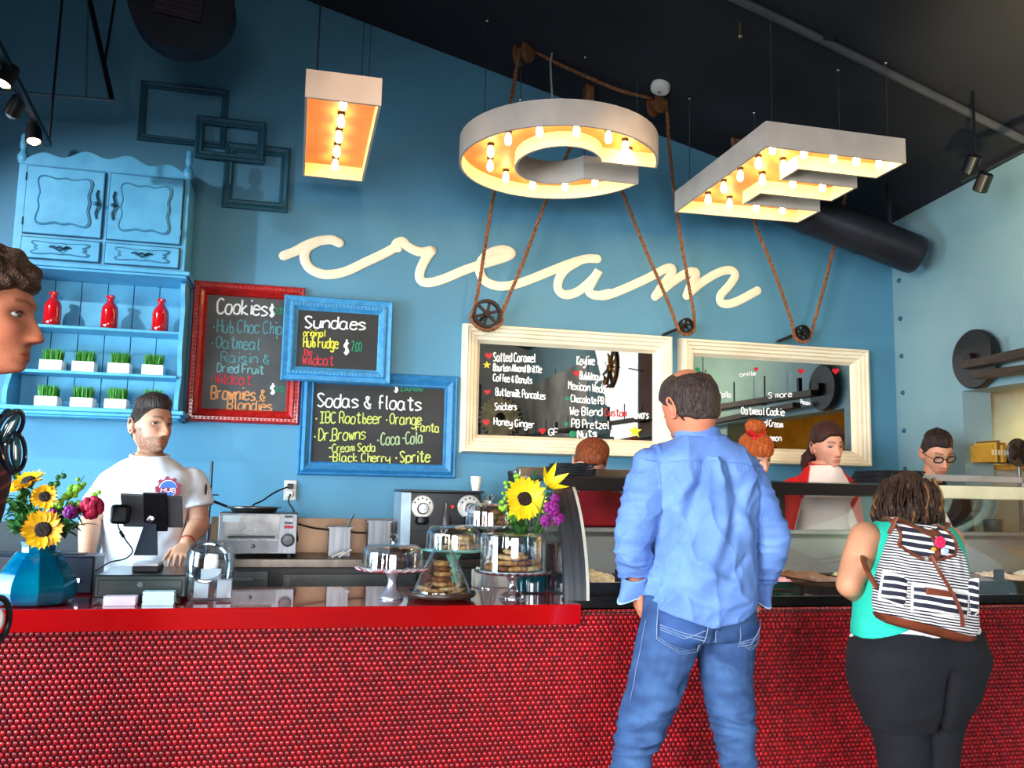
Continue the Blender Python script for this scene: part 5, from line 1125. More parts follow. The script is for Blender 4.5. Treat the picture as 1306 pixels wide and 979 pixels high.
def cookie(c, r, th, m, label, grp, tilt=(0,0), seed=0, cat='cookie'):
    rg=random.Random(seed); m_=MB(); pr=[(.0005,0),(r*.8,0),(r*.97,th*.25),(r,th*.5),(r*.9,th*.85),(r*.6,th),(.0005,th*1.08)]
    M=Matrix.Rotation(tilt[0],3,'X')@Matrix.Rotation(tilt[1],3,'Y'); m_.lathe(pr,(0,0,0),18,caps=False)
    m_.v=[tuple(Vector(c)+M@(Vector(p)*(1+.10*mnoise.noise(Vector(p)*60+Vector((seed,0,0)))))) for p in m_.v]
    o=m_.build('cookie',m,ang=60); tag(o,label,cat,grp)
    m_=MB()
    for k in range(7):
        a=rg.uniform(0,6.28); b=rg.uniform(.15,.75)*r; m_.sphere(tuple(Vector(c)+M@Vector((b*math.cos(a),b*math.sin(a),th*1.0))),(.0055,.005,.004),6,4)
    tag(m_.build('chips',mat('choc_chip',(60,34,24),rough=.5),o),kind='stuff')
def oclock(dx, dy):
    h = int(round((math.atan2(dx, dy) % (2*math.pi))/(math.pi/6))) % 12
    return 'at the %s o\'clock side'%['twelve','one','two','three','four','five','six','seven','eight','nine','ten','eleven'][h] if math.hypot(dx,dy)>.012 else 'in the centre'
def plate(c, r, T, m, scal=28, amp=.004, th=.008, name='plate'):
    m_=MB(); n=scal*4; rr=[(.002,-.006),(r*.5,-.005),(r*.9,0),(r,.006),(r*.99,.010),(r*.88,.004),(r*.5,0),(.002,0)]
    vs=[]; 
    for a_,z in rr:
        for k in range(n):
            t_=2*math.pi*k/n; f=1+(amp/r)*math.cos(scal*t_)*(a_/r)**4; zz=z+ (amp*.8*math.cos(scal*t_) if a_>r*.95 else 0); vs.append((c[0]+a_*f*math.cos(t_),c[1]+a_*f*math.sin(t_),c[2]+zz))
    m_.add(vs,[(i*n+k,i*n+(k+1)%n,(i+1)*n+(k+1)%n,(i+1)*n+k) for i in range(len(rr)-1) for k in range(n)]); return m_.build(name,m,T,ang=60)
def pedestal(c0, h, rb, rt, T, m, name='pedestal'):
    m_=MB(); m_.lathe([(rb,0),(rb,.006),(rb*.9,.014),(rb*.5,h*.30),(rt,h*.6),(rt*1.1,h*.8),(rt*1.8,h*.96),(rt*2.6,h)],c0,32); m_.build(name,m,T)
SILV=mat('silver_satin',(186,188,200),(170,172,184),rough=.3,metal=.7)
PW=mat('pink_white_glass',(226,196,200),(196,60,80),rough=.2,nscale=40,coat=.5)
# A: silver pedestal stand, left
def pt_on(px,py,Y,z): p=at(px,py,Y); return Vector((p.x,Y,z))
y_=3.52; c=pt_on(499,760,y_,ST+.001); zp=at(499,727,y_).z; 
T=thing('cake_stand','silver-footed scalloped cake stand with domed glass cover, leftmost','cake stand',c)
pedestal(c,zp-c.z-.006,.046,.015,T,SILV); pc=Vector((c.x,c.y,zp)); plate(pc,.138,T,PW,26,.005); dome(pc+Vector((0,0,.008)),.118,at(499,693,y_).z-zp-.008,'bell',T)
for k,(dx,dy,dz) in enumerate(((.03,0,0),(-.04,.03,0),(.0,-.05,0),(.06,.04,0),(.045,.0,.022),(-.01,.01,.022),(.03,.03,.044))): cookie(pc+Vector((dx,dy,.012+dz)),.040,.018,COOK[2],'dark brown cookie %s, %s, leftmost glass dome'%(('bottom layer','second layer','on top')[int(dz/.021)],oclock(dx,dy)),'dark cookies under the leftmost dome',(.1*(k%2),.12*(k%3-1)),k)
# B: cone cloche on wooden tray
y_=3.50; c=pt_on(563,765,y_,ST+.001); WT=mat('tray_wood',(70,50,40),(50,34,28),rough=.4,nscale=12)
T=thing('cloche_tray','cone shaped glass cloche on a dark round wooden tray','cloche',c)
m_=MB(); m_.lathe([(.09,0),(.10,.004),(.126,.010),(.133,.018),(.133,.028),(.126,.030),(.124,.022),(.0,.022)],c,48,caps=False); m_.build('tray',WT,T)
for k in range(3): a=2.1*k+.5; m_=MB(); m_.sphere(c+Vector((.08*math.cos(a),.08*math.sin(a),.004)),.006,8,6); m_.build('foot',SILV,T)
ctr=c+Vector((0,0,.023)); hz=at(563,683,y_).z-ctr.z; dome(ctr,.112,hz,'cone',T)
for k in range(9): a=2*math.pi*k/9; cookie(ctr+Vector((.066*math.cos(a),.066*math.sin(a),.003+.008*(k%2))),.036,.014,COOK[3] if k%2 else COOK[0],'%s cookie %s of the ring inside the cone cloche'%('pale' if k%2 else 'golden',oclock(math.cos(a),math.sin(a))),'cookies in ring under the cone cloche',(.25*math.sin(a),-.25*math.cos(a)),k+20)
for k in range(6): cookie(ctr+Vector((.004*math.sin(k*2.3),.004*math.cos(k*1.7),.006+k*.0195)),.045-.0022*k,.018,COOK[0] if k%2 else COOK[1],'cookie %s in the tall stack under the cone cloche'%['at the very bottom','second from bottom','third from bottom','fourth from bottom','second from top','on top'][k],'stacked cookies under the cone cloche',(.03,.02),k+40)
# C: glass pedestal stand right
y_=3.50; c=pt_on(653,765,y_,ST+.001); zp=at(653,731,y_).z
T=thing('cake_stand','glass-footed stand with dark beaded plate and straight glass cover, rightmost','cake stand',c)
pedestal(c,zp-c.z-.006,.052,.016,T,glass('foot_glass',(.82,.80,.84),.22,.9)); pc=Vector((c.x,c.y,zp)); plate(pc,.150,T,mat('dark_plum_plate',(60,26,34),(120,90,96),rough=.2,nscale=50,coat=.6),30,.004); dome(pc+Vector((0,0,.008)),.130,at(653,680,y_).z-zp-.008,'cyl',T,knob=False)
k=0
for lv,(n,rad) in enumerate(((8,.078),(6,.052),(4,.030),(1,0))):
    for j in range(n): a=2*math.pi*j/n+lv; cookie(pc+Vector((rad*math.cos(a),rad*math.sin(a),.012+lv*.020)),.043,.018,COOK[(0,1,0,3)[(j+lv)%4]],'cookie %s in %s under the straight glass cover'%(oclock(rad*math.cos(a),rad*math.sin(a)),['bottom layer','second layer','third layer','the single top place'][lv]),'cookies under the straight glass cover, layer %s'%['one','two','three','four'][lv],(.18*math.sin(a),-.18*math.cos(a)),k+60); k+=1
# D: mint stand behind, and tall stand with brown cookies
y_=3.84; c=pt_on(577,745,y_,ST+.001); zp=at(577,703,y_).z; MINT=mat('mint_glaze',(112,196,172),(98,184,160),rough=.2,coat=.5)
T=thing('cake_stand','mint green footed cake stand with dome, behind the cone cloche','cake stand',c); pedestal(c,zp-c.z-.006,.055,.020,T,MINT); pc=Vector((c.x,c.y,zp)); plate(pc,.140,T,MINT,8,.0); dome(pc+Vector((0,0,.008)),.118,at(577,669,y_).z-zp-.008,'bell',T,knob=False)
for k,(dx,dy,dz) in enumerate(((.03,-.03,0),(-.045,.0,0),(.02,.05,0),(.065,.01,0),(.035,-.01,.02),(-.01,.02,.02),(.05,.0,.04),(.02,.01,.04))): cookie(pc+Vector((dx+.01,dy,.012+dz)),.040,.018,COOK[(0,3)[k%2]],'pale cookie %s, %s, on the mint green stand'%(('bottom layer','second layer','on top')[int(dz/.019)],oclock(dx,dy)),'cookies on the mint green stand',(.1,.1*(k%3-1)),k+90)
y_=4.02; c=pt_on(617,745,3.86,ST+.001); c.y=3.865; zp=at(617,673,3.865).z
T=thing('cake_stand','tall clear glass stand with dome over chocolate cookies, highest','cake stand',c); pedestal(c+Vector((.10,0,0)) if 0 else c+Vector((.02,0,0)),zp-c.z-.006,.05,.016,T,glass('foot_glass',(.82,.80,.84)))
pc=Vector((c.x+.02,c.y,zp)); plate(pc,.118,T,glass('plate_glass',(.85,.88,.9),.2,.9),24,.003); dome(pc+Vector((0,0,.008)),.104,at(617,641,3.865).z-zp-.008,'bell',T)
k=0
for lv,(n,rad) in enumerate(((6,.060),(5,.046),(3,.028),(1,.0))):
    for j in range(n): a=2*math.pi*j/n+lv*.5; cookie(pc+Vector((.014+rad*math.cos(a),rad*math.sin(a),.012+lv*.022)),.032,.022,COOK[1 if (j+lv)%3 else 2],'chocolate cookie %s in %s on the highest cake stand'%(oclock(rad*math.cos(a),rad*math.sin(a)),['bottom layer','second layer','third layer','the single top place'][lv]),'chocolate cookies on the highest stand, layer %s'%['one','two','three','four'][lv],(.3*math.sin(a),-.3*math.cos(a)),k+120); k+=1
# ---- flowers
PETY=mat('petal_yellow',(250,190,8),(240,150,4),rough=.5,nscale=20); PETL=mat('petal_lemon',(250,226,30),(236,200,20),rough=.5,nscale=20); DISC=mat('sunflower_disc',(50,26,16),(28,14,10),rough=.9,nscale=60,bump=.8,bscale=120)
LEAF=mat('leaf_green',(58,110,42),(36,80,30),rough=.5,nscale=10,bump=.1); LEAFL=mat('leaf_lime',(150,196,50),(116,170,40),rough=.5,nscale=10); STEM=mat('stem_green',(74,118,50),rough=.6); PURP=mat('flower_purple',(150,20,130),(110,10,100),rough=.6,nscale=20); PINKR=mat('flower_red_pink',(196,20,66),(150,10,50),rough=.7,nscale=30,bump=.5)
def petal_mb(l, w, cup=.15):
    m_=MB(); n=7; 
    for i in range(n):
        f=i/(n-1); ww=w*math.sin(math.pi*(.12+.88*f)**.8)*.5+ (0 if i<n-1 else 0); z=cup*l*(f*f)-.0; 
        m_.v+=[(l*f,-ww,z+ww*.25),(l*f,0,z-.0),(l*f,ww,z+ww*.25)]
    for i in range(n-1): m_.f+=[(i*3,i*3+1,i*3+4,i*3+3),(i*3+1,i*3+2,i*3+5,i*3+4)]
    return m_
def sunflower(label, c, n, R, root, petm=PETY, discf=.42, np_=19, grp='sunflowers'):
    T=thing('sunflower',label,'flower',c,grp); local(T); q=Vector(n).normalized().to_track_quat('Z','Y'); T['_org']=(0,0,0)
    Mq=q.to_matrix(); m_=MB(); m_.lathe([(R*discf,-.004),(R*discf*1.02,.002),(R*discf*.8,.010),(R*discf*.3,.012),(.0005,.010)],(0,0,0),26,M=Mq,caps=False); m_.build('disc',DISC,T)
    pm=petal_mb(R*(1-discf*.75),R*.36); src=None
    for k in range(np_):
        for lay in (0,1):
            a=2*math.pi*(k+.5*lay)/np_+random.uniform(-.06,.06)
            if src is None: o=pm.build('petal',petm,T,ang=80,fix=False); src=o
            else: o=src.copy(); COL.objects.link(o); o.parent=T
            o.matrix_local=(Mq@Matrix.Rotation(a,3,'Z')@Matrix.Rotation(random.uniform(-.25,.12)-.12*lay,3,'Y')).to_4x4()@Matrix.Translation((R*discf*.85,0,-.002-.003*lay))@Matrix.Scale(random.uniform(.85,1.12),4)
    m_=MB(); m_.lathe([(.004,-.03),(R*.35,-.014),(R*.5,-.004),(R*.3,-.003)],(0,0,0),16,M=Mq); m_.build('calyx',LEAF,T)
    r0=Vector(root)-Vector(c); back=-Vector(n).normalized()*.05; m_=MB(); m_.tube(bez([tuple(Vector(n).normalized()*-.015),tuple(back),tuple(back*.5+r0*.5),tuple(r0)],6),.0042,7); m_.build('stem',STEM,T)
    return T
def leafy(label, root, tip, m, n=14, L=.035, w=.016, droop=.3, seed=0, kind='foliage_stem', sph=None, cat='foliage', grp=None):
    rg=random.Random(seed); T=thing(kind,label,cat,root,grp); r0=Vector(root); e=Vector(tip); mid=(r0+e)/2+Vector((0,0,.03)); q=bez([tuple(r0),tuple(mid),tuple(e)],8)
    m_=MB(); m_.tube(q,[.003-.0015*i/len(q) for i in range(len(q))],6); m_.build('stem',STEM,T)
    for k in range(n):
        f=.45+.55*k/n; p=Vector(q[min(len(q)-1,int(f*(len(q)-1)))]); d=Vector((rg.gauss(0,1),rg.gauss(0,.8),rg.gauss(.2,.7))).normalized()
        if sph: m_=MB(); m_.sphere(p+d*L*.5,rg.uniform(*sph),8,6); m_.build('bud',m,T)
        else:
            Mq=d.to_track_quat('X','Z').to_matrix(); pm=petal_mb(L*rg.uniform(.7,1.2),w,-droop); pm.v=[tuple(p+Mq@Vector(v)) for v in pm.v]; pm.build('leaf',m,T,ang=80,fix=False)
    return T
# left vase
y_=3.47; c=pt_on(43,772,y_,ST+.001); VB=mat('teal_glass_vase',(0,104,150),(0,150,176),rough=.05,nscale=9,detail=5,trans=.6,ior=1.33,coat=1,bump=.25,bscale=14)
zt=at(43,690,y_).z; hh=zt-c.z; T=thing('vase','faceted turquoise blue glass vase at the left end of the bar','vase',c)
pr=[(.060,0),(.118,.004),(.134,.030),(.137,.062),(.124,.095),(.098,.135),(.070,.175),(.056,hh*.78),(.055,hh*.92),(.060,hh),(.054,hh),(.048,hh*.9),(.050,hh*.75),(.090,.13),(.125,.06),(.11,.012),(.0005,.010)]
m_=MB(); q=[tuple(p) for p in bez(pr,2)]; m_.lathe([(max(.0005,a),b) for a,b in q],c,10,caps=False); m_.build('vase_glass',VB,T,ang=12)
root=c+Vector((0,0,.06)); neck=c+Vector((0,0,hh))
sunflower('biggest sunflower in the left vase, facing the viewer',at(55,675,3.36),(.05,-1,.15),.066,neck+Vector((.01,-.02,-.02)))
sunflower('middle sunflower in the left vase, above the biggest one',at(57,633,3.44),(.12,-1,-.0),.044,neck+Vector((.0,-.0,-.02)))
sunflower('tilted sunflower at the top of the left vase, seen from its side',at(36,613,3.50),(-.25,-.45,.85),.056,neck+Vector((-.01,.0,-.02)))
sunflower('small upper left sunflower bud leaning away, left vase',at(24,618,3.54),(-.5,-.5,.5),.040,neck+Vector((-.01,.01,-.02)))
for i,(px,py,Y,m,sph,lab) in enumerate(((118,640,3.46,LEAF,None,'right'),(100,618,3.5,LEAFL,(.010,.017),'upper right'),(80,600,3.52,LEAF,(.007,.012),'tallest'),(14,650,3.50,LEAF,None,'left'),(20,635,3.55,LEAF,None,'upper left'),(8,672,3.45,LEAF,None,'lower left'),(108,668,3.42,LEAF,None,'lower right'),(90,655,3.46,LEAF,None,'middle right'),(30,640,3.48,LEAF,None,'middle left'),(130,630,3.48,LEAFL,(.009,.013),'far right'),(20,610,3.58,LEAF,None,'topmost left'),(75,650,3.5,LEAF,None,'centre'),(5,630,3.56,LEAF,None,'outermost left'),(28,660,3.42,LEAF,None,'front left'),(42,650,3.54,LEAF,None,'rear middle'),(88,678,3.38,LEAF,None,'front right, lowest'),(98,640,3.52,LEAFL,(.006,.010),'slender right'),(108,606,3.5,LEAFL,(.007,.011),'tall right'))):
    leafy('%s green sprig in the left vase'%lab, neck+Vector((.003*(i-8),.0,-.03)), at(px,py,Y), m, 13 if sph else 20, .055 if not sph else .03, .022, .3, i, sph=sph, grp='green sprigs in the left vase')
def fluffy(label, c, r, m, root, grp, nm='flower_head'):
    T=thing('flower',label,'flower',c,grp); m_=MB(); rg=random.Random(int(r*1e5))
    for k in range(46): d=Vector((rg.gauss(0,1),rg.gauss(0,1),rg.gauss(0,1))).normalized(); m_.sphere(Vector(c)+d*r*.7,r*.34,7,5)
    m_.build(nm,m,T); m_=MB(); m_.tube(bez([tuple(c),tuple((Vector(c)+Vector(root))/2+Vector((0,0,.03))),tuple(root)],6),.003,6); m_.build('stem',STEM,T)
fluffy('red-pink cockscomb flower at right of the left vase',at(117,647,3.45),.042,PINKR,neck,None)
fluffy('purple flower above the vase neck',at(90,653,3.42),.026,PURP,neck,None); fluffy('small purple flower just behind the biggest sunflower',at(68,655,3.45),.020,PURP,neck,None)
# right vase (dark teal cylinder) with sunflowers and lily
y_=3.72; c=pt_on(677,752,y_,ST+.001); zt=at(677,694,y_).z; hh=zt-c.z
T=thing('vase','dark teal glass cylinder vase behind the rightmost cake stand','vase',c); m_=MB(); m_.lathe([(.060,0),(.066,.006),(.068,hh*.5),(.064,hh),(.058,hh),(.060,hh*.5),(.056,.012),(.0005,.010)],c,32,caps=False); m_.build('vase_glass',mat('dark_teal_glass',(8,78,90),(6,66,80),rough=.06,trans=.5,ior=1.3,coat=1),T)
neck=c+Vector((0,0,hh))
sunflower('yellow sunflower in the right vase',at(669,636,3.66),(.02,-1,.12),.092,neck,PETL,.36)
T=thing('lily','open yellow lily above the purple flowers, right vase','flower',at(698,618,3.50)); cc=at(698,618,3.50); Mq=Vector((.3,-.8,.5)).normalized().to_track_quat('Z','Y').to_matrix()
for k in range(6):
    pm=petal_mb(.095,.034,.35); MM=Mq@Matrix.Rotation(k*math.pi/3+.2,3,'Z')@Matrix.Rotation(-.5,3,'Y'); pm.v=[tuple(cc+MM@Vector(v)) for v in pm.v]; pm.build('petal',PETL,T,ang=80,fix=False)
m_=MB(); m_.tube(bez([tuple(cc),tuple(cc+Vector((-.01,.03,-.08))),tuple(neck)],6),.004,7); m_.build('stem',STEM,T)
for i,(px,py,r) in enumerate(((704,648,.034),(713,662,.028),(696,664,.026),(708,636,.022))): fluffy('%s purple flower cluster beside the case in the right vase'%['largest','right','lower','upper'][i],at(px,py,3.50+.02*i),r*.95,PURP,neck,'purple flower clusters in the right vase')
for i,(px,py,Y,m,sph) in enumerate(((636,640,3.68,LEAFL,(.007,.011)),(646,612,3.74,LEAFL,(.007,.010)),(660,602,3.78,LEAFL,(.008,.011)),(650,665,3.62,LEAF,None),(665,680,3.60,LEAF,None),(640,625,3.72,LEAFL,(.006,.009)),(645,680,3.64,LEAF,None),(690,690,3.62,LEAF,None),(680,600,3.8,LEAF,None),(715,615,3.76,LEAF,None))):
    leafy('%s green sprig in the right vase'%['left','upper left','topmost','lower left','drooping','outer left','bottom left','bottom right','back','right'][i],neck+Vector((.004*(i-5),0,-.02)),at(px,py,Y),m,22 if not sph else 18,.05 if not sph else .025,.02,.3,i+50,sph=sph,grp='green sprigs in the right vase')
# pinkish glass tumbler near case and red bowl
c=pt_on(703,708,3.80,ST+.001); m_=MB(); m_.lathe([(.032,0),(.034,.006),(.036,.15),(.050,.20),(.048,.20),(.034,.15),(.030,.01),(.0005,.008)],c,24,caps=False); T=m_.build('glass_hurricane',glass('pink_glass',(.85,.5,.58),.15,.8),ang=60); tag(T,'pinkish glass vase between sunflowers and display case','vase')
m_=MB(); m_.lathe([(.028,.012),(.029,.06),(.0005,.062)],c,18); m_.build('liquid',mat('pink_liquid',(170,30,60),rough=.3),T)
# steel napkin box, cream board behind stand
a=at(604,757,3.90); b=at(650,757,3.90); m_=MB(); m_.box((a.x,3.88,ST+.001),(b.x+.12,3.96,ST+.075)); o=m_.build('napkin_box',mat('napkin_cream',(196,190,176),(180,172,160),rough=.5),bevel=.004); tag(o,'low cream napkin box behind the rightmost cake stand','box'); m_=MB(); m_.box((a.x+.02,3.885,ST+.076),(b.x+.10,3.955,ST+.084)); m_.build('napkins',PAPER,o,smooth=False)
# ---- register area
NAVY=mat('dark_plastic',(30,32,46),(22,24,36),rough=.4)
a=at(64,765,3.72); b=at(117,765,3.72); zt=at(90,709,3.72).z; m_=MB(); m_.box((a.x-.30,3.72,ST+.001),(b.x,3.92,zt)); o=m_.build('receipt_printer',NAVY,bevel=.008); tag(o,'dark box shaped receipt printer behind the left vase','printer')
m_=MB(); m_.box((b.x-.10,3.716,ST+.045),(b.x-.085,3.72,ST+.060)); m_.build('indicator',mat('led_white',(240,240,255),emit=2),o); m_=MB(); m_.box((b.x-.06,3.716,ST+.045),(b.x-.048,3.72,ST+.060)); m_.build('indicator',mat('led_white',(240,240,255)),o); m_=MB(); m_.box((a.x-.2,3.78,zt),(b.x-.05,3.84,zt+.006)); m_.build('paper_slot',BLK,o,smooth=False)
GRN=mat('drawer_dark',(42,52,50),(34,42,42),rough=.3)
a=at(118,764,3.50); b=at(237,764,3.50); zt=at(180,733,3.50).z
T=thing('cash_drawer','dark grey-green cash drawer under the tablet stand','cash drawer',((a.x+b.x)/2,3.7,ST)); m_=MB(); m_.box((a.x,3.50,ST+.012),(b.x,3.88,zt)); m_.build('case',GRN,T,bevel=.006)
m_=MB(); m_.box((a.x+.015,3.494,ST+.022),(b.x-.015,3.50,zt-.016)); d=m_.build('drawer_front',GRN,T,bevel=.003); m_=MB(); m_.cyl(((a.x+b.x)/2,3.494,ST+.06),((a.x+b.x)/2,3.489,ST+.06),.010,n=14); m_.build('lock',STEEL,d)
for x in (a.x+.03,b.x-.03):
    for y in (3.53,3.85): m_=MB(); m_.cyl((x,y,ST+.001),(x,y,ST+.012),.012,n=10); m_.build('foot',STEEL,T)
DT=zt
y_=3.60; T=thing('tablet_stand','black tablet register on a slanted stand, its back to the viewer','tablet register',pt_on(186,722,y_,DT))
b0=at(168,728,y_); b1=at(202,728,y_); m_=MB(); m_.box((b0.x,y_,DT+.001),(b1.x,y_+.14,DT+.022)); m_.build('base',BLK,T,bevel=.003)
m_=MB(); m_.box((b0.x+.002,y_+.0,DT+.0225),(b1.x-.002,y_+.13,DT+.034)); m_.build('base_plate',mat('base_white',(226,226,236),rough=.3),T,bevel=.002)
p1=at(170,708,y_+.01); p2=at(200,708,y_+.01); p3=at(199,662,y_+.06); p4=at(188,656,y_+.06)
m_=MB(); th=Vector((0,.03,0)); m_.add([p1,p2,p3,p4,p1+th,p2+th,p3+th,p4+th],[(0,1,2,3),(7,6,5,4),(0,4,5,1),(1,5,6,2),(2,6,7,3),(3,7,4,0)]); m_.v=[tuple((x,y,max(z,DT+.034))) for x,y,z in m_.v]; m_.build('arm',mat('stand_slate',(58,68,84),(48,58,72),rough=.4),T,smooth=False)
q=[at(153,630,3.62),at(232,634,3.62),at(233,673,3.68),at(157,672,3.68)]; nn=(q[1]-q[0]).cross(q[2]-q[1]).normalized(); nn=nn if nn.y>0 else -nn
def slab4(q,th,nm,m,T): m_=MB(); m_.add(list(q)+[p+nn*th for p in q],[(0,1,2,3),(7,6,5,4),(0,4,5,1),(1,5,6,2),(2,6,7,3),(3,7,4,0)]); return m_.build(nm,m,T,bevel=.003)
slab4(q,.012,'tablet',mat('tablet_grey',(98,96,98),(86,84,86),rough=.35,metal=.3),T)
q2=[at(182,628,3.605),at(213,629,3.605),at(214,677,3.67),at(184,677,3.67)]; slab4([p-nn*.004 for p in q2],.010,'bracket',BLK,T)
c=at(192,661,3.60); m_=MB(); m_.lathe([(0,-.006),(.010,-.006),(.014,0),(.010,.004),(0,.005)],c,16,axis='y',caps=False); m_.build('hinge_cap',mat('bright_steel',(224,224,228)),T)
m_=MB(); a_=at(141,643,3.60); b_=at(166,668,3.63); m_.box((a_.x,3.595,b_.z),(b_.x,3.64,a_.z)); m_.build('card_reader',BLK,T,bevel=.012)
m_=MB(); m_.tube(bez([tuple(at(150,667,3.6)),tuple(at(152,674,3.6)),tuple(at(160,688,3.6)),tuple(at(169,702,3.59)),tuple(at(160,712,3.585)),tuple(at(140,717,3.59)),tuple(Vector((at(122,724,3.6).x,3.6,DT+.004)))],6),.0028,7); cb=m_.build('cable',BLK,T); m_=MB(); m_.tube([at(153,677,3.6),at(158,685,3.6)],.006,8); m_.build('ferrite',BLK,cb)
def cards(label,x0,x1,ytop,ybot,m,Y):
    a=at(x0,ybot,Y); b=at(x1,ybot,Y); zt=at(x0,ytop,Y).z; T=thing('card_box',label,'card stack',((a.x+b.x)/2,Y+.02,ST)); n=9; th=(zt-ST-.002)/n
    for k in range(n): m_=MB(); j=.0006*((k*37)%5-2); m_.box((a.x+j,Y,ST+.001+k*th),(b.x+j,Y+.055,ST+.001+(k+1)*th-.0005)); m_.build('card_layer',m,T,smooth=False)
cards('stack of pale pink cards on the bar, left of the two stacks',131,172,760,773,mat('card_pink',(240,214,226),rough=.5),3.37)
cards('stack of pale blue cards on the bar, right of the two stacks',181,221,754,773,mat('card_blue',(204,236,244),rough=.5),3.37)
# tilted glass jar
y_=3.47; c=at(266,735,y_); T=thing('glass_jar','big clear glass jar with slanted round mouth, right of the cash drawer','jar',(c.x,y_,ST)); 
m_=MB(); r=.093; secs=[]; g2=glass('jar_glass',(.94,.96,.98),.04,.42)
b_=Vector((c.x,y_+.05,ST+.002)); secs=[]
for f,rx,ry,dy in ((0,.060,.050,0),(.03,.072,.060,0),(.25,.086,.072,.0),(.55,.088,.075,0),(.8,.084,.072,.0),(.93,.078,.066,0),(1.0,.05,.04,0)): secs.append((b_+Vector((0,0,f*.215)),(rx,0,0),(0,ry,0)))
m_.loft(secs,40,3.2); m_.build('jar_body',g2,T,ang=60)
m_=MB(); m_.loft([(p+Vector((0,0,.004 if i<3 else -.003)),(u[0]-.005,0,0),(0,v[1]-.005,0)) for i,(p,u,v) in enumerate(secs)],40,3.2); m_.build('jar_inner_wall',glass('jar_inner',(.95,.97,.98),.03,.4),T,ang=60)
Mq=Vector((.05,-.92,.38)).normalized().to_track_quat('Z','Y').to_matrix(); rc=at(264,717,y_-.035)
m_=MB(); m_.tube([rc+Mq@Vector((.070*math.cos(a),.070*math.sin(a),0)) for a in np.linspace(0,2*math.pi,41)[:-1]],.0075,10,closed=True); m_.build('mouth_ring',glass('ring_glass',(.85,.9,.93),.22,.8),T)
m_=MB(); m_.lathe([(.070,0),(.068,-.03),(.060,-.045)],rc,40,M=Mq,caps=False); m_.build('mouth_wall',g2,T)
m_=MB(); m_.box((c.x-.03,y_+.03,ST+.075),(c.x+.04,y_+.032,ST+.115)); m_.v=[tuple(p) for p in m_.v]; o=m_.build('banknote',mat('paper_note',(200,206,210),rough=.7),smooth=False); tag(o,'folded pale paper note inside the glass jar','note')
for x in (-.05,.03): m_=MB(); m_.box((c.x+x,y_+.02,ST+.012),(c.x+x+.05,y_+.08,ST+.075)); tag(m_.build('banknote',mat('paper_note',(200,206,210)),smooth=False),'folded note low in the glass jar, %s side'%('left' if x<0 else 'right'),'note')
# ================================================================ PEOPLE
def std_body(p, sz, sw, hz, lean=0, fem=0, k=1.0, head_c=None, bust=0, belly=0):
    a = .155*k; ch = sw-.012
    secs = [(hz-.10,.12*k,.10*k,0,0),(hz-.02,(.165+.015*fem)*k,.118*k,0,0),(hz+.06,(.160+.01*fem)*k,.115*k,0,.003),(hz+.17,(.145-.02*fem)*k,(.100+belly)*k,0,lean*.3),(hz+.28,(.152-.012*fem)*k,.108*k,0,lean*.55),
            (sz-.14,ch-.015,(.122+bust*.03)*k,0,lean*.9+bust*.02),(sz-.055,ch-.012,.100*k,0,lean),(sz-.022,ch-.050,.084*k,0,lean-.002),(sz+.002,.100*k,.074*k,0,lean-.005),(sz+.022,.070*(1-.1*fem),.064,0,lean-.007),(sz+.045,.058,.056,0,lean-.008)]
    p.secs = secs; p.torso(secs); p.k = k
    hc = Vector(head_c); nb = Vector((0,lean-.01,sz+.0))
    p.limb([nb, (nb*.55+(hc+Vector((0,-.022,-.055)))*.45), hc+Vector((0,-.022,-.05))], [.062,.055,.054] if not fem else [.055,.046,.046])
    p.sz, p.sw, p.hz, p.lean = sz, sw, hz, lean
    for s in (-1,1):
        p.limb([(s*.085*k,0,hz-.05),(s*.09*k,.01,hz-.42),(s*.09*k,-.01,.09)], [.092*k,.060*k,.040])
        p.limb([(s*.09*k,-.02,.045),(s*.095*k,.13,.03)], [.038,.032])
def arm(p, sh, el, wr, hd, nrm, side, fem=0, k=1.0, curl=(.5,.5,.5,.5), hand=True):
    sh,el,wr = Vector(sh),Vector(el),Vector(wr)
    p.limb([sh, sh.lerp(el,.35), el], [.054*k,.048*k,.040*k]); p.limb([el, el.lerp(wr,.3), wr], [.041*k,.040*k,.027*k])
    if hand: hand_mb(p.mb, wr, hd, nrm, side, .97-.07*fem, curl)
def wrinkle(amp, sc, seed=0, extra=None):
    def f(V,N):
        w_ = vnoise(V*np.array([1,1,.55]), sc, seed); w2 = vnoise(V, sc*2.3, seed+5)
        d = amp*(np.sign(w_)*np.abs(w_)**.8*.8 + .35*w2)
        return d + (extra(V,N) if extra else 0)
    return f
def shoes(p, m=None):
    for s in (-1,1):
        mb = MB(); p.limb([(s*.09,-.04,.045),(s*.095,.06,.04),(s*.10,.16,.032)], [.048,.044,.034], mb=mb); me = remesh(mb,.008,2); meobj('shoe', me, m or mat('shoe_black',(30,28,28),rough=.5), p.o)
def trousers(p, m, off=.008):
    mb = MB(); k = p.k
    p.torso([s for s in p.secs if s[0] < p.hz+.08], mb=mb, off=off)
    for s in (-1,1): p.limb([(s*.085*k,0,p.hz-.05),(s*.09*k,.01,p.hz-.42),(s*.09*k,-.01,.10)], [.100*k,.075*k,.058], mb=mb)
    p.cloth(mb, 'trousers', m, .010, wrinkle(.004,22,3))
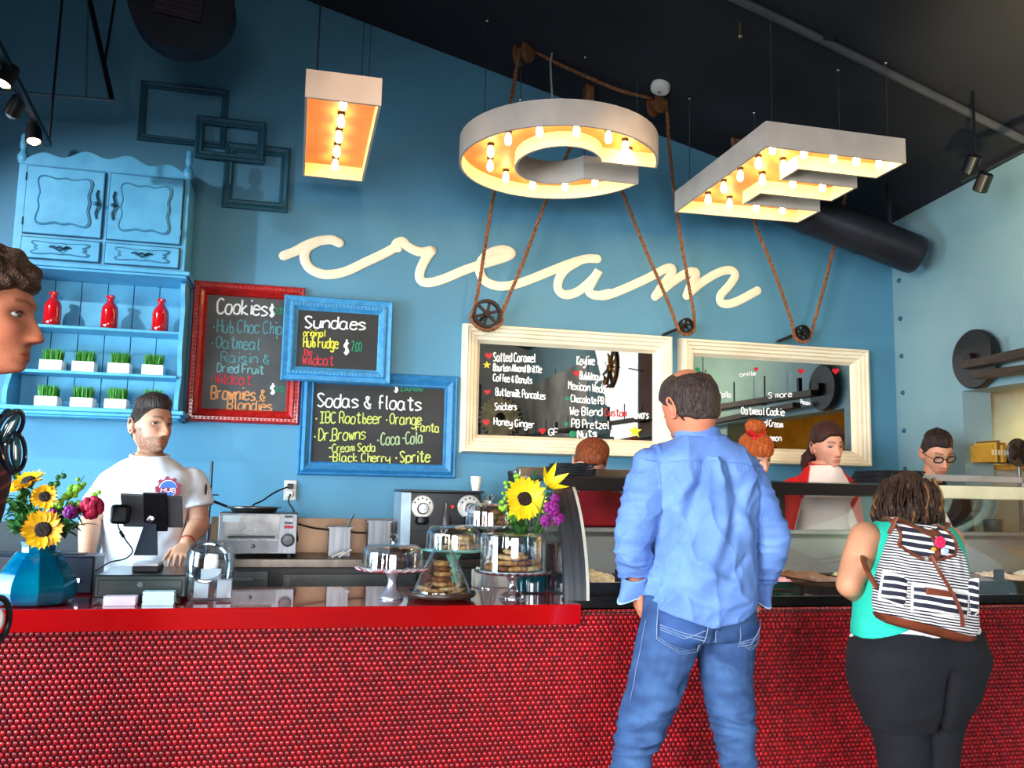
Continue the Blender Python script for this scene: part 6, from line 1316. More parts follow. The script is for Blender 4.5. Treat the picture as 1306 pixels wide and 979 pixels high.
def tee(p, m, arms, off=.011, sleeve=.62, name='shirt', folds=.0035, top=.026, colfn=None, zlow=None, seed=0, long=False, neck=.078, k=1.0):
    mb = MB(); zl = zlow or p.hz-.04
    ss = [s for s in p.secs if s[0] >= zl-.05 and s[0] <= p.sz+.023]; p.torso(ss, mb=mb, off=off)
    for (sh,el,wr) in arms:
        sh,el,wr = Vector(sh),Vector(el),Vector(wr); e = sh.lerp(el,sleeve)
        if long: p.limb([sh, sh.lerp(el,.4), el, el.lerp(wr,.5), wr], [.066*k,.060*k,.052*k,.046*k,.040*k], mb=mb)
        else: mb.tube([sh, sh.lerp(e,.5), e], [.058*k,.063*k,.068*k], 20); mb.sphere(sh,.058*k,16,10)
    o = p.cloth(mb, name, m, .006, wrinkle(folds,26,seed), colfn=colfn, smooth=9)
    c = Vector((0,p.lean-.006,p.sz+top)); pts = [c+Vector((neck*math.cos(a),neck*.86*math.sin(a)+.004,-.012*math.sin(a)+.003)) for a in np.linspace(0,2*math.pi,33)[:-1]]
    m_ = MB(); m_.tube(pts, .008, 8, closed=True); return o, m_, pts
SK1 = skin_mat('skin_fair', (208,148,118)); SK2 = skin_mat('skin_tan', (206,146,112)); SK3 = skin_mat('skin_rosy', (222,160,134)); SK4 = skin_mat('skin_ruddy', (202,124,92))
BROWNH = hair_mat('hair_brown', (66,46,36), (34,22,18)); DARKH = hair_mat('hair_dark', (52,34,28), (26,16,14)); AUB = hair_mat('hair_auburn', (150,70,26), (96,38,14)); ORG = hair_mat('hair_ginger', (198,96,34), (140,56,18)); GREYB = hair_mat('hair_greybrown', (70,54,48), (36,27,25))
def sphead(P, D): return P[:,0],P[:,1],P[:,2]
JEANS_B = mat('plain_dark_trousers', (34,38,50), (24,28,38), rough=.8)
# ---------------------------------------------------------------- cashier
yC = 4.24; c0 = at(189,600,yC)
p = Person('man in white t-shirt with beard standing behind the register', (c0.x+.005,yC), 180, SK1)
hc = p.L(193,543,yC-.03); sz = p.L(190,590,yC).z; hz = sz-.50
std_body(p, sz, .205, hz, .02, k=1.08, head_c=hc)
p.head(hc, yaw=44, pitch=1, roll=-3, scale=1.06, jaw=.75, look=(25,0))
A1 = (p.L(245,613,yC), p.L(254,668,yC-.02), p.L(238,693,yC-.16)); A2 = (p.L(142,616,yC), p.L(116,664,yC-.03), p.L(110,712,yC-.16))
arm(p, *A1, (A1[2]-A1[1]), (0,.3,1), 1, k=1.12, curl=(.5,.6,.6,.6)); arm(p, *A2, (0,.8,-.5), (0,.5,.8), -1, k=1.12)
p.body(.004, beard=.85, lips=(.75,.48,.45), brow=(.22,.15,.12))
o, m_, pts = tee(p, mat('tee_white',(238,238,246),(226,228,240),rough=.8,nscale=6), [A1,A2], name='t_shirt', folds=.005, k=1.12, sleeve=.62); m_.build('neck_band', mat('tee_white',()), o, fix=True)
trousers(p, JEANS_B); shoes(p)
def th(P,D):
    x,y,z = P.T; line = np.interp(y,[-.06,-.03,-.006,.02,.045,.062],[-.062,-.052,-.002,.014,.045,.066]); side = sst(y,-.01,.03)*(np.abs(x)>.055)
    m = sst(z-line, -.004, .006); top = sst(z,.06,.10)
    m = np.maximum(m, sst(y,-.005,.0)*(1-sst(y,.022,.03))*(np.abs(x)>.06)*sst(z,-.005,.01)*.45)
    return -.006+m*(.010+.018*top+.008*gs(y-.05,.03)*top+.0025*vnoise(P*np.array([3,.5,1]),90,2)*top)
hair_shell(p.hd, th, 'hair', BROWNH, p.o)
# gear emblem on the shirt front
def emblem(p, px, py, Y, s, parent):
    c = p.L(px,py,Y); y = c.y; n = 44; gp = []
    for k in range(9*8):
        a = 2*math.pi*k/72; rr = s*(1.22 if (k%8) in (2,3,4,5) else 1.0); gp.append((c.x-rr*math.cos(a), c.z+rr*math.sin(a)))
    for nm,poly,m,dy in (('gear_emblem',gp,mat('emblem_red',(150,34,58),rough=.6),.0),('emblem_ring',[(c.x+s*.86*math.cos(a),c.z+s*.86*math.sin(a)) for a in np.linspace(0,6.283,33)[:-1]],mat('emblem_white',(230,220,230),rough=.6),.0015),('emblem_disc',[(c.x+s*.78*math.cos(a),c.z+s*.78*math.sin(a)) for a in np.linspace(0,6.283,33)[:-1]],mat('emblem_blue',(60,100,180),rough=.6),.003),
                         ('emblem_band',[(c.x-s*1.15,c.z-s*.38),(c.x+s*1.15,c.z-s*.38),(c.x+s*1.15,c.z+s*.10),(c.x-s*1.15,c.z+s*.10)],mat('emblem_red',()),.0045)):
        mb = MB(); mb.prism(poly, y+dy, y+dy+.0015); mb.build(nm, m, parent, smooth=False)
    mb = MB()
    for ch,ox in (('H',-.62),('U',-.12),('B',.38)):
        g,w_ = glyph(ch)
        for st in g: q = [(c.x-s*(ox+.36*pt[0]/4), y+dy+.0025, c.z+s*(-.34+.40*pt[1]/8)) for pt in st]; mb.tube(q, s*.045, 6)
    mb.build('emblem_lettering', mat('emblem_white',()), parent, fix=False)
emblem(p, 214.5, 623, yC-.168, .043, o)
mb = MB(); q = p.L(262.5,626,yC-.04); mb.sphere((q.x,q.y,q.z),(.006,.022,.034),12,8); mb.build('sleeve_print', mat('print_dark',(90,36,40),rough=.6), o)
wq = A1[2]-(A1[2]-A1[1]).normalized()*.01; mb = MB(); d=(A1[2]-A1[1]).normalized(); mb.tube([wq+d.orthogonal().normalized()*.033*math.cos(a)+d.cross(d.orthogonal().normalized())*.033*math.sin(a) for a in np.linspace(0,6.283,25)[:-1]],.004,6,closed=True); mb.build('bracelet', mat('bracelet_red',(150,40,30),rough=.5), p.o)
# ---------------------------------------------------------------- brunette server
yD = 4.34; c0 = at(1048,620,yD)
p = Person('young woman with brown ponytail in red and white baseball shirt behind the case', (c0.x,yD), 165, SK3)
hc = p.L(1055,569,yD-.05); sz = p.L(1050,599,yD).z; hz = sz-.45
std_body(p, sz, .165, hz, .03, fem=1, k=.93, head_c=hc, bust=1)
p.head(hc, yaw=18, pitch=-8, roll=3, scale=.98, fem=1, nose=.85, look=(5,-10))
A1 = (p.L(1083,622,yD), p.L(1093,690,yD-.05), p.L(1072,694,yD-.10)); A2 = (p.L(1012,622,yD), p.L(1000,688,yD-.05), p.L(1016,694,yD-.12))
arm(p, *A1, (.9,.3,.1), (0,.2,1), 1, 1, .85); arm(p, *A2, (-.9,.3,.1), (0,.2,1), -1, 1, .85, curl=(.8,.8,.8,.8))
p.body(.004, lips=(.72,.34,.34), makeup=.8, brow=(.20,.12,.10), browth=1.1)
sleeve_x = .088
def ragl(V):
    red = np.array(lin((206,14,24))); wh = np.array(lin((240,226,222))); x,y,z = V.T; lim = .085+ (sz-z)*.32
    t = sst(np.abs(x)-lim*1.0,-.003,.003)[:,None]; return wh*(1-t)+red*t
o, m_, pts = tee(p, mat('raglan_cloth',(255,255,255),(244,244,244),rough=.8,attr=True), [A1,A2], name='baseball_shirt', folds=.003, colfn=ragl, long=True, k=.86, seed=4, neck=.070)
m_.build('neck_band', mat('band_red',(196,12,22),rough=.8), o); trousers(p, JEANS_B); shoes(p)
def th(P,D):
    x,y,z = P.T; line = np.where(y>.0, .050+.26*np.abs(x)*0-.55*(np.abs(x)-.0)*sst(np.abs(x),.02,.07)*1.0+.012, .02+y*1.1); line=np.maximum(line,-.075)
    m = sst(z-line,-.004,.006); return -.006+m*(.019+.012*sst(z,.04,.1)+.0025*vnoise(P*np.array([1,3,1]),110,8))
hair_shell(p.hd, th, 'hair', hair_mat('hair_chestnut',(74,36,28),(36,16,14)), p.o)
mb = MB(); q0 = p.hl((.02,-.085,-.035)); q1 = p.hl((.06,-.10,-.10)); q2 = p.hl((.075,-.085,-.165)); p.limb([q0,q1,q2],[.038,.034,.012],mb=mb); mb.sphere(q0,.045,14,10)
me = remesh(mb,.005,1); V=getv(me); N=getn(me); setv(me, V+N*(.004*vnoise(V*np.array([3,3,.6]),60))[:,None]); meobj('ponytail', me, MATS['hair_chestnut'], p.o)
# ---------------------------------------------------------------- server with glasses
yE = 4.32; c0 = at(1180,620,yE)
p = Person('young man with dark-rimmed glasses and navy t-shirt looking down, rightmost server', (c0.x+.0,yE), 162, SK1)
hc = p.L(1195,577,yE-.12); sz = p.L(1185,622,yE).z; hz = sz-.48
std_body(p, sz, .19, hz, .07, head_c=hc)
p.head(hc, yaw=6, pitch=-27, roll=4, scale=1.0, jaw=.8, look=(0,-20))
A1 = (p.L(1224,640,yE-.05), p.L(1228,700,yE-.05), p.L(1215,700,yE-.08)); A2 = (p.L(1140,636,yE-.05), p.L(1132,700,yE-.05), p.L(1150,700,yE-.08))
arm(p, *A1, (.2,.9,-.3), (0,.2,1), 1, k=.98); arm(p, *A2, (-.2,.9,-.3), (0,.2,1), -1, k=.98)
p.body(.004, shave=.25, brow=(.16,.10,.08), lips=(.80,.52,.48), browlift=.002)
o, m_, pts = tee(p, mat('tee_navy',(28,30,44),(20,22,34),rough=.85), [A1,A2], name='t_shirt', folds=.004, seed=9); m_.build('neck_band', mat('tee_navy',()), o); trousers(p, JEANS_B); shoes(p)
def th(P,D):
    x,y,z = P.T; line = np.interp(y,[-.06,-.03,-.006,.02,.045,.062],[-.062,-.052,-.002,.014,.045,.060])+.10*x*(y>.03)
    m = sst(z-line,-.003,.005); m = np.maximum(m, sst(y,0,.006)*(1-sst(y,.024,.03))*(np.abs(x)>.06)*sst(z,-.012,.004)*.4)
    return -.006+m*(.010+.014*sst(z,.05,.1)+.0035*vnoise(P*np.array([2,1,1]),130,12)*sst(z,.03,.08))
hair_shell(p.hd, th, 'hair', DARKH, p.o)
GLF = mat('glasses_rim',(24,20,22),rough=.25,coat=.5); g = None
for s in (-1,1):
    mb = MB(); pts = [p.hl((s*.034+.0225*math.copysign(abs(math.cos(a))**.7,math.cos(a)), .0985-.010*abs(s*.034+.02*math.cos(a))/.05, .000+.0165*math.copysign(abs(math.sin(a))**.7,math.sin(a)))) for a in np.linspace(0,6.283,29)[:-1]]
    mb.tube(pts,.0036,7,closed=True); r_=mb.build('glasses_rim', GLF, p.o); 
    mb = MB(); mb.v = [tuple(q) for q in pts]; mb.f = [tuple(range(len(pts)))]; mb.build('lens', glass('lens_glass',(.92,.94,.96),.08,.5), r_, fix=False)
    mb = MB(); mb.tube([p.hl((s*.056,.094,.006)), p.hl((s*.074,.06,.006)), p.hl((s*.080,-.005,.004)), p.hl((s*.078,-.02,-.008))],.0024,6); mb.build('glasses_temple', GLF, p.o)
mb = MB(); mb.tube([p.hl((-.012,.099,.004)), p.hl((0,.102,.007)), p.hl((.012,.099,.004))],.0024,6); mb.build('glasses_bridge', GLF, p.o)
# ---------------------------------------------------------------- ginger server with red bow
yF = 4.36; c0 = at(955,625,yF)
p = Person('ginger woman with red bow and hair bun, partly hidden behind the man in blue', (c0.x,yF), 170, SK3)
hc = p.L(963,582,yF-.10); sz = p.L(955,624,yF).z; hz = sz-.44
std_body(p, sz, .16, hz, .05, fem=1, k=.93, head_c=hc, bust=1)
p.head(hc, yaw=20, pitch=-22, roll=5, scale=.98, fem=1, nose=.85, look=(0,-15))
A1 = (p.L(988,628,yF), p.L(993,690,yF-.05), p.L(985,700,yF-.08)); A2 = (p.L(922,628,yF), p.L(915,690,yF-.05), p.L(930,700,yF-.08))
arm(p, *A1, (.2,.9,-.3), (0,.2,1), 1, 1, .85); arm(p, *A2, (-.2,.9,-.3), (0,.2,1), -1, 1, .85)
p.body(.004, lips=(.74,.30,.30), makeup=1, brow=(.4,.2,.12), closed=0)
o, m_, pts = tee(p, mat('tee_black',(30,28,30),(22,20,22),rough=.85), [A1,A2], name='t_shirt', k=.86, seed=11, neck=.070); m_.build('neck_band', mat('tee_black',()), o); trousers(p, JEANS_B); shoes(p)
def th(P,D):
    x,y,z = P.T; line = np.where(y>.0, .030-.25*np.maximum(0,np.abs(x)-.03), .0+y*1.1); line=np.maximum(line,-.07)
    m = sst(z-line,-.003,.006); return -.006+m*(.018+.014*sst(z,.02,.09)+.004*vnoise(P*np.array([2.2,1,1]),100,14))
hair_shell(p.hd, th, 'hair', ORG, p.o)
q0 = p.hl((.0,-.035,.150)); mb = MB(); mb.sphere(q0,(.052,.050,.042),20,14); mb.sphere(q0+Vector((.02,0,.012)),(.036,.036,.03),16,10); me = remesh(mb,.004,1); V=getv(me); N=getn(me); setv(me, V+N*(.005*vnoise(V,150,2))[:,None]); meobj('hair_bun', me, ORG, p.o)
BOW = mat('bow_red',(214,20,24),(186,12,16),rough=.6)
mb = MB()
cb = p.hl((.045,.028,.118)); 
for s in (-1,1):
    d = (p.hd['M']@Vector((s*.9,.1,.25 if s<0 else .45))).normalized(); Mq = d.to_track_quat('X','Z').to_matrix(); pm = petal_mb(.075,.055,.2); 
    mb.add([tuple(cb+Mq@Vector(v)) for v in pm.v],pm.f)
mb.sphere(cb,.015,10,8); o2 = mb.build('bow', BOW, p.o, solid=.006, fix=False)
mb = MB(); mb.tube([p.hl((.083*math.cos(a), .0+.098*math.sin(a)*.0-.012, .012+.118*math.sin(a))) for a in np.linspace(-.1,math.pi+.1,20)],.008,8); mb.build('hair_band', BOW, p.o)
# ---------------------------------------------------------------- server bent over the case
yG = 4.34; c0 = at(752,640,yG)
p = Person('server with swept auburn hair bent low over the left end of the case', (c0.x,yG), 172, SK3)
hc = p.L(752,592,yG-.16); sz = p.L(752,632,yG-.08).z; hz = sz-.42
std_body(p, sz, .17, hz, .16, head_c=hc, k=.95)
p.head(hc, yaw=-8, pitch=-38, roll=-6, scale=.98, look=(0,-20))
A1 = (p.L(785,640,yG-.15), p.L(792,695,yG-.15), p.L(780,690,yG-.14)); A2 = (p.L(722,640,yG-.15), p.L(716,695,yG-.15), p.L(745,694,yG-.14))
arm(p, *A1, (.3,.8,-.4), (0,.2,1), 1, k=.92, curl=(.9,.9,.9,.9)); arm(p, *A2, (-.3,.8,-.4), (0,.2,1), -1, k=.92)
p.body(.004, brow=(.4,.22,.14))
o, m_, pts = tee(p, mat('tee_red',(176,22,34),(150,16,26),rough=.85), [A1,A2], name='t_shirt', k=.92, seed=13); m_.build('neck_band', mat('tee_red',()), o); trousers(p, JEANS_B); shoes(p)
def th(P,D):
    x,y,z = P.T; line = np.interp(y,[-.06,-.03,-.006,.02,.045,.062],[-.062,-.052,-.002,.014,.045,.054]); m = sst(z-line,-.003,.006); sw = sst(-x,-.05,.06)
    return -.006+m*(.012+.026*sst(z,.03,.09)*(.5+.7*sw)+.006*vnoise(P*np.array([1,1,.4]),55,15)*sst(z,.0,.06))
hair_shell(p.hd, th, 'hair', AUB, p.o)
# ---------------------------------------------------------------- man in blue shirt (from behind)
yA = 2.84; c0 = at(889,790,yA)
p = Person('man in light blue shirt and jeans seen from behind at the counter', (c0.x,yA), 0, SK4)
L = lambda x,y,d=0: p.L(x,y,yA+d)
def srow(yp, xl, xr, hd_, yo=0, tl=0):
    a, b = L(xl,yp), L(xr,yp); return ((a.z+b.z)/2, abs(b.x-a.x)/2, hd_, (a.x+b.x)/2, yo)
hc = L(880,520,.01)
T_ = [srow(805,838,945,.10), srow(780,829,957,.125,.0), srow(745,830,957,.128,.0), srow(700,834,958,.122,.01), srow(650,831,961,.128,.015), srow(610,822,962,.125,.005), srow(585,826,955,.105,0), srow(566,848,938,.075,-.0), srow(552,866,918,.058,.0)]
p.secs = T_; p.hz = T_[1][0]; p.torso(T_, off=-.016)
p.limb([L(890,568,-.0), L(888,550,.0), L(884,530,.015)], [.068,.064,.062])
p.head(hc, yaw=10, pitch=-22, roll=-4, scale=1.16)
SHL, ELL, WRL = L(829,598,.0), L(808,690,-.02), L(812,740,.06); SHR, ELR, WRR = L(952,606,0), L(984,688,-.01), L(968,744,.08)
p.limb([SHL+Vector((.02,0,-.01)), SHL.lerp(ELL,.4), ELL],[.048,.048,.042]); p.limb([ELL,ELL.lerp(WRL,.3),WRL],[.046,.044,.030]); p.limb([SHR-Vector((.02,0,.01)),SHR.lerp(ELR,.4),ELR],[.048,.048,.042]); p.limb([ELR,ELR.lerp(WRR,.3),WRR],[.046,.044,.030])
hand_mb(p.mb, WRL+Vector((0,.0,-.005)), (.15,.15,-1), (-1,.1,0), 1, 1.0, (.25,.35,.45,.5)); hand_mb(p.mb, WRR, (-.2,.3,-1), (1,.2,0), -1, 1.0, (.3,.4,.5,.5))
LEG = [[(L(857,795),.098),(L(845,845),.094),(L(822,915),.074),(L(803,979),.058)],[(L(925,800),.098),(L(926,855),.084),(L(934,920),.068),(L(942,980),.057)]]
for s,lg in zip((-1,1),LEG):
    k_ = lg[-1][0]; ft = Vector((k_.x+s*.035,.02,.09)); lg += [(Vector((k_.x+s*.01,.015,k_.z-.16)),.057),(Vector((k_.x+s*.03,.0,.30)),.055),(ft,.045)]
    p.limb([q for q,_ in lg],[r*.88 for _,r in lg]); p.limb([(ft.x,-.02,.045),(ft.x+s*.02,.15,.032)],[.040,.034])
p.body(.005)
# shirt
zbb = lambda V: V
TS = [srow(830,828,955,.134), srow(808,826,956,.142), srow(780,825,957,.146), srow(745,828,957,.142), srow(700,833,958,.136,.01), srow(650,831,961,.138,.012), srow(610,822,962,.134,.005), srow(585,824,957,.112,0), srow(566,848,938,.084,-.0), srow(556,866,918,.066,.0)]
mb = MB(); p.torso(TS, mb=mb, off=.002, e=2.35)
p.limb([SHL+Vector((.012,0,.01)), SHL.lerp(ELL,.35), ELL, ELL.lerp(WRL,.55), WRL+Vector((0,-.0,.01))],[.066,.064,.054,.052,.048], mb=mb, off=.006)
p.limb([SHR+Vector((-.012,0,.01)), SHR.lerp(ELR,.35), ELR, ELR.lerp(WRR,.55), WRR+Vector((0,-.0,.01))],[.066,.064,.055,.052,.048], mb=mb, off=.006)
zhem = lambda x: np.interp(x, [L(815,768).x,L(840,778).x,L(883,792).x,L(925,784).x,L(956,768).x],[L(815,766).z,L(840,779).z,L(883,793).z,L(925,786).z,L(956,766).z])
torx = (L(822,700).x, L(962,700).x)
def seg(V, a, b, wd, amp, sharp=1.0, ends=.25):
    a=np.array(a);b=np.array(b); P=V[:,[0,2]]; A=a[[0,2]];B=b[[0,2]]; d=B-A; Ln=np.linalg.norm(d); d/=Ln; t=(P-A)@d/Ln; s=(P-A)@np.array([-d[1],d[0]])
    return 1.5*amp*np.exp(-.5*(s/wd)**2)*sst(t,-.05,ends)*(1-sst(t,1-ends,1.05))
def ffold(V,N):
    back = sst(-N[:,1],.1,.5); tor = back*(V[:,0]>torx[0]-.0)*(V[:,0]<torx[1]); w_ = .0
    n1 = vnoise(V*np.array([1,1,.4]),24,21); n2 = vnoise(V@np.array([[.8,0,.6],[0,1,0],[-.6,0,.8]])*np.array([1,1,.4]),42,22); w_ = w_ - .013*np.abs(n1)**.5 - .006*np.abs(n2)**.5 + .011
    arms_ = ((V[:,0]<torx[0]+.03)|(V[:,0]>torx[1]-.03)); w_ = w_ + arms_*(-.010*np.abs(vnoise(V*np.array([.5,.5,1.7]),36,23))**.6+.005*sst(L(800,585).z-V[:,2],.0,.22))
    f = 0
    for a,b,wd,am in (((891,570),(898,625),.009,.011),((884,572),(868,640),.012,-.008),((905,572),(922,640),.012,-.009),((898,600),(905,680),.016,.010),((875,610),(850,690),.018,-.011),((868,600),(840,650),.012,.008),((930,610),(905,700),.018,-.009),((905,660),(868,760),.022,.012),((915,640),(945,690),.015,.009),((945,600),(925,650),.012,.008),((838,600),(856,645),.012,.007),((850,620),(835,690),.010,-.008),
                      ((860,720),(925,745),.012,.006),((840,745),(900,775),.012,-.006),((870,775),(940,755),.010,.006),((850,690),(870,760),.016,.007),((940,700),(900,740),.012,-.007)):
        f = f + seg(V, L(*a), L(*b), wd, am)
    zy = L(890,588).z; f = f*(V[:,2]<zy+.01); yoke = -.0028*gs(V[:,2]-(zy-.30*np.abs(V[:,0]-L(892,588).x)**1.6*.0),.0022)
    gath = .0022*np.sin(V[:,0]*420)*gs(V[:,2]-(zy-.022),.016)*gs(V[:,0]-L(891,588).x,.085)
    return w_ + tor*(f+gath) + back*yoke*(V[:,0]>torx[0]-.02)*(V[:,0]<torx[1]+.02)
SHIRT = mat('chambray', (100,136,198), (80,114,180), rough=.75, nscale=7, bump=.25, bscale=420)
_nt = SHIRT.node_tree; _v = _nt.nodes.new('ShaderNodeTexVoronoi'); _v.inputs['Scale'].default_value = 62; _v.inputs['Randomness'].default_value = 1
_tc = _nt.nodes.new('ShaderNodeTexCoord'); _nt.links.new(_tc.outputs['Object'], _v.inputs['Vector']); _mr = _nt.nodes.new('ShaderNodeMapRange'); _mr.inputs[1].default_value = .12; _mr.inputs[2].default_value = .06; _nt.links.new(_v.outputs['Distance'], _mr.inputs[0])
_mx = _nt.nodes.new('ShaderNodeMix'); _mx.data_type='RGBA'; _mx.inputs[7].default_value = (.24,.36,.66,1); _bs = _nt.nodes['Principled BSDF']; _src = _bs.inputs['Base Color'].links[0].from_socket; _nt.links.new(_mr.outputs[0], _mx.inputs[0]); _nt.links.new(_src, _mx.inputs[6]); _nt.links.new(_mx.outputs[2], _bs.inputs['Base Color'])
def clip(V):
    x,z = V[:,0],V[:,2]; tor = (x>torx[0]-.035)&(x<torx[1]+.04); armL = (x<L(829,700).x-.012); armR = (x>L(958,700).x+.016)
    keep = np.ones(len(V),bool); keep &= ~(tor & ~armL & ~armR & (z < zhem(x))); keep &= ~((armL) & (z < WRL.z+.008)); keep &= ~((armR) & (z < WRR.z+.004)); return keep
sh = p.cloth(mb, 'shirt', SHIRT, .0055, ffold, smooth=5, clip=clip)
def snap_hem(me):
    bm = bmesh.new(); bm.from_mesh(me); bm.verts.ensure_lookup_table()
    for v in bm.verts:
        if v.is_boundary and v.co.z < zhem(v.co.x)+.02 and abs(v.co.z-zhem(v.co.x))<.03 and torx[0]-.03 < v.co.x < torx[1]+.03: v.co.z = float(zhem(v.co.x))
    bm.to_mesh(me); bm.free()
snap_hem(sh.data)
sh.modifiers.new('solid','SOLIDIFY').thickness = .0022
# collar
mb = MB(); cc = L(891,558,.0); n=40
def colf(u,v):
    a = -math.pi/2 + (u-.5)*5.4; r_ = .0735 - .012*v + (.006 if v<.5 else 0); x=r_*math.cos(a)*1.03; y=r_*math.sin(a)*.95; return (cc.x+x, cc.y+y, cc.z-.012+.052*v-.10*x*.9 -.006*math.sin(a)*0)
mb.grid(colf, 44, 8); mb.build('collar', SHIRT, sh, solid=.004, fix=False)
mb = MB(); 
def colg(u,v):
    a = -math.pi/2 + (u-.5)*5.2; r_ = .066+.018*v; x=r_*math.cos(a)*1.03; y=r_*math.sin(a)*.95; return (cc.x+x, cc.y+y, cc.z+.040-.044*v-.10*x*.9)
mb.grid(colg, 44, 8); mb.build('collar_fold', SHIRT, sh, solid=.003, fix=False)
# seams
def seam(pts, off=-.004, nm='seam'):
    q = bez([tuple(t) for t in pts], 5); mb = MB(); mb.tube(q, .0016, 5); return q
# open flared cuffs
for W_,E_2,tipd,s in ((WRL,ELL,L(781,738,-.03),-1),(WRR,ELR,L(987,756,-.03),1)):
    d = (W_-E_2).normalized(); t_ = (tipd-W_); a = (t_-d*t_.dot(d)).normalized(); b = d.cross(a); base = W_ - d*.035
    def cf(u,v,base=base,d=d,a=a,b=b):
        an = 2*math.pi*u; op = max(0,math.cos(an)); r_ = .050+.004*v + .050*v*op**2; l = .075*v + .012*v*op
        return tuple(base + d*l*(1-.25*op*v) + a*(r_*math.cos(an)) + b*(.046*math.sin(an)*(1-.25*v*op)))
    mb = MB(); mb.grid(cf, 40, 10, closeu=True); cu = mb.build('cuff', SHIRT, sh, solid=.0035, fix=False)
    m_ = MB(); m_.tube([cf(u,.97) for u in np.linspace(0,1,41)[:-1]], .0035, 6, closed=True); m_.build('cuff_edge', mat('cuff_light',(170,205,240),(150,190,230),rough=.8), cu)
# jeans
JEAN = mat('denim', (70,112,172), (40,76,138), rough=.8, nscale=9, detail=6, bump=.35, bscale=380)
def jcol(V):
    base = np.ones((len(V),3)); fade = np.zeros(len(V))
    for lg in LEG:
        for q,w_ in ((lg[1][0],.06),(lg[2][0],.05),(lg[3][0],.05)): fade += .55*np.exp(-((V[:,0]-q.x)**2)/(2*w_**2)-((V[:,2]-q.z)**2)/(2*.10**2))
    wr_ = vnoise(V*np.array([1,1,2.6]),40,31); fade = fade*(.9+.9*wr_)+.16*wr_
    c = base*np.array([.86,.90,.95]) + np.clip(fade,-.2,.9)[:,None]*np.array([.75,.62,.42]); return np.clip(c,.35,1.7)
JEANA = mat('denim_faded', (50,82,128), (34,60,104), rough=.8, nscale=12, detail=6, bump=.35, bscale=380, attr=True)
mb = MB(); p.torso([(T_[0][0]-.02,T_[0][1]*.98,.115,T_[0][3],0),srow(800,824,959,.128),srow(780,823,959,.126),srow(758,826,956,.120)], mb=mb, off=.004)
for lg in LEG: p.limb([q for q,_ in lg],[r*1.02+.006 for _,r in lg], mb=mb)
def jf(V,N):
    lowk = sst(L(850,850).z-V[:,2],0,.25); w_ = .0035*vnoise(V*np.array([.6,.6,1.5]),26,41)+ lowk*(.006-.014*np.abs(vnoise(V*np.array([.45,.45,1.9]),36,42))**.6); 
    f = seg(V,L(893,838),L(850,880),.012,-.010)+seg(V,L(893,838),L(935,850),.010,-.007)+seg(V,L(860,885),L(815,905),.014,.008)+seg(V,L(840,930),L(800,945),.010,.009)+seg(V,L(915,905),L(960,925),.010,.008)+seg(V,L(905,850),L(950,900),.014,.006)
    f = f + seg(V,L(892,795),L(893,832),.010,-.010,ends=.1)
    return w_+f*sst(-N[:,1],0,.4)
jn = p.cloth(mb, 'jeans', JEANA, .0055, jf, smooth=3, colfn=jcol)
from mathutils.bvhtree import BVHTree
def drape(obj, pts, off, rad, name, m, parent, n=6, cast=(0,1,0), frm=-1.0):
    "a stitched line or patch laid on the back surface of obj"
    me = obj.data; bv = BVHTree.FromPolygons([v.co[:] for v in me.vertices],[tuple(f.vertices) for f in me.polygons]); out=[]
    for q in pts:
        h = bv.ray_cast(Vector((q[0],frm,q[2])), Vector(cast)); 
        if h[0] is not None: out.append(h[0]+h[1]*off)
    if len(out)<2: return None
    mb = MB(); mb.tube(out, rad, 6); return mb.build(name, m, parent, fix=False)
STI = mat('stitch_tan', (128,146,176), (90,112,150), rough=.8)
def poly3(pp, sub=6):
    out=[]
    for a,b in zip(pp[:-1],pp[1:]): out += [L(*a).lerp(L(*b),k/sub) for k in range(sub)]
    out.append(L(*pp[-1])); return out
PKL = [(830,775),(827,810),(851,826),(874,824),(880,793)]; PKR = [(920,795),(923,812),(938,822),(956,815),(957,790)]
def patch(obj, poly, off, name, m, parent):
    me = obj.data; bv = BVHTree.FromPolygons([v.co[:] for v in me.vertices],[tuple(f.vertices) for f in me.polygons]); P = [L(*q) for q in poly]; n=12; a,b,c,d = P
    mb = MB(); vs=[]
    for j in range(n):
        for i in range(n):
            u,v=i/(n-1),j/(n-1); q=a.lerp(b,u).lerp(d.lerp(c,u),v); h=bv.ray_cast(Vector((q.x,-1,q.z)),Vector((0,1,0))); vs.append(tuple(h[0]+h[1]*off) if h[0] is not None else (q.x,-.13,q.z))
    mb.add(vs,[(j*n+i,j*n+i+1,(j+1)*n+i+1,(j+1)*n+i) for j in range(n-1) for i in range(n-1)]); return mb.build(name,m,parent,solid=.002,fix=False)
DNP = mat('denim_pocket', (44,78,132), (30,58,108), rough=.8, nscale=14, bump=.35, bscale=380)
for PK,quad in ((PKL,[(830,776),(880,790),(873,825),(828,811)]),(PKR,[(921,795),(957,789),(955,815),(926,815)])):
    pk = patch(jn, quad, .003, 'pocket', DNP, jn)
    drape(jn, poly3(PK), .006, .0013, 'stitching', STI, pk); drape(jn, poly3([(x+(2.2 if i<2 else -2.2)*(1 if x<quad[0][0]+8 else -1)*0+0,y-3) for i,(x,y) in enumerate(PK)]), .006, .0010, 'stitching', STI, pk)
    (x0_,y0_),(x1_,y1_) = quad[0],quad[1]
    for dy0,dy1 in ((20,26),(26,18),(23,30)): drape(jn, poly3([(x0_+1,y0_+dy0-4),((x0_+x1_)/2,(y0_+y1_)/2+dy0-3),(x1_-3,y1_+dy1-12)]), .006, .0014, 'stitching', STI, pk)
drape(jn, poly3([(892,795),(893,812),(892,828)]), .003, .0012, 'stitching', STI, jn)
drape(jn, poly3([(821,790),(812,830),(800,890)]), .003, .0012, 'stitching', STI, jn)
